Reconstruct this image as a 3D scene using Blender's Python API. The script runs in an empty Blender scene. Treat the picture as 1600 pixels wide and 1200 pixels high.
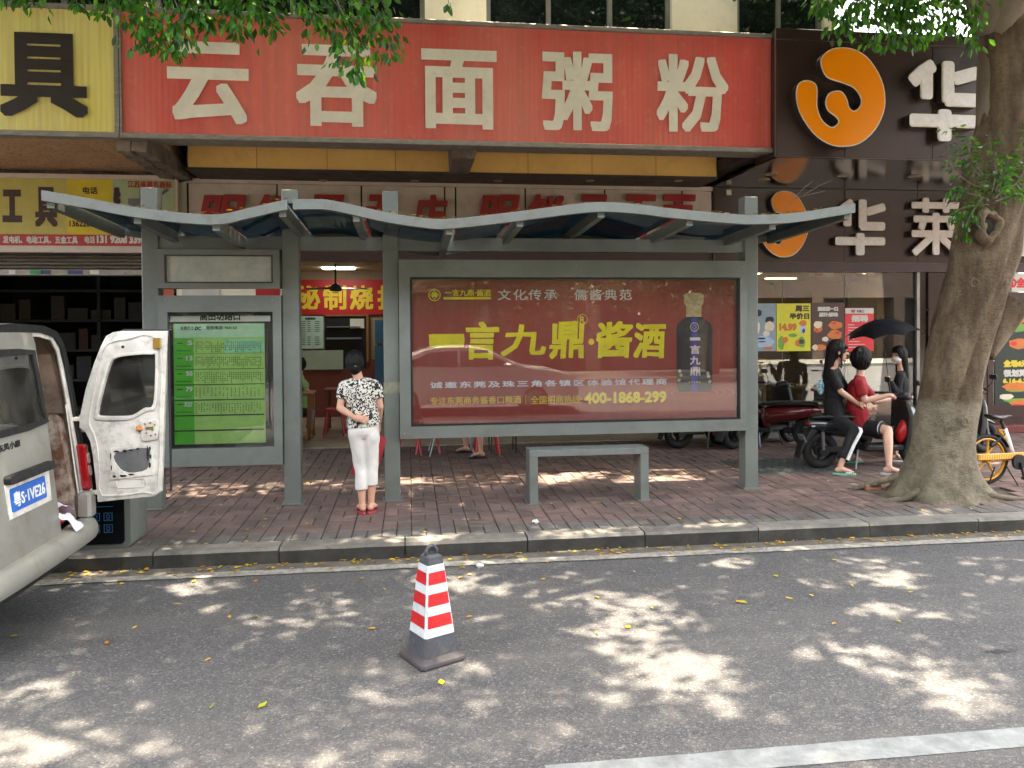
import bpy, bmesh, math, random
import numpy as np
from mathutils import Vector, Matrix, Euler, noise
R = math.radians
C = bpy.context.scene
COL = C.collection

# ---------------------------------------------------------------- camera
CAM_H = 1.90
YAW, PITCH, ROLL, FPX = R(7.4), R(0.9), R(0.38), 1230.0
cam_data = bpy.data.cameras.new('camera')
cam = bpy.data.objects.new('camera', cam_data)
COL.objects.link(cam)
cam.location = (0, 0, CAM_H)
_fw = Vector((math.sin(YAW)*math.cos(PITCH), math.cos(YAW)*math.cos(PITCH), -math.sin(PITCH)))
_rt = Vector((math.cos(YAW), -math.sin(YAW), 0))
_up = _rt.cross(_fw)
_rt2 = _rt*math.cos(ROLL) + _up*math.sin(ROLL)*(-1)
_up2 = _up*math.cos(ROLL) + _rt*math.sin(ROLL)
_rt2, _up2 = _rt2.normalized(), _up2.normalized()
M3 = Matrix((_rt2, _up2, -_fw)).transposed()
cam.matrix_world = Matrix.Translation((0, 0, CAM_H)) @ M3.to_4x4()
cam_data.sensor_width = 36.0
cam_data.lens = 36.0*FPX/1600.0
SHY = -73.0/1600.0
cam_data.shift_y = SHY
cam_data.clip_end = 400
C.camera = cam
def ray(px, py):
    x = (px-800)/FPX; y = -(py-600-SHY*1600)/FPX
    return _rt2*x + _up2*y + _fw
def W(px, py, Y):          # point of the vertical plane y=Y seen at px,py of the 1600x1200 photograph
    d = ray(px, py); t = Y/d.y
    return Vector((d.x*t, Y, CAM_H + d.z*t))
def G(px, py, z=0.0):      # point of the level plane at height z
    d = ray(px, py); t = (z-CAM_H)/d.z
    return Vector((d.x*t, d.y*t, z))
def WX(px, py, X):         # point of the plane x=X
    d = ray(px, py); t = X/d.x
    return Vector((X, d.y*t, CAM_H + d.z*t))

# ---------------------------------------------------------------- world, sun, exposure
SUN = Vector((0.16, 0.03, 1.0)).normalized()      # direction towards the sun, nearly overhead
world = bpy.data.worlds.new("World"); C.world = world; world.use_nodes = True
_nt = world.node_tree
_sky = _nt.nodes.new('ShaderNodeTexSky'); _sky.sky_type = 'NISHITA'; _sky.sun_disc = False
_sky.sun_elevation = math.asin(SUN.z); _sky.sun_rotation = math.atan2(SUN.x, SUN.y)
_sky.air_density = 1.0; _sky.dust_density = 5.0; _sky.ozone_density = 0.7
_bg = _nt.nodes['Background']; _bg.inputs['Strength'].default_value = 0.15
_hs = _nt.nodes.new('ShaderNodeHueSaturation'); _hs.inputs['Saturation'].default_value = 0.55     # hazy, whitish summer sky
_mx = _nt.nodes.new('ShaderNodeMix'); _mx.data_type = 'RGBA'; _mx.blend_type = 'MULTIPLY'; _mx.inputs[0].default_value = 1.0; _mx.inputs[7].default_value = (1.0, .95, .87, 1)
_nt.links.new(_sky.outputs[0], _hs.inputs['Color']); _nt.links.new(_hs.outputs[0], _mx.inputs[6]); _nt.links.new(_mx.outputs[2], _bg.inputs[0])
sd = bpy.data.lights.new('sun', 'SUN'); sd.energy = 2.5; sd.angle = R(0.6); sd.color = (1.0, 0.86, 0.66)
so = bpy.data.objects.new('sun', sd); COL.objects.link(so)
so.rotation_euler = SUN.to_track_quat('Z', 'Y').to_euler(); so.location = SUN*30
C.view_settings.view_transform = 'Standard'; C.view_settings.look = 'None'
C.view_settings.gamma = 1.0; C.view_settings.use_curve_mapping = False
C.view_settings.exposure = 3.9
C.render.engine = 'CYCLES'
C.cycles.max_bounces = 8; C.cycles.diffuse_bounces = 6; C.cycles.glossy_bounces = 3
C.cycles.transmission_bounces = 6; C.cycles.transparent_max_bounces = 12
C.cycles.caustics_reflective = False; C.cycles.caustics_refractive = False
C.cycles.use_denoising = True
C.cycles.sample_clamp_indirect = 6

# ---------------------------------------------------------------- materials
MT = {}
def lin(c):
    if isinstance(c, str):
        c = [int(c[i:i+2], 16)/255 for i in (0, 2, 4)]
        c = [x/12.92 if x <= .04045 else ((x+.055)/1.055)**2.4 for x in c]
    return (c[0], c[1], c[2], 1.0)
class NT:
    def __init__(s, m): s.t = m.node_tree; s.b = s.t.nodes['Principled BSDF']
    def n(s, typ, **kw):
        nd = s.t.nodes.new(typ)
        for k, v in kw.items():
            if k in nd.inputs.keys(): nd.inputs[k].default_value = v
            else: setattr(nd, k, v)
        return nd
    def l(s, a, b): s.t.links.new(a, b)
    def coord(s, kind='Object', scale=(1, 1, 1), rot=(0, 0, 0)):
        tc = s.n('ShaderNodeTexCoord'); mp = s.n('ShaderNodeMapping')
        mp.inputs['Scale'].default_value = scale; mp.inputs['Rotation'].default_value = rot
        s.l(tc.outputs[kind], mp.inputs[0]); return mp.outputs[0]
    def noise(s, vec, scale, detail=6, rough=.6, dist=0):
        nd = s.n('ShaderNodeTexNoise'); nd.inputs['Scale'].default_value = scale; nd.inputs['Detail'].default_value = detail
        nd.inputs['Roughness'].default_value = rough; nd.inputs['Distortion'].default_value = dist
        s.l(vec, nd.inputs['Vector']); return nd.outputs['Fac']
    def ramp(s, fac, stops, interp='LINEAR'):
        r = s.n('ShaderNodeValToRGB'); e = r.color_ramp.elements; r.color_ramp.interpolation = interp
        while len(e) < len(stops): e.new(.5)
        for q, (p, c) in zip(e, stops):
            q.position = p; q.color = lin(c) if not isinstance(c, (int, float)) else (c, c, c, 1)
        s.l(fac, r.inputs[0]); return r.outputs[0]
    def mix(s, fac, a, b, mode='MIX'):
        m = s.n('ShaderNodeMix'); m.data_type = 'RGBA'; m.blend_type = mode
        for v, i in ((fac, 0), (a, 6), (b, 7)):
            if hasattr(v, 'links') or hasattr(v, 'is_linked'): s.l(v, m.inputs[i])
            elif i == 0: m.inputs[0].default_value = v
            else: m.inputs[i].default_value = lin(v)
        return m.outputs[2]
    def bump(s, h, strength=.3, dist=.01):
        b = s.n('ShaderNodeBump'); b.inputs['Strength'].default_value = strength; b.inputs['Distance'].default_value = dist
        s.l(h, b.inputs['Height']); s.l(b.outputs[0], s.b.inputs['Normal']); return b
def newmat(name):
    m = bpy.data.materials.new(name); m.use_nodes = True; MT[name] = m
    return m, NT(m)
def mat(name, col, rough=.6, metal=0, col2=None, scale=6, bump=0, bscale=40, dirt=0, dirtcol=(.05, .045, .035), coat=0,
        spec=.5, grime=0, kind='Object', stretch=(1, 1, 1), perob=0, lo=.35, hi=.7, transl=0, emit=None):
    m, t = newmat(name)
    v = t.coord(kind, stretch)
    c2 = col2 if col2 is not None else tuple(x*.75 for x in lin(col)[:3])
    c = t.mix(t.ramp(t.noise(v, scale), [(lo, 0.0), (hi, 1.0)]), col, c2)
    if perob:
        oi = t.n('ShaderNodeObjectInfo'); hs = t.n('ShaderNodeHueSaturation')
        mr = t.n('ShaderNodeMapRange'); mr.inputs[3].default_value = 1-perob; mr.inputs[4].default_value = 1+perob
        t.l(oi.outputs['Random'], mr.inputs[0]); t.l(mr.outputs[0], hs.inputs['Value']); t.l(c, hs.inputs['Color']); c = hs.outputs[0]
    if dirt:
        f = t.ramp(t.noise(v, scale*2.7, 8, .7), [(.5, 0.0), (.68, dirt)])
        c = t.mix(f, c, dirtcol)
    t.l(c, t.b.inputs['Base Color'])
    t.b.inputs['Roughness'].default_value = rough; t.b.inputs['Metallic'].default_value = metal
    t.b.inputs['Specular IOR Level'].default_value = spec
    if coat: t.b.inputs['Coat Weight'].default_value = coat
    if bump: t.bump(t.noise(v, bscale, 6, .65), bump, .01)
    if rough > .2 and not coat:
        rr = t.ramp(t.noise(v, scale*3), [(.3, max(0, rough-.1)), (.7, min(1, rough+.12))]); t.l(rr, t.b.inputs['Roughness'])
    if emit:
        t.b.inputs['Emission Color'].default_value = lin(emit[0]); t.b.inputs['Emission Strength'].default_value = emit[1]
    return m
def flat(name, col, rough=.5, **k): return mat(name, col, rough, col2=tuple(x*.86 for x in lin(col)[:3]), scale=9, **k)

# ---------------------------------------------------------------- mesh building
class MB:
    """collects geometry; build() links it as one mesh object"""
    def __init__(s): s.v = []; s.f = []; s.m = []; s.mi = 0
    def add(s, vs, fs, mi=None):
        o = len(s.v); s.v += [tuple(p) for p in vs]; s.f += [tuple(i+o for i in f) for f in fs]
        s.m += [s.mi if mi is None else mi]*len(fs); return s
    def box(s, x0, x1, y0, y1, z0, z1, M=None, mi=None, bev=0):
        if bev:
            b = bev
            P = []
            for z, i in ((z0, b), (z0+b, 0), (z1-b, 0), (z1, b)):
                for (x, y) in ((x0+i+b*0, y0+i), (x1-i, y0+i), (x1-i, y1-i), (x0+i, y1-i)):
                    P.append((x, y, z))
            # chamfer the vertical edges too
            Q = []
            for z, i in ((z0, b), (z0+b, 0), (z1-b, 0), (z1, b)):
                a0, a1, c0, c1 = x0+i, x1-i, y0+i, y1-i
                for p in ((a0+b, c0), (a1-b, c0), (a1, c0+b), (a1, c1-b), (a1-b, c1), (a0+b, c1), (a0, c1-b), (a0, c0+b)): Q.append((p[0], p[1], z))
            F = [tuple(range(7, -1, -1)), tuple(range(24, 32))]
            for k in range(3):
                for j in range(8): F.append((k*8+j, k*8+(j+1) % 8, (k+1)*8+(j+1) % 8, (k+1)*8+j))
            vs = Q
        else:
            vs = [(x0, y0, z0), (x1, y0, z0), (x1, y1, z0), (x0, y1, z0), (x0, y0, z1), (x1, y0, z1), (x1, y1, z1), (x0, y1, z1)]
            F = [(3, 2, 1, 0), (4, 5, 6, 7), (0, 1, 5, 4), (1, 2, 6, 5), (2, 3, 7, 6), (3, 0, 4, 7)]
        if M is not None: vs = [M @ Vector(p) for p in vs]
        return s.add(vs, F, mi)
    def quad(s, a, b, c, d, mi=None): return s.add([a, b, c, d], [(0, 1, 2, 3)], mi)
    def tube(s, pts, r, n=8, mi=None, cap=True, flat=1.0, up=None):
        pts = [Vector(p) for p in pts]; rs = r if isinstance(r, (list, tuple)) else [r]*len(pts)
        vs = []; fs = []; prev = None
        for i, p in enumerate(pts):
            d = (pts[min(i+1, len(pts)-1)]-pts[max(i-1, 0)])
            d = d.normalized() if d.length > 1e-9 else Vector((0, 0, 1))
            if prev is None:
                u = Vector(up) if up else (Vector((0, 0, 1)) if abs(d.z) < .9 else Vector((1, 0, 0)))
                a = d.cross(u).normalized()
            else:
                a = prev - d*prev.dot(d)
                a = a.normalized() if a.length > 1e-6 else d.orthogonal().normalized()
            prev = a; b = d.cross(a)
            for k in range(n):
                t = 2*math.pi*k/n; vs.append(p + (a*math.cos(t) + b*math.sin(t)*flat)*rs[i])
        for i in range(len(pts)-1):
            for k in range(n):
                fs.append((i*n+k, i*n+(k+1) % n, (i+1)*n+(k+1) % n, (i+1)*n+k))
        if cap: fs.append(tuple(range(n-1, -1, -1))); fs.append(tuple((len(pts)-1)*n+k for k in range(n)))
        return s.add(vs, fs, mi)
    def cyl(s, c, r, h, n=16, axis='z', mi=None, r2=None):
        c = Vector(c); ax = {'x': Vector((1, 0, 0)), 'y': Vector((0, 1, 0)), 'z': Vector((0, 0, 1))}[axis] if isinstance(axis, str) else Vector(axis)
        return s.tube([c, c+ax*h], [r, r if r2 is None else r2], n, mi)
    def lathe(s, prof, c=(0, 0, 0), n=24, mi=None, M=None, a0=0, a1=2*math.pi):
        vs = []; fs = []; full = abs(a1-a0-2*math.pi) < 1e-6; m = n if full else n+1
        for (r, z) in prof:
            for k in range(m):
                t = a0+(a1-a0)*k/n; p = Vector((r*math.cos(t), r*math.sin(t), z))
                if M is not None: p = M @ p
                vs.append(Vector(c)+p)
        for i in range(len(prof)-1):
            for k in range(n): 
                k2 = (k+1) % m
                fs.append((i*m+k, i*m+k2, (i+1)*m+k2, (i+1)*m+k))
        return s.add(vs, fs, mi)
    def torus(s, c, Rr, r, axis='y', n=32, k=8, mi=None, sq=1.0):
        vs = []; fs = []
        for i in range(n):
            t = 2*math.pi*i/n
            for j in range(k):
                q = 2*math.pi*j/k; rr = Rr + r*math.cos(q); h = r*sq*math.sin(q)
                p = {'y': (rr*math.cos(t), h, rr*math.sin(t)), 'x': (h, rr*math.cos(t), rr*math.sin(t)), 'z': (rr*math.cos(t), rr*math.sin(t), h)}[axis]
                vs.append(Vector(c)+Vector(p))
        for i in range(n):
            for j in range(k): fs.append((i*k+j, ((i+1) % n)*k+j, ((i+1) % n)*k+(j+1) % k, i*k+(j+1) % k))
        return s.add(vs, fs, mi)
    def prism(s, poly, y0, y1, axis='y', mi=None, M=None):
        """poly: outline points in the plane across the axis, extruded y0..y1"""
        n = len(poly); vs = []
        for y in (y0, y1):
            for (a, b) in poly:
                p = {'y': (a, y, b), 'x': (y, a, b), 'z': (a, b, y)}[axis]
                vs.append(M @ Vector(p) if M is not None else p)
        fs = [tuple(range(n)), tuple(range(2*n-1, n-1, -1))]
        for k in range(n): fs.append((k, n+k, n+(k+1) % n, (k+1) % n))
        return s.add(vs, fs, mi)
    def ell(s, c, r, M=None, n=16, m=10, mi=None):
        vs = []; fs = []
        for i in range(m+1):
            a = math.pi*i/m
            for k in range(n):
                t = 2*math.pi*k/n
                p = Vector((r[0]*math.sin(a)*math.cos(t), r[1]*math.sin(a)*math.sin(t), r[2]*math.cos(a)))
                if M is not None: p = M @ p
                vs.append(Vector(c)+p)
        for i in range(m):
            for k in range(n): fs.append((i*n+k, (i+1)*n+k, (i+1)*n+(k+1) % n, i*n+(k+1) % n))
        return s.add(vs, fs, mi)
    def build(s, name, mats, parent=None, smooth=False, bevel=0, loc=None, weld=False, auto=None):
        me = bpy.data.meshes.new(name); me.from_pydata(s.v, [], s.f)
        for mm in (mats if isinstance(mats, (list, tuple)) else [mats]): me.materials.append(MT[mm] if isinstance(mm, str) else mm)
        if any(s.m): me.polygons.foreach_set('material_index', s.m)
        bm = bmesh.new(); bm.from_mesh(me)
        if weld: bmesh.ops.remove_doubles(bm, verts=bm.verts, dist=1e-5)
        if bevel:
            eds = [e for e in bm.edges if len(e.link_faces) == 2 and e.calc_face_angle(0) > .5]
            bmesh.ops.bevel(bm, geom=eds, offset=bevel, segments=2, affect='EDGES', profile=.6)
        bmesh.ops.recalc_face_normals(bm, faces=bm.faces) if s.closed else None
        bm.to_mesh(me); bm.free()
        if smooth or bevel: me.polygons.foreach_set('use_smooth', [True]*len(me.polygons))
        if auto or bevel:
            me.set_sharp_from_angle(angle=R(auto or 40))
        me.update()
        o = bpy.data.objects.new(name, me); COL.objects.link(o)
        if parent is not None: attach(o, parent)
        if loc is not None: o.location = loc
        return o
    closed = True
def attach(o, p):
    o.parent = p
    if p.get('_org'):
        o.matrix_parent_inverse = Matrix.Translation(-Vector(p['_org']))
def tag(o, label=None, cat=None, group=None, kind=None):
    if label: o['label'] = label
    if cat: o['category'] = cat
    if group: o['group'] = group
    if kind: o['kind'] = kind
    return o
def thing(name, label, cat, loc=(0, 0, 0), group=None, rz=0):
    o = bpy.data.objects.new(name, None); COL.objects.link(o); o.location = loc; o.rotation_euler = (0, 0, rz)
    o.empty_display_size = .1
    return tag(o, label, cat, group)
def wthing(name, label, cat, loc, group=None):
    """a thing whose parts are written in world coordinates"""
    o = thing(name, label, cat, loc, group); o['_org'] = list(loc); return o
def copy_tree(o, parent=None):
    c = o.copy(); COL.objects.link(c)
    if parent is not None: c.parent = parent; c.matrix_parent_inverse = o.matrix_parent_inverse.copy()
    for ch in list(o.children): copy_tree(ch, c)
    return c
def rounded(x0, x1, z0, z1, r, n=5):
    P = []
    for cx, cz, a in ((x1-r, z0+r, -90), (x1-r, z1-r, 0), (x0+r, z1-r, 90), (x0+r, z0+r, 180)):
        for k in range(n+1):
            t = R(a+90*k/n); P.append((cx+r*math.cos(t), cz+r*math.sin(t)))
    return P
def catmull(P, k=8, closed=False):
    P = [Vector(p) for p in P]; n = len(P); out = []
    rng = range(n if closed else n-1)
    for i in rng:
        g = (lambda j: P[j % n]) if closed else (lambda j: P[max(0, min(n-1, j))])
        a, b, c, d = g(i-1), g(i), g(i+1), g(i+2)
        for q in range(k):
            t = q/k
            out.append(.5*((2*b)+(c-a)*t+(2*a-5*b+4*c-d)*t*t+(3*b-a-3*c+d)*t*t*t))
    if not closed: out.append(P[-1])
    return out

# ---- lettering: real glyph outlines, thickened by laying shifted copies over each other
_tc = {}
def glyphs(s, shear=0, space=1.0, res=2):
    key = (s, shear, space)
    if key in _tc: return _tc[key]
    c = bpy.data.curves.new('t', 'FONT'); c.body = s; c.size = 1; c.shear = shear; c.space_character = space; c.resolution_u = res
    o = bpy.data.objects.new('t', c); COL.objects.link(o)
    bpy.context.view_layer.update(); dg = bpy.context.evaluated_depsgraph_get()
    me = bpy.data.meshes.new_from_object(o.evaluated_get(dg))
    v = np.empty(len(me.vertices)*3); me.vertices.foreach_get('co', v); v = v.reshape(-1, 3)[:, :2]
    f = [tuple(p.vertices) for p in me.polygons]
    bpy.data.objects.remove(o); bpy.data.curves.remove(c); bpy.data.meshes.remove(me)
    if len(v): v = v - v.min(0)
    sz = v.max(0) if len(v) else np.array([1., 1.])
    _tc[key] = (v, f, sz); return _tc[key]
def text_into(mb, s, x0, x1, z0, z1, y, bold=.0, mi=None, shear=0, depth=0, space=1.0, to=None, skew=None, keep=False):
    """fit the string into the rectangle x0..x1, z0..z1 of the plane y (front face towards -y)"""
    v, f, sz = glyphs(s, shear, space)
    if not len(v): return
    h = z1-z0; b = bold*h
    sx = (x1-x0-2*b)/sz[0]; sz_ = (z1-z0-2*b)/max(sz[1], 1e-6)
    offs = [(0, 0)]
    if b > 0: offs += [(b*i/2, b*j/2) for i in range(-2, 3) for j in range(-2, 3) if max(abs(i), abs(j)) == 2]
    for k, (ox, oz) in enumerate(offs):
        P = []
        for (a, c) in v:
            X = x0+b+a*sx+ox; Z = z0+b+c*sz_+oz
            if skew: X, Z = skew(X, Z)
            P.append((X, Z))
        yy = y-.00012*k
        if depth:
            n = len(P); vs = [(X, yy-depth, Z) for X, Z in P]+[(X, yy, Z) for X, Z in P]
            cnt = {}
            for q in f:
                for i in range(len(q)):
                    e = (q[i], q[(i+1) % len(q)]); cnt[e] = 1
            sides = [(a, b_, b_+n, a+n) for (a, b_) in cnt if (b_, a) not in cnt]
            fs = list(f)+sides
        else:
            vs = [(X, yy, Z) for X, Z in P]; fs = list(f)
        if to: vs = [to(Vector(p)) for p in vs]
        mb.add(vs, fs, mi)
def strokes(mb, paths, w, y, depth, mi=None, x0=0, z0=0, sx=1, sz=1, k=6):
    """fat round-ended strokes as solid bars: paths in unit box"""
    for j, p in enumerate(paths):
        ww = w
        if isinstance(p, tuple): p, ww = p
        pts = [Vector((x0+a*sx, z0+b*sz)) for a, b in p]
        left = []; right = []
        n = len(pts)
        for i, q in enumerate(pts):
            if i == 0: d = pts[1]-q
            elif i == n-1: d = q-pts[i-1]
            else: d = (pts[i+1]-q).normalized()+(q-pts[i-1]).normalized()
            d.normalize(); nn = Vector((-d.y, d.x))
            m = 1.0
            if 0 < i < n-1:
                e = (q-pts[i-1]).normalized(); m = min(1.6, 1/max(.4, abs(nn.dot(Vector((-e.y, e.x))))))
            left.append(q+nn*ww*.5*m); right.append(q-nn*ww*.5*m)
        d0 = (pts[0]-pts[1]).normalized(); d1 = (pts[-1]-pts[-2]).normalized(); c = ww*.22
        # chamfered ends
        def ends(Lp, Rp, d): 
            ax = (Rp-Lp).normalized(); return [Lp-d*c, Lp+ax*c*.3-d*c*.3, Lp+ax*c, Rp-ax*c, Rp-ax*c*.3-d*c*.3, Rp-d*c]
        poly = ends(right[0], left[0], d0)[::1]
        P = poly + left[1:-1] + ends(left[-1], right[-1], d1) + right[1:-1][::-1]
        yy = y-.0006*j
        mb.prism([(a.x, a.y) for a in P], yy-depth, yy, mi=mi)
# ================================================================ GROUND
rng = random.Random(7)
YK, SW = 6.46, 0.13      # kerb front, height of the pavement above the road
def asphalt():
    m, t = newmat('asphalt')
    v = t.coord('Object')
    big = t.ramp(t.noise(v, .55, 5, .6, .5), [(.3, '424246'), (.52, '4e4e50'), (.75, '5c5a58')])
    mid = t.mix(t.ramp(t.noise(v, 3.3, 7, .7), [(.35, 0.0), (.75, .45)]), big, '48484a')
    vo = t.n('ShaderNodeTexVoronoi'); vo.inputs['Scale'].default_value = 95; t.l(v, vo.inputs['Vector'])
    sep = t.n('ShaderNodeSeparateColor'); t.l(vo.outputs['Color'], sep.inputs[0])
    edge = t.ramp(vo.outputs['Distance'], [(.18, 1.0), (.5, 0.0)])
    grains = t.ramp(sep.outputs[0], [(0, '262628'), (.45, '414143'), (.78, '5e5d5d'), (.93, '827e79'), (1.0, 'a8a49c')])
    v2 = t.n('ShaderNodeTexVoronoi'); v2.inputs['Scale'].default_value = 210; t.l(v, v2.inputs['Vector'])
    s2 = t.n('ShaderNodeSeparateColor'); t.l(v2.outputs['Color'], s2.inputs[0])
    fine = t.ramp(s2.outputs[0], [(0, '303032'), (.6, '4a4a4c'), (1.0, '807c76')])
    c = t.mix(.5, grains, fine); c = t.mix(.42, c, mid)
    # oil stain near the right edge
    gp = t.n('ShaderNodeNewGeometry'); sb = t.n('ShaderNodeVectorMath', operation='SUBTRACT'); t.l(gp.outputs['Position'], sb.inputs[0]); oc = G(1560, 1018); sb.inputs[1].default_value = (oc.x, oc.y, 0)
    sc_ = t.n('ShaderNodeVectorMath', operation='MULTIPLY'); t.l(sb.outputs[0], sc_.inputs[0]); sc_.inputs[1].default_value = (2.6, 8.0, 0)
    ln = t.n('ShaderNodeVectorMath', operation='LENGTH'); t.l(sc_.outputs[0], ln.inputs[0]); ns = t.noise(v, 14, 6, .7)
    ad = t.n('ShaderNodeMath', operation='MULTIPLY_ADD'); t.l(ns, ad.inputs[0]); ad.inputs[1].default_value = 1.4; t.l(ln.outputs['Value'], ad.inputs[2])
    c = t.mix(t.ramp(ad.outputs[0], [(.95/2, .9), (1.7/2, .0)]) if False else t.ramp(ad.outputs[0], [(.80, .85), (1.0, 0.0)]), c, '1c1c1e')
    # an old oil stain and worn, paler wheel paths
    c = t.mix(t.ramp(t.noise(t.coord('Object', (.25, 1.6, 1)), 1.1, 4, .6), [(.46, 0.0), (.7, .30)]), c, '6e6b66')
    t.l(c, t.b.inputs['Base Color'])
    t.b.inputs['Roughness'].default_value = .82; t.b.inputs['Specular IOR Level'].default_value = .35
    h = t.n('ShaderNodeMath', operation='ADD'); t.l(edge, h.inputs[0]); t.l(t.noise(v, 260, 3, .6), h.inputs[1])
    t.bump(h.outputs[0], .75, .006)
asphalt()
mat('concrete', '8a857c', .85, col2=(.12, .115, .10), scale=5, bump=.35, bscale=120, dirt=.5, dirtcol=(.05, .045, .04))
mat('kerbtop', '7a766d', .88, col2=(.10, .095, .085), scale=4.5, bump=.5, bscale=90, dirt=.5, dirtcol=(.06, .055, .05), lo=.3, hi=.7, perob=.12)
mat('kerbface', '3e3c36', .9, col2=(.02, .019, .016), scale=4.5, bump=.5, bscale=90, dirt=.75, dirtcol=(.025, .025, .02), lo=.3, hi=.6, perob=.18)  # darker copy of kerbtop: grime and the front's shade put into the colour
mat('joint', '35322c', .95, scale=20, bump=.3)
mat('gutter', '635d52', .95, col2=(.07, .062, .05), scale=7, bump=.5, bscale=150, dirt=.6, dirtcol=(.03, .026, .02))
mat('roadpaint', '808484', .75, col2=(.13, .137, .135), scale=9, bump=.3, bscale=150, dirt=.6, dirtcol=(.12, .12, .12))
mat('oldpaint', 'a29d92', .85, col2=(.19, .18, .16), scale=10, bump=.3, bscale=150, dirt=.8, dirtcol=(.07, .065, .06), lo=.3, hi=.6)
def pavermat(name, a, b, c):
    m, t = newmat(name); v = t.coord('Object'); g = t.n('ShaderNodeNewGeometry'); oi = t.n('ShaderNodeObjectInfo')
    ad = t.n('ShaderNodeMath', operation='ADD'); t.l(g.outputs['Random Per Island'], ad.inputs[0]); t.l(oi.outputs['Random'], ad.inputs[1])
    fr = t.n('ShaderNodeMath', operation='FRACT'); t.l(ad.outputs[0], fr.inputs[0])
    base = t.ramp(fr.outputs[0], [(0, a), (.5, b), (1, c)])
    wv = t.n('ShaderNodeNewGeometry')
    wn = t.noise(wv.outputs['Position'], 1.1, 5, .6)
    x = t.mix(t.ramp(wn, [(.4, 0.0), (.62, .6)]), base, '4d4844')
    x = t.mix(t.ramp(t.noise(wv.outputs['Position'], 5.5, 7, .7), [(.45, 0.0), (.7, .6)]), x, '37332f')
    x = t.mix(t.ramp(t.noise(wv.outputs['Position'], 55, 5, .7), [(.52, 0.0), (.72, .35)]), x, '98908a')
    t.l(x, t.b.inputs['Base Color']); t.b.inputs['Roughness'].default_value = .85
    t.b.inputs['Specular IOR Level'].default_value = .3
    t.bump(t.noise(wv.outputs['Position'], 140, 5, .7), .35, .006)
pavermat('paver_red', '76605a', '685650', '826a62')
pavermat('paver_grey', '5e5c5a', '66635f', '575552')

MB().quad((-70, -30, -.03), (90, -30, -.03), (90, 60, -.03), (-70, 60, -.03)).build('ground', 'concrete')['kind'] = 'structure'
m_ = MB()
xs = [-40, -14, -7] + [-7+.5*k for k in range(1, 36)] + [20, 60]
m_.quad((-50, -9, 0), (70, -9, 0), (70, YK+.02, 0), (-50, YK+.02, 0))
tag(m_.build('road', 'asphalt'), kind='structure')
# painted lines and the dirty gutter strip
def strip(name, x0, x1, y0, y1, z, m, wob=.0, n=80, parent=None):
    b = MB(); r = random.Random(3)
    top = []; bot = []
    for k in range(n+1):
        x = x0+(x1-x0)*k/n
        bot.append((x, y0+r.uniform(-wob, wob), z)); top.append((x, y1+r.uniform(-wob, wob), z))
    b.add(bot+top, [(k, k+1, n+2+k, n+1+k) for k in range(n)])
    return b.build(name, m)
tag(strip('gutter', -30, 40, 6.30, YK+.01, .004, 'gutter', .012, 300), kind='structure')
tag(strip('edge_line', -30, 40, 6.17, 6.29, .008, 'oldpaint', .006, 400), kind='structure')
tag(strip('lane_line', .56, 6.4, 3.16, 3.315, .004, 'roadpaint', .002, 60), kind='structure')
tag(strip('lane_line', -9.5, -3.4, 3.16, 3.315, .004, 'roadpaint', .002, 60), kind='structure')

# kerb: one structure, each stone a part
kerb = MB(); kerb.box(-30, 40, YK+.03, YK+.2, -.02, .09)
kerb = kerb.build('kerb', 'joint'); tag(kerb, kind='structure')
jx = [-4.2, -3.1, G(236, 880, .06).x, G(435, 871, .06).x, G(633, 858, .06).x, G(823, 850, .06).x, G(1005, 842, .06).x, G(1182, 835, .06).x, G(1356, 828, .06).x]
while jx[-1] < 12: jx.append(jx[-1]+1.05)
jx = [-30, -5.3] + jx + [40]
for k in range(len(jx)-1):
    a, b = jx[k]+.006, jx[k+1]-.006; yo = rng.uniform(-.006, .006); zo = rng.uniform(-.004, .004)
    s = MB(); L = b-a; n = max(2, int(min(L, 3)/.15))
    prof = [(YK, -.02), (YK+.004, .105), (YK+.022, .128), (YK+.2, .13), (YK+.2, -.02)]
    vs = []
    for i in range(n+1):
        x = a+L*i/n
        for (y, z) in prof:
            vs.append((x, y+yo+(rng.uniform(-.004, .004) if y < YK+.03 else 0), z+zo*(z > 0)+(rng.uniform(-.002, .002) if z > .1 else 0)))
    q = len(prof)
    fs = [(i*q+j, i*q+(j+1) % q, (i+1)*q+(j+1) % q, (i+1)*q+j) for i in range(n) for j in range(q)]
    fs += [tuple(range(q)), tuple(range(n*q+q-1, n*q-1, -1))]
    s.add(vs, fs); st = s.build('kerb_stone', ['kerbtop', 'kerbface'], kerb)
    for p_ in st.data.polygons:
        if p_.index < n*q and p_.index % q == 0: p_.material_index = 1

# pavement: basket-weave pavers on a bed, border course along the kerb
side = MB(); side.box(-30, 40, YK+.2, 11.6, -.02, .112)
side = tag(side.build('sidewalk', 'joint'), kind='structure')
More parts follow.
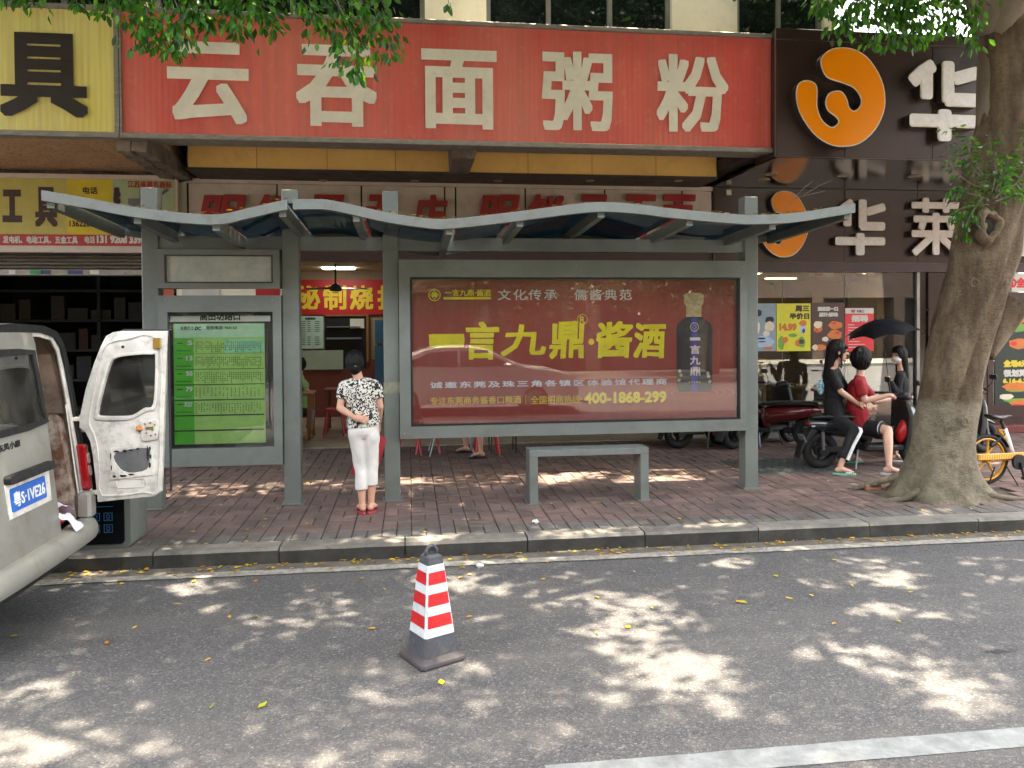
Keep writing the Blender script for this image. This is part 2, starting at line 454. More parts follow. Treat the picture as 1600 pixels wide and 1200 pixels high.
# far ends of the pavement, past what can be told apart: one sheet each
bricks = []
U = .25
def hit(x, y, x0, x1, y0, y1): return x0 < x < x1 and y0 < y < y1
y_b = YK+.205
k = -5.5
while k < 12.5:
    bricks.append((k, y_b, .125, .25, 1)); k += .125
row = 0; y = y_b+.25
while y < 11.5:
    col = 0; x = -5.5
    while x < 12.5:
        if (row+col) % 2: 
            bricks.append((x, y, .125, .25, 0)); bricks.append((x+.125, y, .125, .25, 0))
        else:
            bricks.append((x, y, .25, .125, 0)); bricks.append((x, y+.125, .25, .125, 0))
        x += U; col += 1
    y += U; row += 1
TREE = Vector((5.25, 7.42, SW))
def proj(p):
    d = Vector(p)-Vector((0, 0, CAM_H)); w = d.dot(_fw)
    return 800+FPX*d.dot(_rt2)/w, 600-SHY*-1600*0-FPX*d.dot(_up2)/w+SHY*1600, w
sel = []; rest = []
for b in bricks:
    cx, cy = b[0]+b[2]/2, b[1]+b[3]/2
    if (cx-5.45)**2/.75**2+(cy-7.42)**2/.42**2 < 1: continue
    px, py, w = proj((cx, cy, SW))
    hidden = (px < 235 and py < 860) or not (0 < px < 1600)
    size = b[2]*b[3]/(w**3)
    (rest if hidden else sel).append((size, b))
sel.sort(key=lambda t: -t[0]); rest += sel[295:]; sel = sel[:295]
def brick_mesh(mb, x, y, w, d, z, c=.006, g=.0035, tilt=(0, 0)):
    x0, x1, y0, y1 = x+g, x+w-g, y+g, y+d-g
    zz = lambda a, b_: z+tilt[0]*(a-x-w/2)+tilt[1]*(b_-y-d/2)
    vs = [(x0, y0, z-.03), (x1, y0, z-.03), (x1, y1, z-.03), (x0, y1, z-.03)]
    vs += [(a, b_, zz(a, b_)-c*.7) for a, b_ in ((x0, y0), (x1, y0), (x1, y1), (x0, y1))]
    vs += [(a, b_, zz(a, b_)) for a, b_ in ((x0+c, y0+c), (x1-c, y0+c), (x1-c, y1-c), (x0+c, y1-c))]
    fs = [(8, 9, 10, 11)]
    for k in range(4):
        fs.append((k, (k+1) % 4, 4+(k+1) % 4, 4+k)); fs.append((4+k, 4+(k+1) % 4, 8+(k+1) % 4, 8+k))
    mb.add(vs, fs)
protos = {}
for size, (x, y, w, d, g) in sel:
    key = (w, d, g)
    if key not in protos:
        b = MB(); brick_mesh(b, -w/2, -d/2, w, d, 0)
        o = b.build('paver', 'paver_grey' if g else 'paver_red', side); protos[key] = o
    else:
        o = protos[key].copy(); COL.objects.link(o); o.parent = side
    o.location = (x+w/2, y+d/2, SW+rng.uniform(-.003, .003)); o.rotation_euler = (rng.uniform(-.012, .012), rng.uniform(-.012, .012), rng.uniform(-.008, .008))
for g, nm in ((0, 'paver_red'), (1, 'paver_grey')):
    b = MB()
    for size, (x, y, w, d, gg) in rest:
        if gg == g: brick_mesh(b, x, y, w, d, SW+rng.uniform(-.003, .003), tilt=(rng.uniform(-.012, .012), rng.uniform(-.012, .012)))
    tag(b.build('pavers', nm, side), kind='stuff')
# earth of the tree pit
m_ = MB(); ring = []
for k in range(24):
    t = 2*math.pi*k/24; ring.append((5.45+.78*math.cos(t)*rng.uniform(.9, 1.05), 7.42+.45*math.sin(t)*rng.uniform(.9, 1.05), .118))
m_.add(ring+[(5.45, 7.42, .15)], [(k, (k+1) % 24, 24) for k in range(24)])
mat('earth', '4a4036', .95, col2=(.03, .024, .017), scale=18, bump=.8, bscale=60)
tag(m_.build('earth', 'earth'), kind='structure')
# steel utility cover in the pavement
mat('cover', '58605e', .55, metal=.4, col2=(.06, .07, .07), scale=12, bump=.4, bscale=60, dirt=.4)
m_ = MB(); a, b = G(1135, 702, .14), G(1240, 726, .14)
cv = wthing('utility_cover', 'grey steel utility cover let into the paving beside the right shelter post', 'utility cover', (4.5, 9.2, SW))
m_.box(3.95, 5.1, 8.75, 9.7, .12, .137); m_.build('cover_plate', 'cover', cv, bevel=.004)
m_ = MB()
for k in range(22):
    for j in range(9):
        x = 4.0+k*.05; y = 8.8+j*.1
        m_.box(x, x+.03, y, y+.07*(1 if (k+j) % 2 else .3), .137, .1405)
m_.build('tread', 'cover', cv)

# opposite side of the street (behind the camera, seen mirrored in the glass)
m_ = MB(); m_.box(-30, 40, -13, -9, -.02, .13); tag(m_.build('far_sidewalk', 'concrete'), kind='structure')
# ================================================================ BUILDING AND SHOP FRONTS
YW = 11.5; YS = 9.45; ZC = 4.02; ZT = 5.50
mat('cream_wall', 'f0ead0', .8, col2=(.78, .74, .60), scale=2, bump=.15, dirt=.15, dirtcol=(.3, .28, .2))
mat('alu_trim', '97938a', .5, metal=.35, col2=(.2, .19, .17), scale=8, dirt=.4, dirtcol=(.08, .07, .055), stretch=(1, 1, 4))
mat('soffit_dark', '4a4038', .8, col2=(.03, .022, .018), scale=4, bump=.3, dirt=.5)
mat('concrete_dirty', '85786a', .9, col2=(.07, .055, .045), scale=3.5, bump=.6, bscale=30, dirt=.6)
mat('brown_panel', '3c2c27', .2, col2=(.030, .018, .015), scale=2, spec=.6, lo=.2, hi=.9)
mat('brown_soffit', '2f221e', .14, col2=(.02, .012, .010), scale=2, spec=.6)
mat('maroon_trim', '3a1a14', .4, col2=(.02, .01, .008), scale=4)
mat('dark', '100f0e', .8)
mat('win_frame', '8d8d88', .4, metal=.4)
mat('window_glass_dark', '0c0f10', .04, col2=(.012, .016, .017), scale=2, spec=.8)
mat('black', '0a0a0a', .5)

# body of the building: piers, floor slabs and back walls of the rooms
bld = wthing('shop_building', 'cream street building with shops below and dark windows above the signs', 'building', (2, 11.5, SW))
m_ = MB(); m_.box(-9, 14, 11.75, 16.9, ZC+.02, ZC+.3); m_.build('floor_slab', 'concrete_dirty', bld); m_ = MB(); m_.box(-9, 14, 9.9, 11.74, ZC+.35, 5.35); m_.build('upper_slab', 'concrete_dirty', bld)
m_ = MB(); m_.box(-9, 14, 11.62, 11.74, ZC-.04, ZC+.34); m_.build('upper_lintel', 'concrete_dirty', bld)
# upper wall: piers and windows
piers = [(-8.5, -6.2), (W(664, 20, 9.9).x, W(760, 20, 9.9).x), (W(1050, 20, 9.9).x, W(1152, 20, 9.9).x)]
zs = 5.35
m_ = MB()
x_wins = [(-6.2, -3.3), (-3.0, piers[1][0]), (piers[1][1], piers[2][0]), (piers[2][1], 5.50)]
def wall_x(a, b): 
    q = MB(); q.box(a, b, 9.9, 10.2, zs, 11); q.build('wall', 'cream_wall', bld)
wall_x(-8.5, -6.2); wall_x(-3.3, -3.0); wall_x(*piers[1]); wall_x(*piers[2]); wall_x(5.50, 5.62)
q = MB(); q.box(piers[1][0]+.55, piers[1][0]+.553+.2, 9.86, 9.9, zs, 11); 
q = MB(); q.box(-6.2, 5.62, 9.9, 10.2, 7.4, 8.6); q.build('wall', 'cream_wall', bld)
q = MB(); q.box(-8.5, 5.62, 10.2, 16.9, 11.0, 11.3); q.build('roof', 'concrete_dirty', bld); q = MB(); q.box(5.50, 5.62, 10.21, 16.5, 5.36, 11); q.build('end_wall', 'cream_wall', bld)
q = MB(); q.box(-8.5, 5.62, 16.6, 16.9, 0, 11); q.build('back_wall', 'concrete_dirty', bld); q = MB(); q.box(5.63, 14, 16.6, 16.9, 0, 4.0); q.build('back_wall', 'concrete_dirty', bld)
for z0, z1 in ((zs+.02, 7.4), (8.6, 10.9)):
    for (a, b) in x_wins:
        f = MB(); n = max(2, round((b-a)/.75)); w = (b-a)/n
        f.box(a, b, 9.98, 10.06, z0, z0+.07); f.box(a, b, 9.98, 10.06, z1-.07, z1)
        for k in range(n+1):
            x = min(max(a+w*k, a+.03), b-.03); f.box(x-.03, x+.03, 9.975, 10.065, z0+.07, z1-.07)
        fo = f.build('window_frame', 'win_frame', bld)
        for k in range(n):
            g = MB(); g.box(a+w*k+.03, a+w*(k+1)-.03, 10.01+.02*(k % 2), 10.02+.02*(k % 2), z0+.07, z1-.07); g.build('window_pane', 'window_glass_dark', fo)
# dark sheet standing in for the unlit rooms behind the upper windows
q = MB(); q.box(-8.4, 5.49, 10.9, 11.0, 5.5, 10.98); q.build('dark_sheet', 'dark', bld)

# ---------- ground floor partitions
for a_ in ((-3.22, -3.06, YW), (5.0, 5.14, YW+.05), (9.2, 9.3, YW+.05), (-8.6, -8.5, YW)): q = MB(); q.box(a_[0], a_[1], a_[2], 16.5, SW, ZC); q.build('partition', 'cream_wall', bld)
# overhanging soffits
q = MB(); q.box(-8.5, W(210, 226, YS).x+.02, YS+.12, YW-.03, ZC+.03, ZC+.3); 
m2, t2 = newmat('pebble_soffit')
v = t2.coord('Object'); vo = t2.n('ShaderNodeTexVoronoi'); vo.inputs['Scale'].default_value = 17; t2.l(v, vo.inputs['Vector'])
c = t2.mix(t2.ramp(vo.outputs['Distance'], [(.22, .8), (.32, 0.0)]), t2.ramp(t2.noise(v, 3), [(.3, 'a8866a'), (.7, 'bc9872')]), '6a4c38')
t2.l(c, t2.b.inputs['Base Color']); t2.b.inputs['Roughness'].default_value = .9; t2.bump(vo.outputs['Distance'], .4, .01)
q.build('pebbled_soffit', 'pebble_soffit', bld)
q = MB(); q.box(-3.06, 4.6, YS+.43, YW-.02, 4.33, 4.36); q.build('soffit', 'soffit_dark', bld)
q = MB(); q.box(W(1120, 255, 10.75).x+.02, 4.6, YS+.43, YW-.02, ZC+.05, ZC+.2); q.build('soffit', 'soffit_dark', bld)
# crumbling concrete beam running inwards at the left of the eatery
q = MB()
for (a, b, z) in ((-3.32, -3.16, 0.0), (-3.14, -2.98, .01)):
    n = 24; vs = []; r = random.Random(int(a*100))
    for i in range(n+1):
        y = YS+.12+(YW-.02-YS-.12)*i/n
        for (x, zz) in ((a, ZC+.1), (b, ZC+.1), (b+r.uniform(-.02, .02), ZC-.10+z+r.uniform(-.02, .02)), (a+r.uniform(-.02, .02), ZC-.10+z+r.uniform(-.02, .02))): vs.append((x, y, zz))
    q.add(vs, [(i*4+j, i*4+(j+1) % 4, (i+1)*4+(j+1) % 4, (i+1)*4+j) for i in range(n) for j in range(4)]+[(0, 1, 2, 3), (n*4+3, n*4+2, n*4+1, n*4)])
q.build('beam', 'concrete_dirty', bld)
# small bracket between the yellow panels
a = W(712, 242, 10.7)
q = MB(); q.prism([(a.x-.1, ZC+.25), (a.x+.26, ZC+.25), (a.x+.18, ZC-.06), (a.x-.09, ZC-.06)], YS+.3, 10.72); q.build('bracket', 'concrete_dirty', bld)

# ================================================================ THE LONG ROADSIDE SIGNS
def vinyl(name, c1, c2, grad=None, transl=.0):
    m, t = newmat(name); v = t.coord('Object')
    base = t.mix(t.ramp(t.noise(t.coord('Object', (1, 1, .35)), .9, 5, .6), [(.35, 0.0), (.7, 1.0)]), c1, c2)
    wv = t.n('ShaderNodeTexWave'); wv.inputs['Scale'].default_value = 1/.0645/ (2*math.pi)*math.pi*2/ (20/ (2*math.pi))/ (math.pi)*1.0; wv.bands_direction = 'X'
    st = t.noise(t.coord('Object', (9, 9, .25)), 1.5, 4, .7)
    base = t.mix(t.ramp(st, [(.42, 0.0), (.75, .32)]), base, (.28, .13, .09))
    base = t.mix(t.ramp(t.noise(v, 7, 8, .7), [(.55, 0.0), (.8, .18)]), base, (.8, .7, .6))
    t.l(base, t.b.inputs['Base Color']); t.b.inputs['Roughness'].default_value = .55
    t.bump(t.noise(v, 3, 4, .5), .15, .02)
vinyl('vinyl_red', 'd4524a', 'de7a6a'); vinyl('vinyl_yellow', 'e0d268', 'e8de90')
mat('vinyl_white', 'eae6d4', .5, col2=(.70, .68, .58), scale=3, dirt=.15, dirtcol=(.3, .28, .22))
mat('ink_black', '2a211c', .5, col2=(.022, .015, .012))
def ridged(x0, x1, z0, z1, y, pitch=.0645, amp=.004, sub=6):
    b = MB(); n = int((x1-x0)/pitch*sub); vs = []
    nz = 6
    for j in range(nz+1):
        for i in range(n+1):
            x = x0+(x1-x0)*i/n; z = z0+(z1-z0)*j/nz
            vs.append((x, y-amp*abs(math.sin(math.pi*(x-x0)/pitch))**.7-.006*math.sin(x*1.7+z*2.3), z))
    b.add(vs, [(j*(n+1)+i, j*(n+1)+i+1, (j+1)*(n+1)+i+1, (j+1)*(n+1)+i) for j in range(nz) for i in range(n)])
    b.closed = False; return b
xl = W(187, 100, YS).x; xr = W(1211, 150, YS).x
def sign_frame(x0, x1, z0, z1, y, name, par):
    f = MB()
    f.box(x0, x1, y-.05, y+.10, z0-.06, z0, bev=.006); f.box(x0, x1, y-.05, y+.10, z1, z1+.05, bev=.006)
    f.box(x0, x0+.02, y-.03, y+.1, z0, z1); f.box(x1-.05, x1, y-.03, y+.1, z0, z1)
    f.box(x0, x1, y+.11, y+.42, z0-.03, z1+.03)
    return f.build(name, 'alu_trim', par)
ZB = 4.10
red = wthing('shop_sign', 'long red ridged sign reading 云吞面粥粉 in cream characters', 'shop sign', ((xl+xr)/2, YS, ZB))
sign_frame(xl+.004, xr, ZB, ZT-.03, YS, 'frame', red)
ridged(xl+.02, xr-.05, ZB, ZT-.03, YS).build('panel', 'vinyl_red', red, smooth=True)
for ch, x0, x1, y0, y1 in (('云', 262, 388, 68, 192), ('吞', 463, 588, 73, 196), ('面', 659, 776, 80, 200), ('粥', 847, 957, 83, 203), ('粉', 1026, 1138, 88, 205)):
    A = W(x0, y1, YS-.02); B = W(x1, y0, YS-.02)
    m_ = MB(); text_into(m_, ch, A.x, B.x, A.z, B.z, YS-.022, bold=.030 if ch not in '粥粉' else .024); m_.build('character', 'vinyl_white', red)
yel = wthing('shop_sign', 'yellow ridged sign with one large black character 具 at the left edge', 'shop sign', (-4.5, YS, ZB))
sign_frame(-6.6, xl-.004, ZB, ZT-.03, YS, 'frame', yel)
ridged(-6.58, xl-.05, ZB, ZT-.03, YS, amp=.003).build('panel', 'vinyl_yellow', yel, smooth=True)
m_ = MB(); A = W(0, 181, YS-.02); B = W(136, 54, YS-.02)
text_into(m_, '具', A.x, B.x, A.z, B.z, YS-.022, bold=.034); m_.build('character', 'ink_black', yel); m_ = MB()
A2 = A.x-1.45; text_into(m_, '工', A2, A2+1.0, A.z, B.z, YS-.022, bold=.036)
m_.build('character', 'ink_black', yel)

# ================================================================ BURGER SHOP SIGN (upper) AND FASCIA (lower)
mat('orange_face', 'f08c00', .2, col2=(.86, .26, .004), scale=3, spec=.5)
mat('white_edge', 'e0d8c0', .35)
mat('acrylic_white', 'dcd8d4', .25, col2=(.62, .60, .60), scale=5, dirt=.2, dirtcol=(.4, .38, .36), spec=.6)
mat('side_dark', '3a2f2c', .4)
YR = 9.30
bx0 = W(1213, 150, YR).x
bs = wthing('shop_sign', 'upper dark brown burger shop sign with large orange swirl emblem and white 华', 'shop sign', (6.5, YR, 4.0))
def panels(par, x0, x1, z0, z1, y, joints, zj, name='panel', m='brown_panel', th=.03, gap=.004):
    xs_ = [x0]+[j for j in joints if x0 < j < x1]+[x1]; zs_ = [z0]+[j for j in zj if z0 < j < z1]+[z1]
    pr = {}
    for i in range(len(xs_)-1):
        for j in range(len(zs_)-1):
            b = MB(); b.box(xs_[i]+gap, xs_[i+1]-gap, y, y+th, zs_[j]+gap, zs_[j+1]-gap, bev=.003); b.build(name, m, par)
    b = MB(); b.box(x0, x1, y+th*.6, y+th+.02, z0, z1); b.build('backing', 'win_frame', par)
panels(bs, bx0, 12.5, 3.97, 5.56, YR, [W(1320, 150, YR).x, W(1457, 150, YR).x, 8.1, 9.4, 10.7], [5.42])
m_ = MB(); m_.box(bx0, 12.5, YR+.05, 9.9, 3.98, 5.55); m_.build('box', 'side_dark', bs)
# sloping glossy soffit down to the lower fascia
q = MB()
q.box(bx0+.02, 12.5, YR+.02, YW-.02, ZC-.06, ZC-.04+.01)
q.build('soffit', 'brown_soffit', bs)
def swirl(par, tx, y, depth, name='emblem'):
    # outline traced in emblem units (0..1), filled as one solid with a pale rim
    O = [(.126, .66), (.036, .627), (0, .515), (.04, .336), (.186, .134), (.355, .027), (.524, 0), (.717, .04), (.886, .179), (.983, .358), (1, .515), (.959, .693), (.839, .872), (.717, .962), (.572, 1.0), (.403, .984), (.295, .906), (.275, .828), (.312, .727), (.379, .676), (.524, .638), (.645, .593), (.717, .503), (.717, .425), (.657, .369), (.597, .398), (.572, .481), (.524, .548), (.464, .566), (.367, .537), (.326, .447), (.355, .358), (.447, .295), (.471, .25), (.428, .206), (.367, .208), (.283, .28), (.239, .403), (.242, .559), (.215, .631)]
    O = [(p.x, p.y) for p in catmull([Vector((a, b)) for a, b in O], 3, True)]
    P = [tx(a, b) for a, b in O]
    b = MB(); b.prism(P, y-depth, y, mi=0); b.closed = True
    o = b.build(name, 'side_dark', par)
    cx = sum(p[0] for p in P)/len(P)
    def inset(P, d):
        Q = []; n = len(P)
        for i in range(n):
            a = Vector(P[i-1]); c = Vector(P[(i+1) % n]); t = (c-a).normalized(); Q.append((P[i][0]-t.y*d*ORI, P[i][1]+t.x*d*ORI))
        return Q
    area = sum(P[i][0]*P[(i+1) % len(P)][1]-P[(i+1) % len(P)][0]*P[i][1] for i in range(len(P)))
    ORI = 1 if area > 0 else -1
    b = MB(); b.prism(P, y-depth-.006, y-depth-.0005); b.build('rim', 'white_edge', par)
    b = MB(); b.prism(inset(P, .014), y-depth-.010, y-depth-.0062); b.build('emblem_face', 'orange_face', par)
A = W(1243, 228, YR-.12); B = W(1383, 77, YR-.12)
swirl(bs, lambda a, b: (A.x+(B.x-A.x)*a, A.z+(B.z-A.z)*b), YR, .12)
def hua(mb, x0, x1, z0, z1, y, depth, w):
    P = [([(.03, .62), (.34, .95)], w), ([(.22, .72), (.22, .50)], w), ([(.22, .50), (.22, .50-.12)], w*.99),
         ([(.58, .97), (.58, .50)], w*.98), ([(.56, .46), (.98, .46)], w*.9), ([(.62, .70), (.98, .86)], w*.85),
         ([(.03, .24), (.97, .24)], w*.95), ([(.50, .34), (.50, .0)], w*1.02)]
    strokes(mb, [([(.04, .70), (.36, .96)], w*.9), ([(.245, .86), (.245, .47)], w*1.0), ([(.565, .985), (.565, .52), (.58, .475), (.98, .475)], w*.95), ([(.62, .74), (.97, .86)], w*.9),
                 ([(.02, .235), (.98, .235)], w*.95), ([(.50, .36), (.50, -.02)], w*1.05)], w, y, depth, 0, x0, z0, x1-x0, z1-z0)
def scaled_strokes(mb, L, w, y, depth, x0, x1, z0, z1, mi=0, grow=1.0):
    strokes(mb, [(p, ww*w*grow) for p, ww in L], w, y, depth, mi, x0, z0, x1-x0, z1-z0)
HUA = [([(.045, .70), (.20, .84), (.36, .94)], 1.0), ([(.255, .90), (.255, .50)], 1.0), ([(.55, .985), (.55, .46)], 1.0), ([(.50, .505), (.98, .505)], 1.0), ([(.62, .76), (.98, .86)], .95),
       ([(.02, .235), (.98, .235)], .95), ([(.50, .38), (.50, -.02)], 1.1)]
LAI = [([(.02, .87), (.98, .87)], .9), ([(.30, 1.0), (.30, .74)], 1.0), ([(.70, 1.0), (.70, .74)], 1.0), ([(.06, .63), (.94, .63)], .9), ([(.50, .74), (.50, .0)], 1.05),
       ([(.26, .60), (.20, .44)], 1.0), ([(.76, .60), (.82, .44)], 1.0), ([(.02, .37), (.98, .37)], .95), ([(.42, .32), (.06, .02)], 1.0), ([(.58, .32), (.95, .02)], 1.0)]
SHI = [([(.04, .62), (.96, .62)], 1.0), ([(.50, 1.0), (.50, .06)], 1.05), ([(.14, .06), (.86, .06)], 1.0)]
def letter3d(par, L, x0, x1, z0, z1, y, depth, w, nm='letter'):
    b = MB(); scaled_strokes(b, L, w, y, depth, x0, x1, z0, z1, 0); b.build(nm, 'side_dark', par)
    b = MB(); scaled_strokes(b, L, w, y-depth-.0005, .004, x0, x1, z0, z1, 0); b.build('letter_rim', 'white_edge', par)
    b = MB(); scaled_strokes(b, L, w, y-depth-.006, .006, x0, x1, z0, z1, 0, .84); b.build('letter_face', 'acrylic_white', par)
A = W(1418, 217, YR-.11); B = W(1532, 96, YR-.11)
letter3d(bs, HUA, A.x, B.x, A.z, B.z, YR, .11, .175)
letter3d(bs, LAI, B.x+.45, B.x+1.45, A.z, B.z, YR, .11, .15)

# lower fascia on the wall plane
YF = 11.42
fs_ = wthing('shop_sign', 'lower dark brown burger shop fascia with small orange swirl and white 华莱 letters', 'shop sign', (7, YF, 2.8))
fx0 = W(1116, 350, YF).x
panels(fs_, fx0, 13, 2.83, ZC-.06, YF, [W(1320, 350, YF).x, W(1434, 350, YF).x, 9.2, 10.3, 11.4], [])
A = W(1183, 402, YF-.1); B = W(1263, 299, YF-.1)
swirl(fs_, lambda a, b: (A.x+(B.x-A.x)*a, A.z+(B.z-A.z)*b), YF, .10)
for L, (x0, y1, x1, y0), w in ((HUA, (1303, 397, 1384, 311), .135), (LAI, (1422, 398, 1502, 310), .115), (SHI, (1560, 399, 1640, 311), .13)):
    A = W(x0, y1, YF-.09); B = W(x1, y0, YF-.09)
    letter3d(fs_, L, A.x, B.x, A.z, B.z, YF, .09, w)
m_ = MB(); a = W(1138, 301, YF); m_.box(a.x-.04, a.x+.04, YF-.03, YF, a.z-.04, a.z+.04, bev=.004); m_.build('junction_box', 'white_edge', fs_)
# round downlights in the soffits
mat('lamp_rim', 'a89a84', .35, metal=.5); mat('lamp_in', '8a8378', .4)
def downlight(x, y, z, lab, grp):
    o = wthing('downlight', lab, 'downlight', (x, y, z), grp)
    b = MB(); b.lathe([(.05, -.004), (.085, -.012), (.10, -.004), (.10, .0), (.05, 0.0)], (x, y, z), 20); b.build('rim', 'lamp_rim', o)
    b = MB(); b.cyl((x, y, z-.003), .05, .002, 16); b.build('lens', 'lamp_in', o)
for px, py, lab in ((1205, 272, 'round soffit downlight above the left part of the small orange swirl'), (1192, 281, 'round soffit downlight nearest the beige fascia under the brown soffit'),
                    (1320, 274, 'round soffit downlight above the small white 华'), (1430, 275, 'round soffit downlight above the white 莱, beside the tree')):
    p = G(px, py, ZC-.06); downlight(p.x, p.y, p.z, lab, 'downlights in the brown soffit')

# ================================================================ EATERY FASCIA: yellow panels, beige panels, red brush letters
mat('yellow_panel', 'f6c870', .6, col2=(.82, .50, .15), scale=1.6, dirt=.15, dirtcol=(.25, .14, .05), perob=.05)
mat('beige_panel', 'd2c2b6', .6, col2=(.52, .44, .38), scale=2, dirt=.25, dirtcol=(.18, .14, .11))
mat('red_letter', 'a01c20', .35, col2=(.28, .012, .014), scale=6)
yp = wthing('awning_box', 'boxed ochre panels under the long red sign with small round downlights beneath', 'awning', (.8, 10.9, 3.8))
YP = 10.75
zy0, zy1 = 3.985, 4.325
xsj = [W(x, 255, YP).x for x in (293, 401, 511, 618, 723, 825, 925, 1025, 1120)]
for a, b in zip(xsj[:-1], xsj[1:]):
    q = MB(); q.box(a+.003, b-.003, YP, YP+.02, zy0, zy1, bev=.002); q.build('panel', 'yellow_panel', yp)
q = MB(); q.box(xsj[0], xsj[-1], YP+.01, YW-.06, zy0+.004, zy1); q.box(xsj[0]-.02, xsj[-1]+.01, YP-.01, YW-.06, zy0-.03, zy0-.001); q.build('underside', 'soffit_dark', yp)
mat('ochre_dark', '8a6630', .6)
for k, px in enumerate((358, 505, 648, 778, 922, 1060)):
    p = G(px, 282, zy0-.03)
    o = wthing('downlight', ['small round downlight under the ochre panels at the left end near the concrete beam', 'small round downlight under the ochre panels, second from the left', 'small round downlight under the ochre panels, third from the left', 'small oval downlight with two lamps below the ochre panels near the bracket', 'small round downlight under the ochre panels, second from the right', 'small round downlight under the ochre panels at the right end near the brown soffit'][k], 'downlight', p, 'downlights under the ochre panels')
    b = MB(); b.lathe([(.035, -.004), (.05, -.014), (.062, -.004), (.062, 0), (.03, 0)], p, 16); b.build('rim', 'lamp_rim', o)
    b = MB(); b.cyl(p+Vector((0, 0, -.003)), .036, .002, 12); b.build('lens', 'lamp_in', o)
YB = YW-.05
bg = wthing('shop_sign', 'beige panelled fascia with sheared red brush characters half hidden by the shelter roof', 'shop sign', (.8, YB, 3.3))
q = MB(); q.box(-3.06, fx0-.01, YB-.01, YB+.04, 3.905, 3.965); q.build('rail', 'beige_panel', bg); q = MB(); q.box(-3.06, fx0-.01, YB, YB+.04, 2.98, 3.06); q.build('rail', 'beige_panel', bg)
bj = [-3.04]+[W(x, 330, YB).x for x in (433, 565, 695, 712, 821, 945, 1066)]+[fx0-.02]
for a, b in zip(bj[:-1], bj[1:]):
    q = MB(); q.box(a+.012, b-.012, YB, YB+.03, 3.065, 3.90, bev=.003); q.build('panel', 'beige_panel', bg)
q = MB(); q.box(-3.06, fx0-.01, YB+.02, YB+.05, 3.06, 3.905); q.build('backing', 'black', bg)
for grp in ((('明', 308, 368), ('鲜', 395, 440), ('云', 478, 524), ('吞', 568, 604), ('店', 640, 684)), (('明', 745, 797), ('鲜', 818, 866), ('云', 898, 935), ('吞', 968, 1010), ('面', 1030, 1072))):
    for ch, x0, x1 in grp:
        A = W(x0, 378, YB-.06); B = W(x1+10, 302, YB-.06)
        m_ = MB(); text_into(m_, ch, A.x, B.x+.05, A.z, B.z-.02, YB-.03, bold=.03, shear=.25, depth=.035); m_.build('character', 'red_letter', bg)

# ================================================================ HARDWARE SHOP (left)
mat('shutter', 'a09a8e', .45, metal=.3, col2=(.24, .22, .19), scale=4, dirt=.5, dirtcol=(.05, .045, .04), stretch=(1, 1, 5))
flat('hw_yellow', 'bfb45e', .5); flat('hw_yellow2', 'd8c22a', .5); flat('hw_red', 'b03430', .5); flat('hw_orange', 'b85a38', .5); flat('hw_green', 'a8b890', .5)
flat('print_white', 'd4d0c8', .5); flat('print_dark', '38201a', .5); flat('print_red', 'a83428', .5); flat('print_gold', 'c9b840', .5); flat('grey_obj', '6a7478', .5)
YH = 11.35
hs = wthing('shop_sign', 'yellow hardware shop board with 工具, phone numbers and a red strip above the shutter', 'shop sign', (-5, YH, 3.3))
def rect(mb, px0, py0, px1, py1, Y, y=None, mi=None, th=.01):
    A = W(px0, py1, Y); B = W(px1, py0, Y); yy = Y if y is None else y
    mb.box(min(A.x, B.x), max(A.x, B.x), yy, yy+th, min(A.z, B.z), max(A.z, B.z), mi=mi); return A, B
z_t = W(100, 279, YH).z; z_s = W(100, 366, YH).z; z_b = W(100, 384, YH).z; hx1 = W(274, 300, YH).x
q = MB(); q.box(-8.5, hx1, YH+.02, YH+.05, z_s, z_t); q.build('board', 'hw_yellow', hs)
q = MB(); q.box(-8.5, hx1, YH+.012, YH+.05, z_b, z_s-.002); q.build('red_strip', 'hw_red', hs)
q = MB(); q.box(-8.5, hx1+.02, YH-.02, YH+.05, z_t, z_t+.06); q.box(hx1, hx1+.03, YH-.01, YH+.05, z_b-.03, z_t); q.box(-8.5, hx1+.02, YH-.02, YH+.05, z_b-.09, z_b-.002); q.build('frame', 'beige_panel', hs)
q = MB(); rect(q, 105, 280, 175, 366, YH, YH+.012, th=.006); q.build('phone_panel', 'hw_yellow2', hs)
q = MB(); rect(q, 176, 281, 272, 366, YH, YH+.014, th=.005); q.build('photo_panel', 'hw_green', hs)
q = MB(); rect(q, 218, 294, 246, 335, YH, YH+.009, th=.005); rect(q, 200, 310, 222, 330, YH, YH+.007, th=.004); A = W(250, 330, YH); q.tube([(A.x-.08, YH+.005, A.z), (A.x, YH+.005, A.z+.22), (A.x+.1, YH+.005, A.z+.3)], .02, 6); q.build('machine_picture', 'grey_obj', hs)
def ltxt(s, px0, py0, px1, py1, Y, name, m, par, bold=.02, y=None, **k):
    b = MB(); A = W(px0, py1, Y); B = W(px1, py0, Y); text_into(b, s, A.x, B.x, A.z, B.z, (Y if y is None else y), bold=bold, **k); return b.build(name, m, par)
ltxt('工', 3, 296, 33, 347, YH, 'lettering', 'print_dark', hs, .06, y=YH+.018)
ltxt('具', 54, 292, 88, 354, YH, 'lettering', 'print_dark', hs, .035, y=YH+.018)
ltxt('电话', 129, 292, 152, 303, YH, 'lettering', 'print_dark', hs, .03, y=YH+.010)
ltxt('13622686059', 108, 345, 168, 354, YH, 'lettering', 'print_dark', hs, .04, y=YH+.010)
ltxt('江苏省著名商标', 199, 283, 268, 293, YH, 'lettering', 'print_red', hs, .03, y=YH+.010)
ltxt('维', 177, 292, 188, 340, YH, 'lettering', 'print_dark', hs, .03, y=YH+.010)
ltxt('发电机、电动工具、五金工具', 4, 369, 121, 380, YH, 'lettering', 'print_white', hs, .03, y=YH+.008)
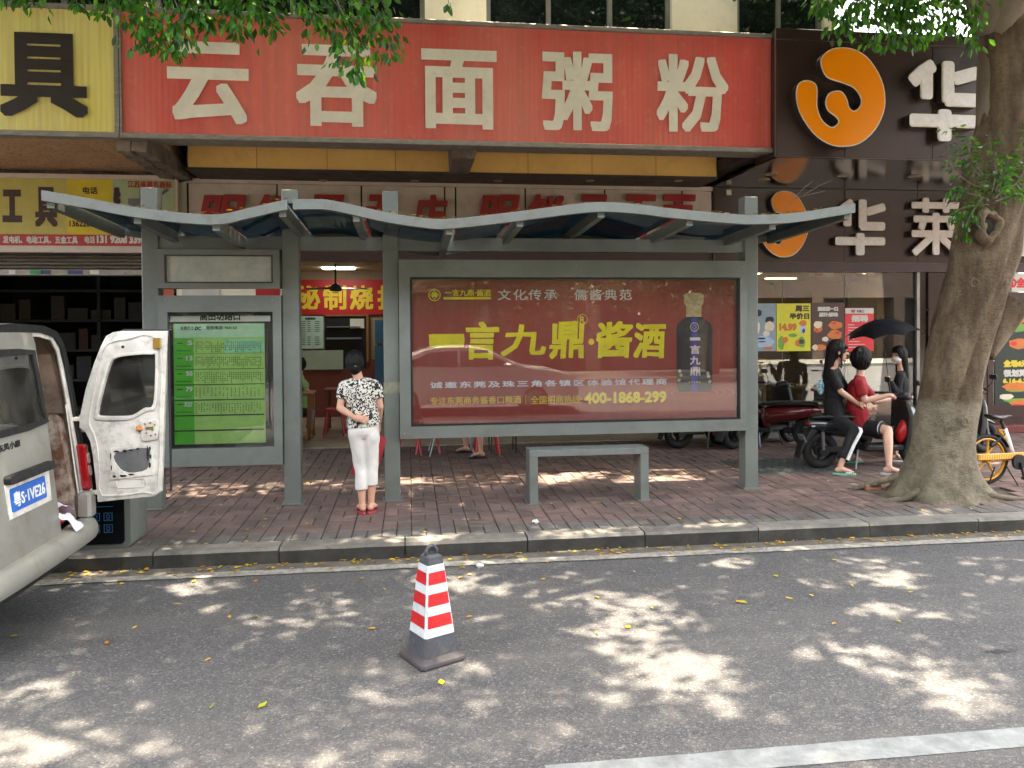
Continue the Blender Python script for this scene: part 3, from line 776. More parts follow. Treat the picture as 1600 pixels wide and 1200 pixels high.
ltxt('电话', 132, 369, 148, 380, YH, 'lettering', 'print_white', hs, .03, y=YH+.008)
ltxt('131 9208 339', 151, 368, 221, 380, YH, 'lettering', 'print_white', hs, .06, y=YH+.008)
# rolling shutter, half down: each slat a part
sh = wthing('rolling_shutter', 'dented grey rolling shutter pulled partly down over the hardware shop', 'rolling shutter', (-5, YW, 3))
zt = z_b-.10; zbm = W(100, 430, YW).z; n = 5; zbm -= .0
q = MB(); q.box(-8.4, -3.25, YW+.12, YW+.3, zbm, zt); q.build('housing', 'dark', sh)  # dark sheet behind the slats, added to darken the gaps between them
zz = zt+.04
sh_h = (zz-zbm-.08)/n
for k in range(n):
    z1 = zz-k*sh_h; q = MB(); pr = []
    for i in range(7):
        a = math.pi*i/6; pr.append((YW+.06-.045*math.sin(a), z1-sh_h*.80*i/6))
    pr += [(YW+.08, z1-sh_h*.82), (YW+.085, z1-sh_h*.98), (YW+.09, z1-sh_h*.98), (YW+.09, z1)]
    q.prism([(a, b) for a, b in pr], -8.4, -3.25, axis='x'); q.build('slat', 'shutter', sh)
q = MB(); q.box(-8.4, -3.25, YW+.02, YW+.1, zbm, zbm+.08, bev=.004); bar = q.build('bottom_bar', 'shutter', sh)
flat('stick_green', '1f8a5c', .5); flat('stick_blue', '3c4478', .5)
for px, w, m, s in ((18, 10, 'print_white', 'Q'), (56, 20, 'stick_green', '五金'), (71, 15, 'stick_blue', 'TOOL'), (117, 24, 'stick_blue', 'Coral'), (147, 14, 'print_white', 'LIGHT')):
    q = MB(); A = W(px-w/2, 437, YW); q.box(A.x, W(px+w/2, 437, YW).x, YW+.017, YW+.0195, zbm+.015, zbm+.07); st_ = q.build('sticker', m, sh)
# its dark interior: shelves with goods barely seen
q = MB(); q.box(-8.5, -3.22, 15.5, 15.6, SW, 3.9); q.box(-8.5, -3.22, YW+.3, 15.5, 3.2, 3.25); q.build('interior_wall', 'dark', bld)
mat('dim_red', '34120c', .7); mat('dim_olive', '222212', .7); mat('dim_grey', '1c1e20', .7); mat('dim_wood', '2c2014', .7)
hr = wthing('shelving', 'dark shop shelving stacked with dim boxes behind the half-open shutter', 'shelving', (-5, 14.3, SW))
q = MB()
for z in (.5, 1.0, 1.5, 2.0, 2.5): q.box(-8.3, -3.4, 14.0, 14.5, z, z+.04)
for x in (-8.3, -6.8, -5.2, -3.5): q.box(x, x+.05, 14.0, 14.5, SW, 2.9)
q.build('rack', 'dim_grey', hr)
r = random.Random(5)
for z in (.54, 1.04, 1.54, 2.04):
    x = -8.2
    while x < -3.7:
        w = r.uniform(.15, .45); h = r.uniform(.15, .4)
        if r.random() < .8:
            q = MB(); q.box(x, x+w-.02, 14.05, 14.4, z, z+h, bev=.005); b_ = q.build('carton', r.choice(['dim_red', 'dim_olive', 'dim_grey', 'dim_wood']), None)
            b_.parent = hr; b_.matrix_parent_inverse = Matrix.Translation(-Vector(hr.location))
        x += w+.03
# ================================================================ BUS SHELTER
mat('shelter_paint', '727870', .45, metal=.1, col2=(.125, .135, .125), scale=1.6, bump=.05, bscale=25, dirt=.3, dirtcol=(.07, .06, .05), lo=.3, hi=.75)
mat('shelter_light', '6e7571', .45, metal=.1, col2=(.15, .16, .15), scale=3, dirt=.55, dirtcol=(.10, .09, .07))
def glass(name, tint, glossy=1.0, dirt=.12, f0=1.5, rough=.01):
    m = bpy.data.materials.new(name); m.use_nodes = True; MT[name] = m; t = m.node_tree; t.nodes.remove(t.nodes['Principled BSDF'])
    out = t.nodes['Material Output']; tr = t.nodes.new('ShaderNodeBsdfTransparent'); tr.inputs[0].default_value = lin(tint)
    gl = t.nodes.new('ShaderNodeBsdfGlossy'); gl.inputs['Roughness'].default_value = rough; gl.inputs[0].default_value = (glossy, glossy, glossy, 1)
    fr = t.nodes.new('ShaderNodeFresnel'); fr.inputs['IOR'].default_value = f0
    mx = t.nodes.new('ShaderNodeMixShader'); t.links.new(fr.outputs[0], mx.inputs[0]); t.links.new(tr.outputs[0], mx.inputs[1]); t.links.new(gl.outputs[0], mx.inputs[2])
    df = t.nodes.new('ShaderNodeBsdfDiffuse'); df.inputs[0].default_value = (.45, .43, .38, 1)
    nz = t.nodes.new('ShaderNodeTexNoise'); nz.inputs['Scale'].default_value = 3; nz.inputs['Detail'].default_value = 9; nz.inputs['Roughness'].default_value = .7
    tc = t.nodes.new('ShaderNodeTexCoord'); t.links.new(tc.outputs['Object'], nz.inputs[0])
    rp = t.nodes.new('ShaderNodeMapRange'); rp.inputs[1].default_value = .42; rp.inputs[2].default_value = .8; rp.inputs[3].default_value = dirt*.25; rp.inputs[4].default_value = dirt*1.4
    t.links.new(nz.outputs[0], rp.inputs[0])
    if name == 'roof_glass': t.nodes.remove(df); df = t.nodes.new('ShaderNodeBsdfTranslucent'); df.inputs[0].default_value = (.02, .12, .18, 1)
    m2 = t.nodes.new('ShaderNodeMixShader'); t.links.new(rp.outputs[0], m2.inputs[0]); t.links.new(mx.outputs[0], m2.inputs[1]); t.links.new(df.outputs[0], m2.inputs[2])
    t.links.new(m2.outputs[0], out.inputs[0]); return m
glass('pane_glass', (.99, .99, .98), 1.0, .03, 1.5)
glass('shop_glass', (.80, .84, .82), 1.0, .03, 1.85)
glass('car_glass', (.16, .19, .19), .8, .14, 1.6)
glass('door_glass', (.22, .26, .27), .7, .10, 1.6)
glass('roof_glass', (.05, .16, .24), .8, .30, 1.6, .08)
YP0 = 8.0
shel = wthing('bus_shelter', 'grey steel bus shelter with wavy glass roof, advert case and green timetable case', 'bus shelter', (.5, 8.1, SW))
mat('steel_bolt', '8c8e90', .4, metal=.7)
posts = []
for x0, x1 in ((-2.56, -2.41), (-1.245, -1.085), (-.262, -.108), (3.545, 3.69)):
    q = MB(); q.box(x0, x1, YP0, YP0+.17, SW-.02, 3.25, bev=.006); q.build('post', 'shelter_paint', shel)
    q = MB(); q.box(x0-.03, x1+.03, YP0-.03, YP0+.2, SW, SW+.012, bev=.003); q.build('base_plate', 'shelter_paint', shel)
q = MB(); q.box(-.264, -.106, YP0-.0015, YP0+.1, 1.22, 1.33); flat('old_tape', '8a8872', .7, dirt=.4); q.build('tape', 'old_tape', shel)
for x, z in ((-2.33, .60), (-1.33, .60), (-2.33, 2.16), (-1.33, 2.16), (-.06, .82), (3.50, .82), (-.06, 2.50), (3.50, 2.50), (1.7, 2.50), (1.7, .82)):
    q = MB(); q.cyl((x, 7.944 if x < -1 else 7.934, z), .011, .008, 8, 'y'); q.build('bolt', 'steel_bolt', shel)
q = MB()
for x0, x1 in ((-2.41, -1.245), (-1.085, -.262), (-.108, 3.545)): q.box(x0, x1, YP0+.03, YP0+.13, 2.655, 2.79)
tag(q.build('beam', 'shelter_paint', shel), kind='thing')
# roof: the wave is read off the front edge
wv = [(-2.98, 3.03), (-2.6, 2.965), (-2.21, 2.895), (-1.65, 2.845), (-1.35, 2.90), (-1.07, 2.97), (-.85, 2.985), (-.64, 2.975), (-.21, 2.885), (.1, 2.84), (.35, 2.83), (.9, 2.895), (1.48, 2.975), (1.77, 2.995), (2.1, 2.975), (2.37, 2.945), (2.97, 2.90), (3.25, 2.90), (3.59, 2.925), (4.14, 3.015)]
wc = [(p.x, p.y) for p in catmull([Vector(a) for a in wv], 5)]
YF0, YR0 = 6.90, 8.62
def ztop(x):
    for (a, b), (c, d) in zip(wc[:-1], wc[1:]):
        if a <= x <= c: return b+(d-b)*(x-a)/(c-a)
    return wc[-1][1] if x > 0 else wc[0][1]
def drop(y): return -.07*(y-YF0)/(YR0-YF0)
def wavebar(y0, y1, h0, h1, x0=-9, x1=9):
    b = MB(); P = [p for p in wc if x0 <= p[0] <= x1]; vs = []
    for (x, z) in P: vs += [(x, y0, z-h0+drop(y0)), (x, y1, z-h0+drop(y1)), (x, y1, z-h1+drop(y1)), (x, y0, z-h1+drop(y0))]
    n = len(P); b.add(vs, [(i*4+j, i*4+(j+1) % 4, (i+1)*4+(j+1) % 4, (i+1)*4+j) for i in range(n-1) for j in range(4)]+[(0, 1, 2, 3), (n*4-1, n*4-2, n*4-3, n*4-4)]); return b
wavebar(YF0, YF0+.05, 0, .085, -9, -.98).build('roof_edge', 'shelter_light', shel)
wavebar(YF0, YF0+.05, 0, .085, -.99, 9).build('roof_edge', 'shelter_light', shel)
wavebar(YR0-.05, YR0, 0, .10).build('roof_edge', 'shelter_paint', shel)
gx = [-2.93, -2.25, -1.62, -1.07, -.45, .35, .98, 1.72, 2.55, 3.35, 4.09]
for a, b in zip(gx[:-1], gx[1:]):
    q = wavebar(YF0+.052, YR0-.052, .022, .036, a+.03, b+.01); q.build('roof_pane', 'roof_glass', shel)
for x in gx:
    z = ztop(x); q = MB()
    vs = []
    for y in (YF0+.051, YR0-.051):
        for dx, dz in ((-.03, -.03), (.03, -.03), (.03, -.13), (-.03, -.13)): vs.append((x+dx, y, z+dz+drop(y)-(.03 if y < 7.5 else 0)*0))
    q.add(vs, [(0, 1, 5, 4), (1, 2, 6, 5), (2, 3, 7, 6), (3, 0, 4, 7), (0, 3, 2, 1), (4, 5, 6, 7)]); q.build('rib', 'shelter_paint', shel)
# litter on the roof
# ---- advert case
def frame_case(name, x0, x1, z0, z1, ix0, ix1, iz0, iz1, y0, y1, par, m='shelter_paint'):
    f = MB()
    f.box(x0, x1, y0, y1, iz1, z1); f.box(x0, x1, y0, y1, z0, iz0); f.box(x0, ix0, y0, y1, iz0, iz1); f.box(ix1, x1, y0, y1, iz0, iz1)
    f.box(x0+.01, x1-.01, y0+.10, y1-.002, iz0-.01, iz1+.01)
    o = f.build(name, m, par, bevel=0); return o
ad = frame_case('advert_case', -.105, 3.54, .765, 2.56, .005, 3.465, .885, 2.385, 7.94, 8.15, shel)
q = MB(); t_ = .02
q.box(.006, 3.464, 7.955, 7.99, 2.365, 2.384); q.box(.006, 3.464, 7.955, 7.99, .886, .905); q.box(.006, .024, 7.955, 7.99, .905, 2.365); q.box(3.446, 3.464, 7.955, 7.99, .905, 2.365)
q.build('gasket', 'black', ad)
def poster_red():
    m, t = newmat('poster_red'); v = t.coord('Object')
    sx = t.n('ShaderNodeSeparateXYZ'); t.l(v, sx.inputs[0])
    def rng_(o, a, b):
        r = t.n('ShaderNodeMapRange'); r.inputs[1].default_value = a; r.inputs[2].default_value = b; t.l(o, r.inputs[0]); return r.outputs[0]
    c = t.mix(rng_(sx.outputs[2], .9, 1.9), 'a02a20', 'a0402e')
    c = t.mix(t.ramp(t.noise(t.coord('Object', (1, 1, 1)), 1.4, 4, .55), [(.35, 0.0), (.7, .6)]), c, '86261f')
    c = t.mix(t.ramp(t.noise(t.coord('Object', (1, 1, .1)), 6, 6, .7), [(.5, 0.0), (.8, .25)]), c, 'a07a60')
    t.l(c, t.b.inputs['Base Color']); t.b.inputs['Roughness'].default_value = .5
poster_red()
YA = 8.02
q = MB(); q.box(.0, 3.47, YA, YA+.01, .88, 2.39); q.build('poster', 'poster_red', ad)
flat('ad_yellow', 'fff01c', .5); flat('ad_pale', 'e8e0da', .5); flat('ad_gold', 'f0cc3c', .5); flat('ad_white', 'f0f2ff', .5)
mat('bottle_dark', '14141e', .4, col2=(.012, .014, .03), scale=8); flat('bottle_blue', '2038a8', .4); mat('bottle_gold', 'b89a58', .4, col2=(.7, .62, .4), scale=30); flat('ripple', 'c8683c', .5)
for s, b, bold, m, sh_ in (('一言九鼎·酱酒', (695, 452, 767, 463), .025, 'ad_yellow', 0), ('文化传承', (778, 452, 870, 469), .012, 'ad_pale', 0), ('儒酱典范', (897, 452, 987, 469), .012, 'ad_pale', 0),
                     ('诚邀东莞及珠三角各镇区体验馆代理商', (672, 591, 1042, 607), .03, 'ad_white', 0), ('专注东莞商务酱香口粮酒', (672, 618, 814, 633), .02, 'ad_gold', 0), ('全国招商热线:', (829, 617, 909, 632), .02, 'ad_gold', 0),
                     ('400-1868-299', (913, 611, 1041, 631), .05, 'ad_yellow', 0), ('R', (906, 494, 914, 505), .03, 'ad_gold', 0)):
    sp = 1.25 if s[0] in '诚文儒' else 1.0
    ltxt(s, *b, YA, 'lettering', m, ad, bold, y=YA-.0012, space=sp)
def brush(X, Z): return X+.010*noise.noise(Vector((X*14, Z*14, 0)))+.004*noise.noise(Vector((X*45, Z*45, 3))), Z+.012*noise.noise(Vector((X*12, Z*12, 7)))+.004*noise.noise(Vector((X*40, Z*40, 9)))+.03*(X-1.8)*0
for s, b, sh_ in (('一', (671, 522, 725, 543), 0), ('言', (728, 502, 780, 562), .08), ('九', (783, 507, 853, 556), .1), ('鼎', (858, 502, 912, 561), .05), ('酱', (932, 502, 989, 560), .06), ('酒', (990, 504, 1041, 560), .08)):
    ltxt(s, *b, YA, 'lettering', 'ad_yellow', ad, .028 if s != '一' else .22, y=YA-.0012, shear=sh_, skew=brush)
def disc(mb, px, py, r, Y, y, n=20, inner=0, sx=1.0):
    c = W(px, py, Y); rr = r*Y/FPX; ri = inner*Y/FPX
    P = [(c.x+rr*sx*math.cos(2*math.pi*k/n), c.z+rr*math.sin(2*math.pi*k/n)) for k in range(n)]
    if inner:
        Qi = [(c.x+ri*sx*math.cos(2*math.pi*k/n), c.z+ri*math.sin(2*math.pi*k/n)) for k in range(n)]
        mb.add([(a, y, b) for a, b in P]+[(a, y, b) for a, b in Qi], [(k, (k+1) % n, n+(k+1) % n, n+k) for k in range(n)])
    else: mb.add([(a, y, b) for a, b in P], [tuple(range(n))])
q = MB(); disc(q, 924, 534, 5, YA, YA-.0012); disc(q, 679, 461, 9.5, YA, YA-.0012, 24, 8); disc(q, 679, 461, 7, YA, YA-.0013, 4, 5.6)
A = W(693, 468, YA); B = W(767, 464, YA); q.box(A.x, B.x, YA-.0022, YA-.001, A.z, B.z); A = W(675, 464, YA); B = W(683, 457, YA); q.box(A.x, B.x, YA-.0022, YA-.001, A.z, B.z)
tag(q.build('emblem', 'ad_yellow', ad), kind='stuff')
q = MB(); disc(q, 910, 499, 8.5, YA, YA-.0012, 24, 7.4); A = W(821, 632, YA); B = W(822, 617, YA); q.box(A.x, B.x, YA-.002, YA-.001, A.z, B.z)
tag(q.build('print', 'ad_gold', ad), kind='stuff')
q = MB()
for r_, in ((40,), (54,), (68,)): disc(q, 1085, 612+r_*.05, r_, YA, YA-.0008-r_*1e-6, 40, r_-2.2)
for i, v in enumerate(q.v): 
    cz = W(1085, 614, YA).z; q.v[i] = (v[0], v[1], cz+(v[2]-cz)*.17)
tag(q.build('ripple_print', 'ripple', ad), kind='stuff')
bt = [(1072, 497), (1072, 478), (1069, 474), (1068, 461), (1073, 458), (1095, 458), (1100, 461), (1099, 474), (1096, 478), (1096, 497)]
q = MB(); P = [W(a, b, YA) for a, b in bt]; q.add([(p.x, YA-.0016, p.z) for p in P], [tuple(range(len(P)))]); q.build('bottle_cap_print', 'bottle_gold', ad)
body_ = [(1073, 495), (1066, 500), (1059, 506), (1057, 514), (1057, 606), (1061, 612), (1109, 612), (1113, 606), (1113, 514), (1111, 506), (1103, 500), (1096, 495)]
q = MB(); P = [W(a, b, YA) for a, b in body_]; q.add([(p.x, YA-.0018, p.z) for p in P], [tuple(range(len(P)))]); q.build('bottle_print', 'bottle_dark', ad)
q = MB(); P = [W(a, b, YA) for a, b in ((1080, 497), (1089, 497), (1090, 611), (1080, 611))]; q.add([(p.x, YA-.0019, p.z) for p in P], [(0, 1, 2, 3)]); q.build('bottle_shine', 'bottle_blue', ad)
for k, s in enumerate('一言九鼎'): ltxt(s, 1078, 522+k*17 + (5 if k == 0 else 0), 1094, 536+k*17-(4 if k == 0 else 0), YA, 'lettering', 'ad_pale', ad, .03 if k else .12, y=YA-.0021)
q = MB(); disc(q, 1085, 511, 7.5, YA, YA-.0021, 20, 6); disc(q, 1085, 511, 4, YA, YA-.0021, 4, 3)
for px, py in ((1061, 594), (1064, 586), (1062, 580), (1109, 596), (1107, 588), (1106, 583)): disc(q, px, py, 3.0, YA, YA-.0021, 6)
for k in range(5): disc(q, 1077+k*4, 597, 1.5, YA, YA-.0021, 6)
tag(q.build('emblem', 'bottle_gold', ad), kind='stuff')
q = MB(); q.box(.006, 3.464, 7.968, 7.974, .886, 2.384); q.build('glass', 'pane_glass', ad)
# ---- small frosted box and timetable case
mat('frosted', 'b4b8ac', .5, col2=(.33, .35, .32), scale=5, bump=.1, dirt=.3, dirtcol=(.2, .2, .17))
sb = frame_case('upper_case', -2.405, -1.262, 2.275, 2.655, -2.34, -1.325, 2.325, 2.60, 7.96, 8.13, shel)
q = MB(); q.box(-2.34, -1.325, 7.985, 7.99, 2.325, 2.60); q.build('frosted_panel', 'frosted', sb)
q = MB(); q.box(-2.341, -1.324, 7.962, 7.984, 2.324, 2.338); q.box(-2.341, -1.324, 7.962, 7.984, 2.588, 2.601); q.box(-2.341, -2.325, 7.962, 7.984, 2.338, 2.588); q.box(-1.34, -1.324, 7.962, 7.984, 2.338, 2.588); q.build('gasket', 'maroon_trim', sb)
tt = frame_case('timetable_case', -2.405, -1.25, .545, 2.205, -2.315, -1.33, .72, 2.045, 7.95, 8.13, shel)
q = MB(); q.box(-2.315, -1.33, 8.03, 8.04, .72, 2.045); q.build('backing', 'black', tt)
YT = 8.02
flat('tt_green', '58cc2c', .5); flat('tt_pale', 'b4ee7c', .5); flat('tt_mint', '9cecb8', .5); flat('tt_head', 'c0f4c8', .5); flat('tt_white', 'dfe6e2', .5); flat('tt_dark', '14241a', .5); flat('tt_redmark', 'a04030', .5)
def trect(px0, py0, px1, py1, y, m, nm):
    q = MB(); A = W(px0, py1, YT); B = W(px1, py0, YT); q.box(A.x, B.x, y, y+.002, A.z, B.z); return q.build(nm, m, tt)
trect(266, 493, 422, 503, 8.026, 'tt_white', 'title_strip')
trect(273, 505, 413, 695, 8.024, 'tt_pale', 'timetable_sheet'); trect(273.2, 505.5, 412.8, 528, 8.021, 'tt_head', 'header_print'); trect(273.2, 529, 302, 694.5, 8.0205, 'tt_green', 'route_column')
trect(351, 530, 412.5, 551.5, 8.0205, 'tt_mint', 'route_panel')
q = MB()
for y in (528, 552, 576.5, 600.5, 624.5, 648.5, 672): 
    A = W(273, y+.6, YT); B = W(413, y-.6, YT); q.box(A.x, B.x, 8.017, 8.0195, A.z, B.z)
tag(q.build('row_lines', 'tt_dark', tt), kind='stuff')
for s, px, py in (('5', 293, 532), ('13', 291, 556), ('50', 291, 580), ('79', 291, 604), ('X27', 288, 628)):
    ltxt(s, px, py, 302-1, py+7.5, YT, 'lettering', 'tt_white', tt, .05, y=8.018)
ltxt('高田坊路口', 312, 487, 375, 501, YT, 'lettering', 'tt_dark', tt, .03, y=8.0235)
ltxt('东莞巴士', 282, 510, 303, 516, YT, 'lettering', 'tt_dark', tt, .03, y=8.019); ltxt('服务电话: 960163', 322, 509, 370, 515, YT, 'lettering', 'tt_dark', tt, .02, y=8.019)
ltxt('DC', 304, 510, 315, 516, YT, 'lettering', 'tt_dark', tt, .08, y=8.019, shear=.3)
q = MB(); rr = random.Random(11); q2 = MB()
for row, y0 in enumerate((530, 554, 578, 602, 626)):
    ncol = (34, 34, 30, 17, 24)[row]
    for c_ in range(ncol):
        px = 306+c_*(104/ncol); tall = rr.choice((4, 5, 5, 6))
        for k in range(tall):
            if rr.random() < .15: continue
            A = W(px, y0+3.6+k*3.0+1.5, YT); w = .0075; (q2 if rr.random() < .10 else q).box(A.x, A.x+w, 8.018, 8.0195, A.z, A.z+.0095)
    for c_ in range(8):
        A = W(276+c_*3, y0+19, YT); q.box(A.x, A.x+.008, 8.017, 8.0185, A.z, A.z+.012)
    A = W(277, y0+7, YT); q.box(A.x, A.x+.05, 8.017, 8.0185, A.z, A.z+.008)
tag(q.build('stop_names', 'tt_dark', tt), kind='stuff'); tag(q2.build('stop_names', 'tt_redmark', tt), kind='stuff')
q = MB(); q.box(-2.314, -1.331, 7.975, 7.98, .721, 2.044); q.build('glass', 'pane_glass', tt)

# ---- bench
A = G(827, 788, SW); B = G(1015, 783, SW)
bn = wthing('bench', 'plain grey steel bench on two flat legs under the red advert case', 'bench', ((A.x+B.x)/2, 7.72, SW))
q = MB(); q.box(A.x, B.x, 7.62, 7.86, .60, .665, bev=.004); q.build('seat', 'shelter_light', bn)
for x in (A.x, B.x-.085):
    q = MB(); q.box(x, x+.085, 7.622, 7.858, SW-.01, .6, bev=.004); q.build('leg', 'shelter_paint', bn)
    q = MB(); q.box(x-.03, x+.115, 7.60, 7.88, SW, SW+.01, bev=.002); q.build('foot_plate', 'shelter_paint', bn)

# ---- touch kiosk behind the van
ks = wthing('kiosk', 'low grey standing kiosk with black screen and blue icons behind the van bumper', 'kiosk', (-2.6, 6.85, SW))
q = MB(); q.prism(rounded(-2.95, -2.235, SW, 1.12, .04), 6.64, 7.03); q.build('body', 'shelter_paint', ks, bevel=.006)
flat('screen_black', '0a0c10', .15); mat('icon_blue', '2f6494', .4)
q = MB(); q.prism(rounded(-2.90, -2.28, SW+.04, 1.07, .03), 6.625, 6.638); q.build('screen', 'screen_black', ks)
q = MB()
def ring(mb, x, z, r, y, w=.006):
    n = 16; mb.add([(x+r*math.cos(2*math.pi*k/n), y, z+r*math.sin(2*math.pi*k/n)) for k in range(n)]+[(x+(r-w)*math.cos(2*math.pi*k/n), y, z+(r-w)*math.sin(2*math.pi*k/n)) for k in range(n)], [(k, (k+1) % n, n+(k+1) % n, n+k) for k in range(n)])
for i in range(5):
    for j in range(2):
        x = -2.40-.095*i; z = .36-.095*j+.03
        q.box(x-.033, x+.033, 6.6235, 6.6245, z-.033, z-.028); q.box(x-.033, x+.033, 6.6235, 6.6245, z+.028, z+.033); q.box(x-.033, x-.028, 6.6235, 6.6245, z-.028, z+.028); q.box(x+.028, x+.033, 6.6235, 6.6245, z-.028, z+.028)
        ring(q, x, z+.004, .016, 6.6237); q.box(x-.014, x+.014, 6.6235, 6.6245, z-.022, z-.017)
q.box(-2.85, -2.36, 6.6235, 6.6245, .47, .474); q.box(-2.85, -2.36, 6.6235, 6.6245, .54, .544)
tag(q.build('icon_print', 'icon_blue', ks), kind='stuff')

# ================================================================ TRAFFIC CONE
mat('rubber', '3a3f45', .6, col2=(.045, .045, .05), scale=12, bump=.25, bscale=30, dirt=.5, dirtcol=(.12, .11, .10)); mat('rubber_brown', '403c40', .7, col2=(.04, .034, .034), scale=10, bump=.3, dirt=.4)
mat('reflect_white', 'c4cacc', .4, col2=(.46, .49, .50), scale=8, dirt=.55, dirtcol=(.28, .28, .27)); mat('reflect_red', 'b8141c', .4, col2=(.36, .010, .012), scale=14, dirt=.35, dirtcol=(.3, .06, .05))
PL, PF, PR = G(619, 1029), G(662, 1049), G(731, 1027)
cc = (PL+PR)/2; e1 = (PF-cc); rot = math.atan2(e1.y, e1.x); hd = (PL-PR).length/2
cone = thing('traffic_cone', 'square red and white banded traffic cone with black rubber base on the asphalt', 'traffic cone', (cc.x, cc.y, 0), rz=rot-math.pi/4)
hs_ = hd/math.sqrt(2)      # half side of the base
def sqring(r, z, ch=.12):
    P = []
    for sx, sy in ((1, 1), (-1, 1), (-1, -1), (1, -1)):
        a = (sx*r, sy*r*(1-ch)); b = (sx*r*(1-ch), sy*r)
        P += ([a, b] if sx*sy > 0 else [b, a])
    return [(x, y, z) for x, y in P]
def loft(rings, capb=True, capt=True):
    b = MB(); n = len(rings[0]); vs = [p for r_ in rings for p in r_]
    fs = [(i*n+k, i*n+(k+1) % n, (i+1)*n+(k+1) % n, (i+1)*n+k) for i in range(len(rings)-1) for k in range(n)]
    if capb: fs.append(tuple(range(n)))
    if capt: fs.append(tuple((len(rings)-1)*n+k for k in range(n)))
    b.add(vs, fs); return b
zt_ = W(674, 868, cc.y).z
H_ = zt_
bb, bt_ = hs_*.74, hs_*.33
def rad(z): return bb+(bt_-bb)*(z-.04)/(H_-.04)
q = loft([sqring(hs_*.96, .0), sqring(hs_, .012), sqring(hs_*.98, .03), sqring(hs_*.84, .042), sqring(rad(.05)*1.03, .05)]); q.build('base', 'rubber_brown', cone, bevel=.003)
zs1 = H_*.27; zs2 = H_*.935
loft([sqring(rad(.045), .045), sqring(rad(zs1), zs1), sqring(rad(zs2), zs2), sqring(rad(H_), H_), sqring(rad(H_)*.75, H_+.012)], capb=False).build('body', 'rubber', cone)
loft([sqring(rad(zs1)+.003, zs1), sqring(rad(zs2)+.003, zs2)], False, False).build('sleeve', 'reflect_white', cone)
for k in range(3):
    z0 = zs1+(zs2-zs1)*(.13+.30*k); z1 = z0+(zs2-zs1)*.17
    for s in range(4):
        q = MB(); M = Matrix.Rotation(math.pi/2*s, 4, 'Z')
        def pt(u, z): r_ = rad(z)+.0055; return M @ Vector((u*r_*.84, -r_, z))
        q.add([pt(-1, z0), pt(1, z0), pt(1, z1), pt(-1, z1)], [(0, 1, 2, 3)]); q.build('red_band', 'reflect_red', cone)
q = MB(); pts = [(-.032, 0, H_), (-.034, 0, H_+.03), (-.018, 0, H_+.052), (0, 0, H_+.058), (.018, 0, H_+.052), (.034, 0, H_+.03), (.032, 0, H_)]
q.tube(pts, .011, 8); q.build('handle', 'rubber', cone, smooth=True)
# ================================================================ TREES, LEAVES
mat('bark', '7d7464', .9, col2=(.115, .095, .072), scale=2.2, bump=.7, bscale=14, dirt=.35, dirtcol=(.05, .042, .03), stretch=(1, 1, .55))
def bark_mat():
    m, t = newmat('bark_painted')
    v = t.n('ShaderNodeNewGeometry').outputs['Position']
    sx = t.n('ShaderNodeSeparateXYZ'); t.l(v, sx.inputs[0])
    mp = t.n('ShaderNodeMapping'); mp.inputs['Scale'].default_value = (1, 1, 2.6); t.l(v, mp.inputs[0])
    rings = t.noise(mp.outputs[0], 16, 7, .65, 1.2)
    mp2 = t.n('ShaderNodeMapping'); mp2.inputs['Scale'].default_value = (1.6, 1.6, .5); t.l(v, mp2.inputs[0])
    c = t.ramp(t.noise(mp2.outputs[0], 3.2, 7, .65), [(.32, '4c3f30'), (.5, '756450'), (.68, '988770')])
    c = t.mix(t.ramp(rings, [(.5, 0.0), (.72, .55)]), c, '30261b')
    # old lime wash below 1.05 m with a wavering edge
    n2 = t.noise(v, 9, 4, .6)
    ad = t.n('ShaderNodeMath', operation='MULTIPLY_ADD'); t.l(n2, ad.inputs[0]); ad.inputs[1].default_value = -.12; t.l(sx.outputs[2], ad.inputs[2])
    mr = t.n('ShaderNodeMapRange'); mr.inputs[1].default_value = 1.06; mr.inputs[2].default_value = 1.0; t.l(ad.outputs[0], mr.inputs[0])
    mot = t.ramp(t.noise(v, 13, 8, .75), [(.36, .12), (.6, .8)])
    lw = t.n('ShaderNodeMath', operation='MULTIPLY'); t.l(mr.outputs[0], lw.inputs[0]); t.l(mot, lw.inputs[1])
    c = t.mix(lw.outputs[0], c, '9a937e')
    mr2 = t.n('ShaderNodeMapRange'); mr2.inputs[1].default_value = .55; mr2.inputs[2].default_value = .15; mr2.inputs[4].default_value = .7; t.l(sx.outputs[2], mr2.inputs[0])
    f3 = t.n('ShaderNodeMath', operation='MULTIPLY'); t.l(mr2.outputs[0], f3.inputs[0]); t.l(t.ramp(t.noise(v, 5, 5), [(.4, 0.0), (.6, 1.0)]), f3.inputs[1])
    c = t.mix(f3.outputs[0], c, '5c5a48')
    t.l(c, t.b.inputs['Base Color']); t.b.inputs['Roughness'].default_value = .88; t.b.inputs['Specular IOR Level'].default_value = .25
    hh = t.n('ShaderNodeMath', operation='ADD'); t.l(rings, hh.inputs[0]); t.l(t.noise(v, 60, 5, .7), hh.inputs[1])
    t.bump(hh.outputs[0], .95, .04)
bark_mat()
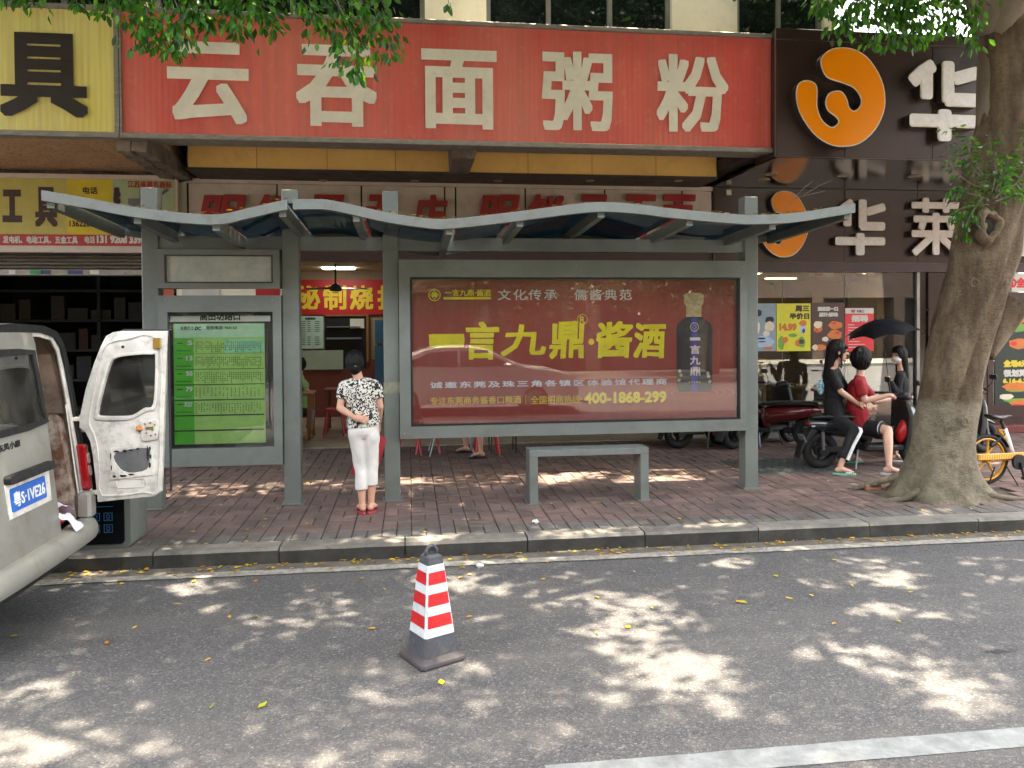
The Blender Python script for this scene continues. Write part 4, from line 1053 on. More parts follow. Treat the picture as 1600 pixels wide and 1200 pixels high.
def leafmat(name, cols, tr=.35):
    m = bpy.data.materials.new(name); m.use_nodes = True; MT[name] = m; t = NT(m)
    g = t.n('ShaderNodeNewGeometry'); c = t.ramp(g.outputs['Random Per Island'], [(i/(len(cols)-1), k) for i, k in enumerate(cols)])
    t.l(c, t.b.inputs['Base Color']); t.b.inputs['Roughness'].default_value = .38; t.b.inputs['Specular IOR Level'].default_value = .5
    tl = t.n('ShaderNodeBsdfTranslucent'); hs = t.n('ShaderNodeHueSaturation'); hs.inputs['Value'].default_value = 2.2; hs.inputs['Hue'].default_value = .475; hs.inputs['Saturation'].default_value = 1.1
    t.l(c, hs.inputs['Color']); t.l(hs.outputs[0], tl.inputs[0]); mx = t.n('ShaderNodeMixShader'); mx.inputs[0].default_value = tr
    t.l(t.b.outputs[0], mx.inputs[1]); t.l(tl.outputs[0], mx.inputs[2]); t.l(mx.outputs[0], m.node_tree.nodes['Material Output'].inputs[0])
leafmat('leaf', ['1e4212', '2c5a1a', '3f7a24', '264f1a', '5c9632', '1c3c12'], .42); leafmat('leaf_dark', ['1a3312', '24461a', '2f5a20'], .25)
nr = np.random.default_rng(4)
def leaf_cloud(name, pos, dirs, L, Wd, m, parent=None, kind=None, droop=.0):
    """pos (n,3), dirs (n,3): every leaf a folded six-point blade"""
    n = len(pos); d = dirs/np.linalg.norm(dirs, axis=1, keepdims=True)
    up = nr.normal(size=(n, 3)); s = np.cross(d, up); s /= np.linalg.norm(s, axis=1, keepdims=True)+1e-9; u = np.cross(s, d)
    L = (L*nr.uniform(.7, 1.15, n))[:, None]; w = (Wd*nr.uniform(.8, 1.15, n))[:, None]
    V = np.stack([pos, pos+d*L*.42+s*w*.5+u*w*.12, pos+d*L*.80+s*w*.30+u*w*.02-u*L*.06, pos+d*L-u*L*.12, pos+d*L*.80-s*w*.30+u*w*.02-u*L*.06, pos+d*L*.42-s*w*.5+u*w*.12], 1).reshape(-1, 3)
    base = (np.arange(n)*6)[:, None]
    F = np.concatenate([base+np.array([[0, 1, 2, 3]]), base+np.array([[0, 3, 4, 5]])], 1).reshape(-1)
    me = bpy.data.meshes.new(name); me.vertices.add(n*6); me.vertices.foreach_set('co', V.astype(np.float32).ravel())
    me.loops.add(n*8); me.loops.foreach_set('vertex_index', F.astype(np.int32)); me.polygons.add(n*2)
    me.polygons.foreach_set('loop_start', np.arange(0, n*8, 4, dtype=np.int32)); me.update(calc_edges=True)
    me.materials.append(MT[m]); o = bpy.data.objects.new(name, me); COL.objects.link(o)
    if parent is not None: attach(o, parent)
    if kind: o['kind'] = kind
    return o
# ---- trunk of the street tree: centre line and fluted radius per height
tree = wthing('street_tree', 'leaning street tree with fluted grey trunk, hollow knot and flared roots at the kerb', 'tree', TREE)
YTt = 7.45
def cl(pxl, pxr, py):
    a = W(pxl, py, YTt); b = W(pxr, py, YTt); return ((a.x+b.x)/2, YTt, a.z, (b.x-a.x)/2)
lv = [(1385, 1572, 790), (1400, 1548, 776), (1412, 1532, 755), (1422, 1526, 725), (1428, 1523, 690), (1434, 1524, 650), (1442, 1530, 610), (1452, 1541, 560), (1464, 1553, 510), (1478, 1571, 455), (1490, 1586, 405), (1502, 1592, 350), (1510, 1600, 290), (1524, 1606, 230), (1534, 1612, 150), (1534, 1612, 80), (1530, 1616, 0), (1530, 1622, -80), (1540, 1618, -220), (1560, 1620, -400)]
ctr = [cl(*a) for a in lv]
NA = 56
def trunk_ring(i, c):
    x, y, z, r = c; P = []
    hgt = (z-SW)
    for k in range(NA):
        a = 2*math.pi*k/NA
        tw = hgt*.55
        fl = .085*math.sin(2*a+tw*1.3+1.1)+.05*math.sin(3*a-tw*.9+.4)+.03*math.sin(5*a+tw)
        g = -.20*math.exp(-((a-4.75-.35*(hgt-1.6))/.13)**2)*(1 if .9 < hgt < 2.6 else .25)   # the long groove facing the street
        nz = .07*noise.noise(Vector((math.cos(a)*1.3, math.sin(a)*1.3, hgt*1.6)))+.035*noise.noise(Vector((math.cos(a)*4, math.sin(a)*4, hgt*4)))
        rt = 0
        if hgt < .38:
            q_ = (1-max(hgt, 0)/.38)**2
            rt = q_*.55*max(0, math.sin(3.5*a+.6))**1.5+q_*.25*max(0, math.sin(8*a+2))**2
        rr = r*(1+fl*.8+g+nz*1.6)*(.90 if hgt > .5 else .90+.08*(1-hgt/.5))+rt*.16
        P.append((x+rr*math.cos(a), y+rr*.92*math.sin(a), z))
    return P
# densify the levels
dense = []
cv_ = catmull([Vector((c[0], c[2], c[3])) for c in ctr], 4)
rings_ = [trunk_ring(i, (c[0], YTt, c[1], c[2])) for i, c in enumerate(cv_)]
tb = MB(); n = NA; tb.add([p for r_ in rings_ for p in r_], [(i*n+k, i*n+(k+1) % n, (i+1)*n+(k+1) % n, (i+1)*n+k) for i in range(len(rings_)-1) for k in range(n)])
tb.build('trunk', 'bark_painted', tree, smooth=True)
# roots
for pts, r0, r1 in (([(5.28, 7.36, .26), (5.0, 7.26, .19), (4.78, 7.22, .14), (4.52, 7.25, .125)], .085, .02),
                    ([(5.45, 7.28, .33), (5.64, 7.14, .20), (5.86, 7.08, .155), (6.14, 7.08, .135)], .07, .02),
                    ([(5.35, 7.35, .22), (5.46, 7.16, .15), (5.6, 7.06, .12)], .06, .02), ([(5.22, 7.35, .22), (5.12, 7.14, .15), (5.0, 7.02, .12)], .07, .02),
                    ([(5.05, 7.6, .3), (4.8, 7.75, .18), (4.6, 7.8, .13)], .06, .02), ([(5.45, 7.6, .3), (5.7, 7.8, .18), (5.9, 7.85, .13)], .06, .02)):
    P = catmull([Vector(p) for p in pts], 5); b = MB(); b.tube(P, [(r0+(r1-r0)*i/(len(P)-1))*.72*(1+.12*math.sin(i*1.9)) for i in range(len(P))], 9); b.build('root', 'bark_painted', tree, smooth=True)
# knots, the hollow with its lip, and the stub to the right
hp = W(1549, 352, YTt-.30)
b = MB(); b.torus((0, 0, 0), .105, .038, 'y', 28, 10)
o = b.build('hollow_lip', 'bark_painted', tree, smooth=True); 
for v in o.data.vertices:
    a = math.atan2(v.co.z, v.co.x); k = 1+.15*math.sin(3*a+1)+.08*math.sin(7*a); v.co = Vector((v.co.x*k*.92+hp.x, v.co.y*2.2+hp.y+.06, v.co.z*k*1.25+hp.z))
mat('hollow', '2a2018', .95, col2=(.012, .009, .006), scale=14, bump=.8, bscale=40)
b = MB(); b.ell((hp.x, hp.y+.09, hp.z), (.10, .07, .13), n=16, m=8); b.build('hollow', 'hollow', tree, smooth=True)
kn = W(1572, 490, YTt-.02)
b = MB(); P = catmull([Vector((kn.x-.25, YTt, kn.z-.42)), Vector((kn.x-.08, YTt-.02, kn.z-.16)), Vector((kn.x+.02, YTt-.03, kn.z+.02)), Vector((kn.x+.10, YTt-.03, kn.z+.12))], 5)
b.tube(P, [.11+.004*i if i < len(P)-2 else .09 for i in range(len(P))], 12); b.build('branch_stub', 'bark_painted', tree, smooth=True)
for px, py, r_ in ((1456, 648, .018), (1466, 660, .02), (1480, 662, .03), (1508, 660, .035), (1490, 712, .02), (1440, 690, .015), (1522, 442, .04), (1500, 458, .02)):
    p = W(px, py, YTt-.285 if px > 1440 else YTt-.26); b = MB(); b.torus((p.x, p.y, p.z), r_, r_*.3, 'y', 14, 6); b.build('bark_scar', 'bark_painted', tree, smooth=True)
# big limbs above the picture
limbs = [([(5.98, 7.45, 4.9), (5.4, 7.2, 5.9), (4.0, 6.6, 6.4), (2.5, 5.8, 7.0), (.8, 5.0, 7.4)], .19), ([(6.0, 7.45, 4.9), (6.3, 6.6, 6.0), (6.6, 5.0, 6.9), (6.4, 3.0, 7.6)], .2),
         ([(6.05, 7.5, 4.4), (6.8, 7.8, 5.6), (8.2, 7.6, 6.8)], .17), ([(6.0, 7.45, 5.0), (5.8, 7.2, 6.6), (5.3, 6.4, 8.4)], .2), ([(4.0, 6.6, 6.4), (3.6, 5.0, 7.2), (3.4, 3.0, 7.6)], .1), ([(5.85, 7.40, 5.0), (5.6, 7.3, 5.18), (5.42, 7.2, 5.35), (5.2, 7.1, 5.9)], .05)]
for pts, r0 in limbs:
    P = catmull([Vector(p) for p in pts], 6); b = MB(); b.tube(P, [r0*(1-.75*i/(len(P)-1)) for i in range(len(P))], 10); b.build('limb', 'bark', tree, smooth=True)
b = MB(); P = catmull([Vector((6.02, 7.47, 3.6)), Vector((6.05, 7.5, 4.4)), Vector((6.05, 7.45, 5.2)), Vector((5.98, 7.45, 6.0))], 4); b.tube(P, .17, 12); b.build('limb', 'bark', tree, smooth=True)

# ---- overhead crowns. Their gaps are cut to shape the sun patches on the ground.
lit = []      # (x, y, rx, ry, strength) of the sun patches on the ground
def patch(px, py, w, h, s=1.0, z=0.0):
    c = G(px, py, z); a = G(px-w/2, py, z); b_ = G(px+w/2, py, z); t_ = G(px, py-h/2, z); u_ = G(px, py+h/2, z)
    lit.append((c.x, c.y, (b_.x-a.x)/2, (t_.y-u_.y)/2, s))
for a in ((50, 1168, 230, 70, 1.0), (190, 1182, 150, 46, .9), (50, 1078, 120, 26, .8), (200, 1060, 60, 20, .6), (190, 1108, 80, 26, .55), (315, 916, 115, 20, 1), (330, 948, 80, 10, .8), (400, 972, 45, 10, .7), (500, 935, 90, 14, .9), (520, 966, 120, 26, .7), (420, 1058, 60, 30, .6), (450, 1050, 60, 40, .5),
          (600, 1085, 60, 26, .7), (545, 1050, 80, 30, .5), (450, 1120, 90, 50, .5), (345, 1188, 120, 30, .6), (480, 1190, 160, 36, .6), (600, 1050, 70, 30, .5),
          (725, 912, 60, 26, .9), (790, 922, 70, 14, .8), (740, 965, 70, 20, .8), (860, 935, 70, 22, 1), (920, 925, 70, 14, .8), (960, 905, 60, 12, .7), (990, 955, 120, 50, .95), (950, 985, 90, 30, .9), (985, 1010, 130, 34, 1), (1065, 1052, 150, 66, 1.15), (1010, 1058, 110, 36, .8), (1135, 1100, 80, 30, .8), (960, 1085, 50, 26, .9), (1050, 1110, 70, 22, .5), (880, 900, 60, 10, .5), (905, 1075, 50, 18, .4), (745, 1047, 50, 26, .6),
          (1080, 880, 60, 10, .8), (1140, 876, 70, 20, .9), (1370, 880, 80, 18, .9), (1390, 905, 90, 24, 1), (1280, 916, 70, 10, .9), (1425, 918, 40, 12, .7), (1390, 952, 110, 22, .9), (1475, 962, 90, 18, .7), (1265, 1008, 60, 22, .9), (1330, 1020, 130, 30, .9), (1400, 1045, 120, 30, .85), (1490, 1085, 120, 60, .95), (1560, 1070, 80, 30, .5), (1380, 1110, 70, 24, .4), (1500, 1040, 70, 24, .5), (1350, 985, 90, 16, .4), (1540, 878, 90, 12, .6), (1000, 890, 60, 8, .4), (1560, 905, 60, 12, .5)):
    patch(*a)
for a in ((320, 742, 110, 8, 1), (290, 751, 60, 6, .8), (525, 737, 90, 7, 1), (675, 740, 150, 6, 1), (650, 752, 70, 7, .9), (860, 750, 50, 12, 1), (905, 742, 70, 10, 1), (1000, 750, 80, 14, .9), (1060, 748, 60, 12, 1), (1030, 733, 90, 4, .9), (1175, 722, 50, 5, .6), (640, 742, 60, 8, .8),
          (420, 848, 90, 6, .8), (590, 842, 120, 6, .9), (660, 840, 90, 6, .9), (900, 832, 110, 7, 1), (960, 829, 60, 5, .8), (1120, 818, 110, 7, 1), (1200, 812, 60, 5, .9), (1320, 808, 60, 5, .5), (1410, 793, 60, 8, .8), (1450, 800, 60, 6, .6), (700, 835, 50, 4, .5), (160, 868, 60, 5, .8)):
    patch(*a, z=SW)
lit += [(-4.2, 3.0, .9, .6, .8), (-3.2, 1.6, .9, .7, 1), (-1, 1.2, .8, .5, 1), (1.2, .9, 1.0, .6, 1), (3.6, 1.6, .9, .6, 1), (6.5, 4.3, .7, .5, .9), (8.5, 5.3, .8, .4, .9), (7.5, 2.8, .9, .5, .9)]
lit = np.array(lit)
def lit_field(x, y):
    f = np.zeros_like(x)
    wx = x+.05*np.sin(y*21+x*9)+.03*np.sin(y*47); wy = y+.04*np.sin(x*17-y*7)+.025*np.sin(x*39)
    for (cx, cy, rx, ry, s) in lit:
        d = ((wx-cx)/(rx*1.08+.04))**2+((wy-cy)/(ry*1.12+.04))**2
        f = np.maximum(f, s*np.clip(1.55-d, 0, 1))
    return f
def crown(name, lo, hi, n, parent, m='leaf_dark', L=.13, Wd=.075):
    """leaves spread through a flattened dome, clumped, with gaps cut for the sun patches"""
    out = []; outd = []
    lo = np.array(lo, float); hi = np.array(hi, float)
    while sum(len(a) for a in out) < n:
        p = nr.uniform(lo, hi, (n, 3))
        c = (lo+hi)/2; r_ = (hi-lo)/2; q = (p-c)/r_; p[:, 2] += 3.0*np.clip((4.6-p[:, 1])/2.5, 0, 1)
        keep = (np.abs(q[:, 0])**4+np.abs(q[:, 1])**5) < 1; keep &= p[:, 1] < 9.75
        keep &= np.abs(q[:, 2]) < (1.05-.5*(q[:, 0]**2+q[:, 1]**2))
        g = p[:, :2]-SUN.x/SUN.z*0; gx_ = p[:, 0]-p[:, 2]*SUN.x/SUN.z; gy_ = p[:, 1]-p[:, 2]*SUN.y/SUN.z
        f = lit_field(gx_, gy_)
        f = f*(.92+.42*np.sin(gx_*31+np.sin(gy_*23)*2)*np.sin(gy_*37+np.sin(gx_*17)*2))
        keep &= nr.random(n) > f*1.1
        cl_ = np.sin(p[:, 0]*5.1+p[:, 2]*3)*np.sin(p[:, 1]*4.7-p[:, 2]*2.2)+np.sin(p[:, 0]*2.3+1)*np.sin(p[:, 1]*2.9+2)*.6
        dense = (np.abs(gx_+3.0) < 1.6) & (np.abs(gy_-5.2) < 1.15)  # thinning left out here to keep the van in shade
        keep &= (nr.random(n) < .72+.35*cl_) | dense
        # keep the view free: nothing of the overhead crown hangs into the picture
        py = 508-(p[:, 2]-CAM_H)/np.maximum(p[:, 1], .1)*FPX
        keep &= ~((py > -25) & (p[:, 1] > 0.3))
        out.append(p[keep]); dd = nr.normal(size=(keep.sum(), 3)); dd[:, 2] = dd[:, 2]*.35-.35; outd.append(dd)
    return leaf_cloud(name, np.concatenate(out)[:n], np.concatenate(outd)[:n], L, Wd, m, parent, 'stuff')
crown('crown', (-.5, -.4, 5.3), (10.5, 10.6, 9.6), 104000, tree)
t2_ = wthing('street_tree', 'street tree standing outside the picture on the left whose branches hang over the yellow sign', 'tree', (-5.4, 7.3, SW))
b = MB(); P = catmull([Vector(p) for p in ((-5.4, 7.3, .1), (-5.5, 7.3, 1.5), (-5.3, 7.2, 3.0), (-5.0, 7.0, 4.4), (-4.6, 6.6, 6.0), (-4.0, 6.0, 8.0))], 5); b.tube(P, [.34-.22*i/(len(P)-1) for i in range(len(P))], 14); b.build('trunk', 'bark_painted', t2_, smooth=True)
for pts in (((-5.1, 7.0, 4.4), (-3.8, 6.0, 5.8), (-2.0, 5.0, 6.6), (0, 3.8, 7.1)), ((-5.0, 7.0, 4.6), (-3.6, 7.6, 5.6), (-1.6, 7.6, 6.3), (.2, 7.5, 6.8)), ((-4.6, 6.6, 6.0), (-4.2, 4.2, 7.0), (-3.6, 1.5, 7.6))):
    P = catmull([Vector(p) for p in pts], 6); b = MB(); b.tube(P, [.15*(1-.8*i/(len(P)-1)) for i in range(len(P))], 9); b.build('limb', 'bark', t2_, smooth=True)
crown('crown', (-11.0, -.4, 5.3), (.9, 10.6, 9.6), 104000, t2_)

# ---- sprays that hang into the picture
def spray(parent, pts, nleaf, L=.085, Wd=.042, spread=.10, m='leaf', twig=True, name='leaves', rr=.006):
    P = catmull([Vector(p) for p in pts], 8); pos = []; dr = []
    if twig:
        b = MB(); b.tube(P, [rr*(1-.8*i/(len(P)-1)) for i in range(len(P))], 5); b.build('twig', 'bark', parent)
    for k in range(nleaf):
        i = min(len(P)-2, int((nr.random()**.8)*(len(P)-1))); a = P[i].lerp(P[i+1], nr.random())
        d = (P[i+1]-P[i]).normalized(); o_ = Vector(nr.normal(size=3)); o_ = (o_-d*o_.dot(d)).normalized()
        off = abs(nr.normal())*spread
        pos.append(a+o_*off); dd = o_*.7+d*.5+Vector((0, 0, -.75)); dr.append(dd)
    return leaf_cloud(name, np.array([tuple(p) for p in pos]), np.array([tuple(p) for p in dr]), L, Wd, m, parent, 'stuff')
def hang(parent, Y, chains, per, **k):
    for ch in chains:
        pts = [W(px, py, Y+(j*.05)) for j, (px, py) in enumerate(ch)]
        spray(parent, pts, per, **k)
Yh = 6.6
hang(t2_, Yh, [[(60, -60), (52, -10), (48, 8)], [(105, -60), (118, -10), (120, 12)], [(150, -60), (165, -5), (158, 22)], [(30, -60), (20, -20), (15, -8)]], 34, spread=.06)
hang(t2_, Yh, [[(150, -80), (190, -10), (215, 40), (228, 55)], [(180, -80), (225, 0), (240, 50), (246, 75)], [(210, -80), (250, 0), (265, 60), (268, 90)], [(240, -80), (275, 5), (285, 45), (283, 62)], [(170, -60), (200, -5), (232, 28)], [(260, -70), (300, -10), (322, 25), (330, 48)], [(300, -70), (345, -10), (368, 30), (372, 55)], [(280, -60), (300, 0), (300, 30)]], 88, spread=.09)
hang(t2_, Yh, [[(330, -70), (380, -10), (408, 25), (432, 50)], [(360, -70), (400, 0), (425, 30)], [(390, -70), (450, -5), (500, 30), (505, 44)], [(420, -60), (470, 0), (520, 45), (530, 75)], [(450, -60), (520, 0), (555, 60), (552, 112)], [(470, -60), (545, 0), (580, 50), (582, 90)], [(490, -60), (560, 0), (598, 30), (612, 92)], [(500, -50), (540, 30), (556, 80), (548, 122)], [(400, -70), (380, 0), (350, 10)], [(520, -60), (580, -20), (600, 10), (604, 40)]], 85, spread=.085)
hang(t2_, Yh-.3, [[(690, -60), (700, -10), (700, 12)]], 12, spread=.03)
hang(tree, Yh+.1, [[(1330, -70), (1300, -10), (1285, 20)], [(1350, -70), (1330, 0), (1318, 30), (1320, 45)], [(1370, -70), (1360, 0), (1368, 50), (1364, 72)], [(1390, -70), (1385, 0), (1398, 40), (1402, 68)], [(1420, -70), (1410, 0), (1425, 40), (1440, 60)], [(1450, -70), (1440, -5), (1452, 30), (1446, 50)], [(1340, -70), (1345, 0), (1340, 30)], [(1400, -70), (1400, -10), (1415, 25)], [(1430, -70), (1420, 0), (1408, 30)]], 105, spread=.11)
hang(tree, Yh+.2, [[(1470, -60), (1478, -5), (1480, 30), (1476, 45)], [(1500, -60), (1512, 0), (1520, 50), (1525, 72)], [(1480, -60), (1490, 0), (1498, 28)], [(1520, -60), (1525, 10), (1512, 30), (1498, 50)], [(1300, -80), (1290, -20), (1300, 5)]], 60, spread=.08)
# shoots growing from the trunk
Ys = YTt-.33
sh1 = [[(1545, 290), (1520, 262), (1500, 235), (1482, 195)], [(1545, 300), (1515, 285), (1490, 265), (1480, 240)], [(1540, 310), (1508, 300), (1480, 296)], [(1545, 320), (1515, 322), (1495, 330), (1490, 345)], [(1535, 310), (1512, 345), (1510, 375)], [(1540, 280), (1518, 245), (1512, 215)]]
hang(tree, Ys, sh1, 46, spread=.055, L=.068, Wd=.034)
sh2 = [[(1550, 300), (1556, 265), (1550, 235), (1546, 212)], [(1555, 310), (1575, 285), (1588, 255), (1596, 215)], [(1555, 315), (1590, 300), (1610, 280)], [(1560, 300), (1570, 265), (1582, 240)], [(1565, 305), (1598, 270), (1604, 190)], [(1556, 300), (1562, 280), (1566, 262)]]
hang(tree, Ys-.05, sh2, 44, spread=.06, L=.068, Wd=.034)
# dead twig on the shelter roof
b = MB()
for pts in ([(1215, 345), (1240, 310), (1290, 298)], [(1240, 310), (1258, 292), (1270, 283)], [(1255, 305), (1280, 290), (1300, 282)]):
    b.tube([W(a, c, 7.4) for a, c in pts], .003, 4)
tg = b.build('dead_twig', 'bark'); tag(tg, 'thin bare dead twig lying on the right end of the shelter roof', 'twig')

lb = G(1363, 765, SW); flat('brick_orange', '9a6a50', .9); b = MB(); b.box(lb.x-.09, lb.x+.09, lb.y-.03, lb.y+.06, SW, SW+.055, bev=.006); tag(b.build('loose_brick', 'brick_orange'), 'loose orange brick lying on the paving at the left root of the tree', 'brick')
# ---- fallen leaves
leafmat('leaf_yellow', ['b08a10', 'c8a818', 'a07018', '9aa028', 'b86c20', 'd0b830'], .1)
def ground_leaves(name, pts, L=.054, Wd=.036, m='leaf_yellow', kind='stuff'):
    P = np.array(pts); n_ = len(P); a = nr.uniform(0, 6.28, n_); d = np.stack([np.cos(a), np.sin(a), nr.uniform(-.1, .25, n_)], 1)
    s = nr.normal(size=(n_, 3)); o = leaf_cloud(name, P, d, L, Wd, m)
    # lay them flat: squash heights towards their start point
    me = o.data; v = np.empty(len(me.vertices)*3, np.float32); me.vertices.foreach_get('co', v); v = v.reshape(-1, 6, 3); z0 = P[:, 2][:, None]; v[:, :, 2] = z0+np.abs(v[:, :, 2]-z0)*.35; me.vertices.foreach_set('co', v.ravel()); me.update()
    if kind: o['kind'] = kind
    return o
gl = []
for k in range(300): gl.append((nr.uniform(-3.6, 9), 6.45-abs(nr.normal())*.10, .012))
for k in range(28): gl.append((nr.uniform(-3, 8), nr.uniform(4.6, 6.3), .008))
for px, py in ((210, 890), (223, 893), (320, 885), (345, 880), (370, 868), (440, 882), (450, 884), (460, 889), (530, 878), (435, 886), (190, 915), (270, 946), (205, 985), (16, 995), (30, 935), (120, 920), (180, 910), (300, 895), (574, 985), (576, 870), (705, 870), (722, 902), (570, 905), (1155, 940), (1240, 938), (1305, 975), (1080, 865), (1420, 928), (850, 905), (935, 993), (330, 1030), (360, 968), (395, 965)):
    p = G(px, py); gl.append((p.x, p.y, .01))
ground_leaves('fallen_leaves', gl)
gs = []
for k in range(90): gs.append((nr.uniform(-3.5, 8), nr.uniform(6.6, 10.5), SW+.008))
for px, py in ((435, 797), (418, 812), (490, 805), (390, 828), (380, 848), (480, 820), (410, 782), (300, 833), (683, 782), (802, 800), (748, 813), (722, 831), (893, 798), (925, 788), (540, 765)):
    p = G(px, py, SW); gs.append((p.x, p.y, SW+.01))
ground_leaves('fallen_leaves', gs, .05, .03)
# the roof litter
rl = []
for k in range(600):
    x = nr.uniform(-2.4, 3.9); low = 1-(ztop(x)-2.83)/.2
    if nr.random() < low: rl.append((x, nr.uniform(YF0+.005, YF0+.35), ztop(x)+.016))
ground_leaves('roof_litter', rl, .06, .03)
for (px, py), lab in (((335, 1100), 'curled orange leaf on the open asphalt at the lower left'), ((402, 1110), 'pointed yellow leaf on the asphalt right of the curled orange one'), ((692, 1073), 'yellow leaf on the asphalt just below the traffic cone'), ((1155, 941), 'rust brown leaf on the asphalt left of the sunlit patches on the right')):
    p = G(px, py); o = ground_leaves('fallen_leaf', [(p.x, p.y, .012)], .07, .045, kind=None); tag(o, lab, 'leaf')
flat('tissue', 'd8d8d4', .8)
for (px, py, z), lab in (((837, 818, SW), 'crumpled white tissue on the paving near the kerb below the bench'), ((750, 887, 0), 'crumpled white tissue on the road just right of the cone top')):
    p = G(px, py, z); b = MB(); b.ell((p.x, p.y, p.z+.015), (.03, .022, .018), n=9, m=6)
    b.v = [(v[0]+random.uniform(-.008, .008), v[1]+random.uniform(-.008, .008), v[2]+random.uniform(-.006, .008)) for v in b.v]; tag(b.build('crumpled_tissue', 'tissue'), lab, 'tissue')
# ================================================================ helper: flat outline with holes, extruded
def plate(name, outlines, y0, y1, m, parent, axis='y', shear=None, bevel=0, smooth=False):
    cu = bpy.data.curves.new('p', 'CURVE'); cu.dimensions = '2D'; cu.fill_mode = 'BOTH'; cu.extrude = abs(y1-y0)/2
    if bevel: cu.bevel_depth = bevel; cu.bevel_resolution = 1; cu.extrude -= bevel; cu.offset = -bevel
    for ol in outlines:
        sp = cu.splines.new('POLY'); sp.points.add(len(ol)-1)
        for p, (a, b) in zip(sp.points, ol): p.co = (a, b, 0, 1)
        sp.use_cyclic_u = True
    o = bpy.data.objects.new('p', cu); COL.objects.link(o); bpy.context.view_layer.update()
    me = bpy.data.meshes.new_from_object(o.evaluated_get(bpy.context.evaluated_depsgraph_get()))
    bpy.data.objects.remove(o); bpy.data.curves.remove(cu)
    mid = (y0+y1)/2
    for v in me.vertices:
        a, b, c = v.co
        p = Vector((a, mid-c, b)) if axis == 'y' else Vector((mid+c, a, b))
        if shear: p = shear(p)
        v.co = p
    me.materials.clear(); me.materials.append(MT[m]); me.name = name
    bm = bmesh.new(); bm.from_mesh(me); bmesh.ops.remove_doubles(bm, verts=bm.verts, dist=1e-5); bmesh.ops.recalc_face_normals(bm, faces=bm.faces); bm.to_mesh(me); bm.free()
    if smooth or bevel: me.polygons.foreach_set('use_smooth', [True]*len(me.polygons)); me.set_sharp_from_angle(angle=R(35))
    o = bpy.data.objects.new(name, me); COL.objects.link(o); attach(o, parent) if parent is not None else None
    return o
def sm(pts, k=4): return [(p.x, p.y) for p in catmull([Vector(p) for p in pts], k, True)]

# ================================================================ VAN
mat('van_paint', '96958c', .4, metal=.25, col2=(.235, .23, .205), scale=1.3, bump=.06, bscale=9, dirt=.55, dirtcol=(.16, .14, .10), coat=.0, lo=.3, hi=.7)
mat('van_inner', 'dad6cc', .5, col2=(.52, .50, .45), scale=4.5, bump=.12, bscale=20, dirt=.6, dirtcol=(.20, .18, .155), lo=.35, hi=.65)
mat('van_trim', '7d6a58', .8, col2=(.12, .085, .06), scale=3, bump=.3, dirt=.6, dirtcol=(.06, .025, .015))
mat('rust', '5a3a2a', .9, col2=(.30, .25, .20), scale=7, bump=.6, bscale=30, dirt=.7, dirtcol=(.05, .02, .012), lo=.42, hi=.6)
mat('seal', '17181a', .55, bump=.2); flat('plate_blue', '1f5fb8', .4); flat('plate_white', 'e6e8ea', .4)
mat('lamp_red', '98141a', .15, col2=(.22, .008, .01), scale=4, coat=.5); mat('lamp_clear', 'c09898', .15, coat=.5); mat('brass', 'a8853c', .4, metal=.7, dirt=.4)
mat('tyre', '1c1c1d', .8, bump=.3); mat('steel', '8c8e90', .35, metal=.8, dirt=.3); flat('orange_plastic', 'd08a4a', .5); flat('paper', 'cfcbe0', .7)
van = wthing('parked_van', 'worn silver grey minivan at the left edge with one rear door standing open', 'van', (-4.2, 5.25, 0))
VK = .102
def vsh(p): return Vector((p.x-VK*(p.z-.5), p.y, p.z))
def VD(px, py, off=0):     # point of the raked rear plane
    d = ray(px, py); x0 = -2.29+off-VK*(CAM_H-.5)
    t = x0/(d.x+VK*d.z); p = Vector((d.x*t, d.y*t, CAM_H+d.z*t)); return (p.y, p.z)
YC, HW = 5.25, .775
def vring(x, s=1.0, top=1.93, inset=0):
    half = [(HW*.93, .38), (HW, .50), (HW*1.0, .95), (HW*.985, 1.12), (HW*.95, 1.40), (HW*.90, 1.66), (HW*.85, 1.80), (HW*.74, 1.885), (HW*.5, 1.925), (0, 1.94)]
    P = [(YC-h*s+inset, z+(inset if z < .6 else -inset)*(1)) for h, z in half]; P += [(YC+h*s-inset, z+(inset if z < .6 else -inset)) for h, z in half[-2::-1]]
    return [(x-VK*(z-.5)*(1 if x > -2.6 else .3), y, .38+(z-.38)*(top-.38)/(1.94-.38) if z > .6 else z) for y, z in P]
def loftx(rings, name, m, flip=False, par=van, close=True):
    n = len(rings[0]); b = MB(); fs = []
    for i in range(len(rings)-1):
        for k in range(n-(0 if close else 1)): fs.append((i*n+k, i*n+(k+1) % n, (i+1)*n+(k+1) % n, (i+1)*n+k))
    b.add([p for r_ in rings for p in r_], fs); b.closed = True
    return b.build(name, m, par, smooth=True, auto=50)
body = loftx([vring(-2.30), vring(-2.34, 1.01), vring(-2.55, 1.03), vring(-4.2, 1.04, 1.95), vring(-5.4, 1.03, 1.93), vring(-5.9, .99, 1.80), vring(-6.25, .95, 1.25), vring(-6.3, .93, 1.0)], 'body', 'van_paint')
b = MB(); r_ = vring(-6.3, .93, 1.0); b.add(r_, [tuple(range(len(r_)))]); b.build('front_panel', 'van_paint', van)
loftx([vring(-2.302, .97, 1.90, .02), vring(-2.7, .95, 1.88, .04), vring(-5.3, .95, 1.86, .04)], 'inner_lining', 'van_trim')
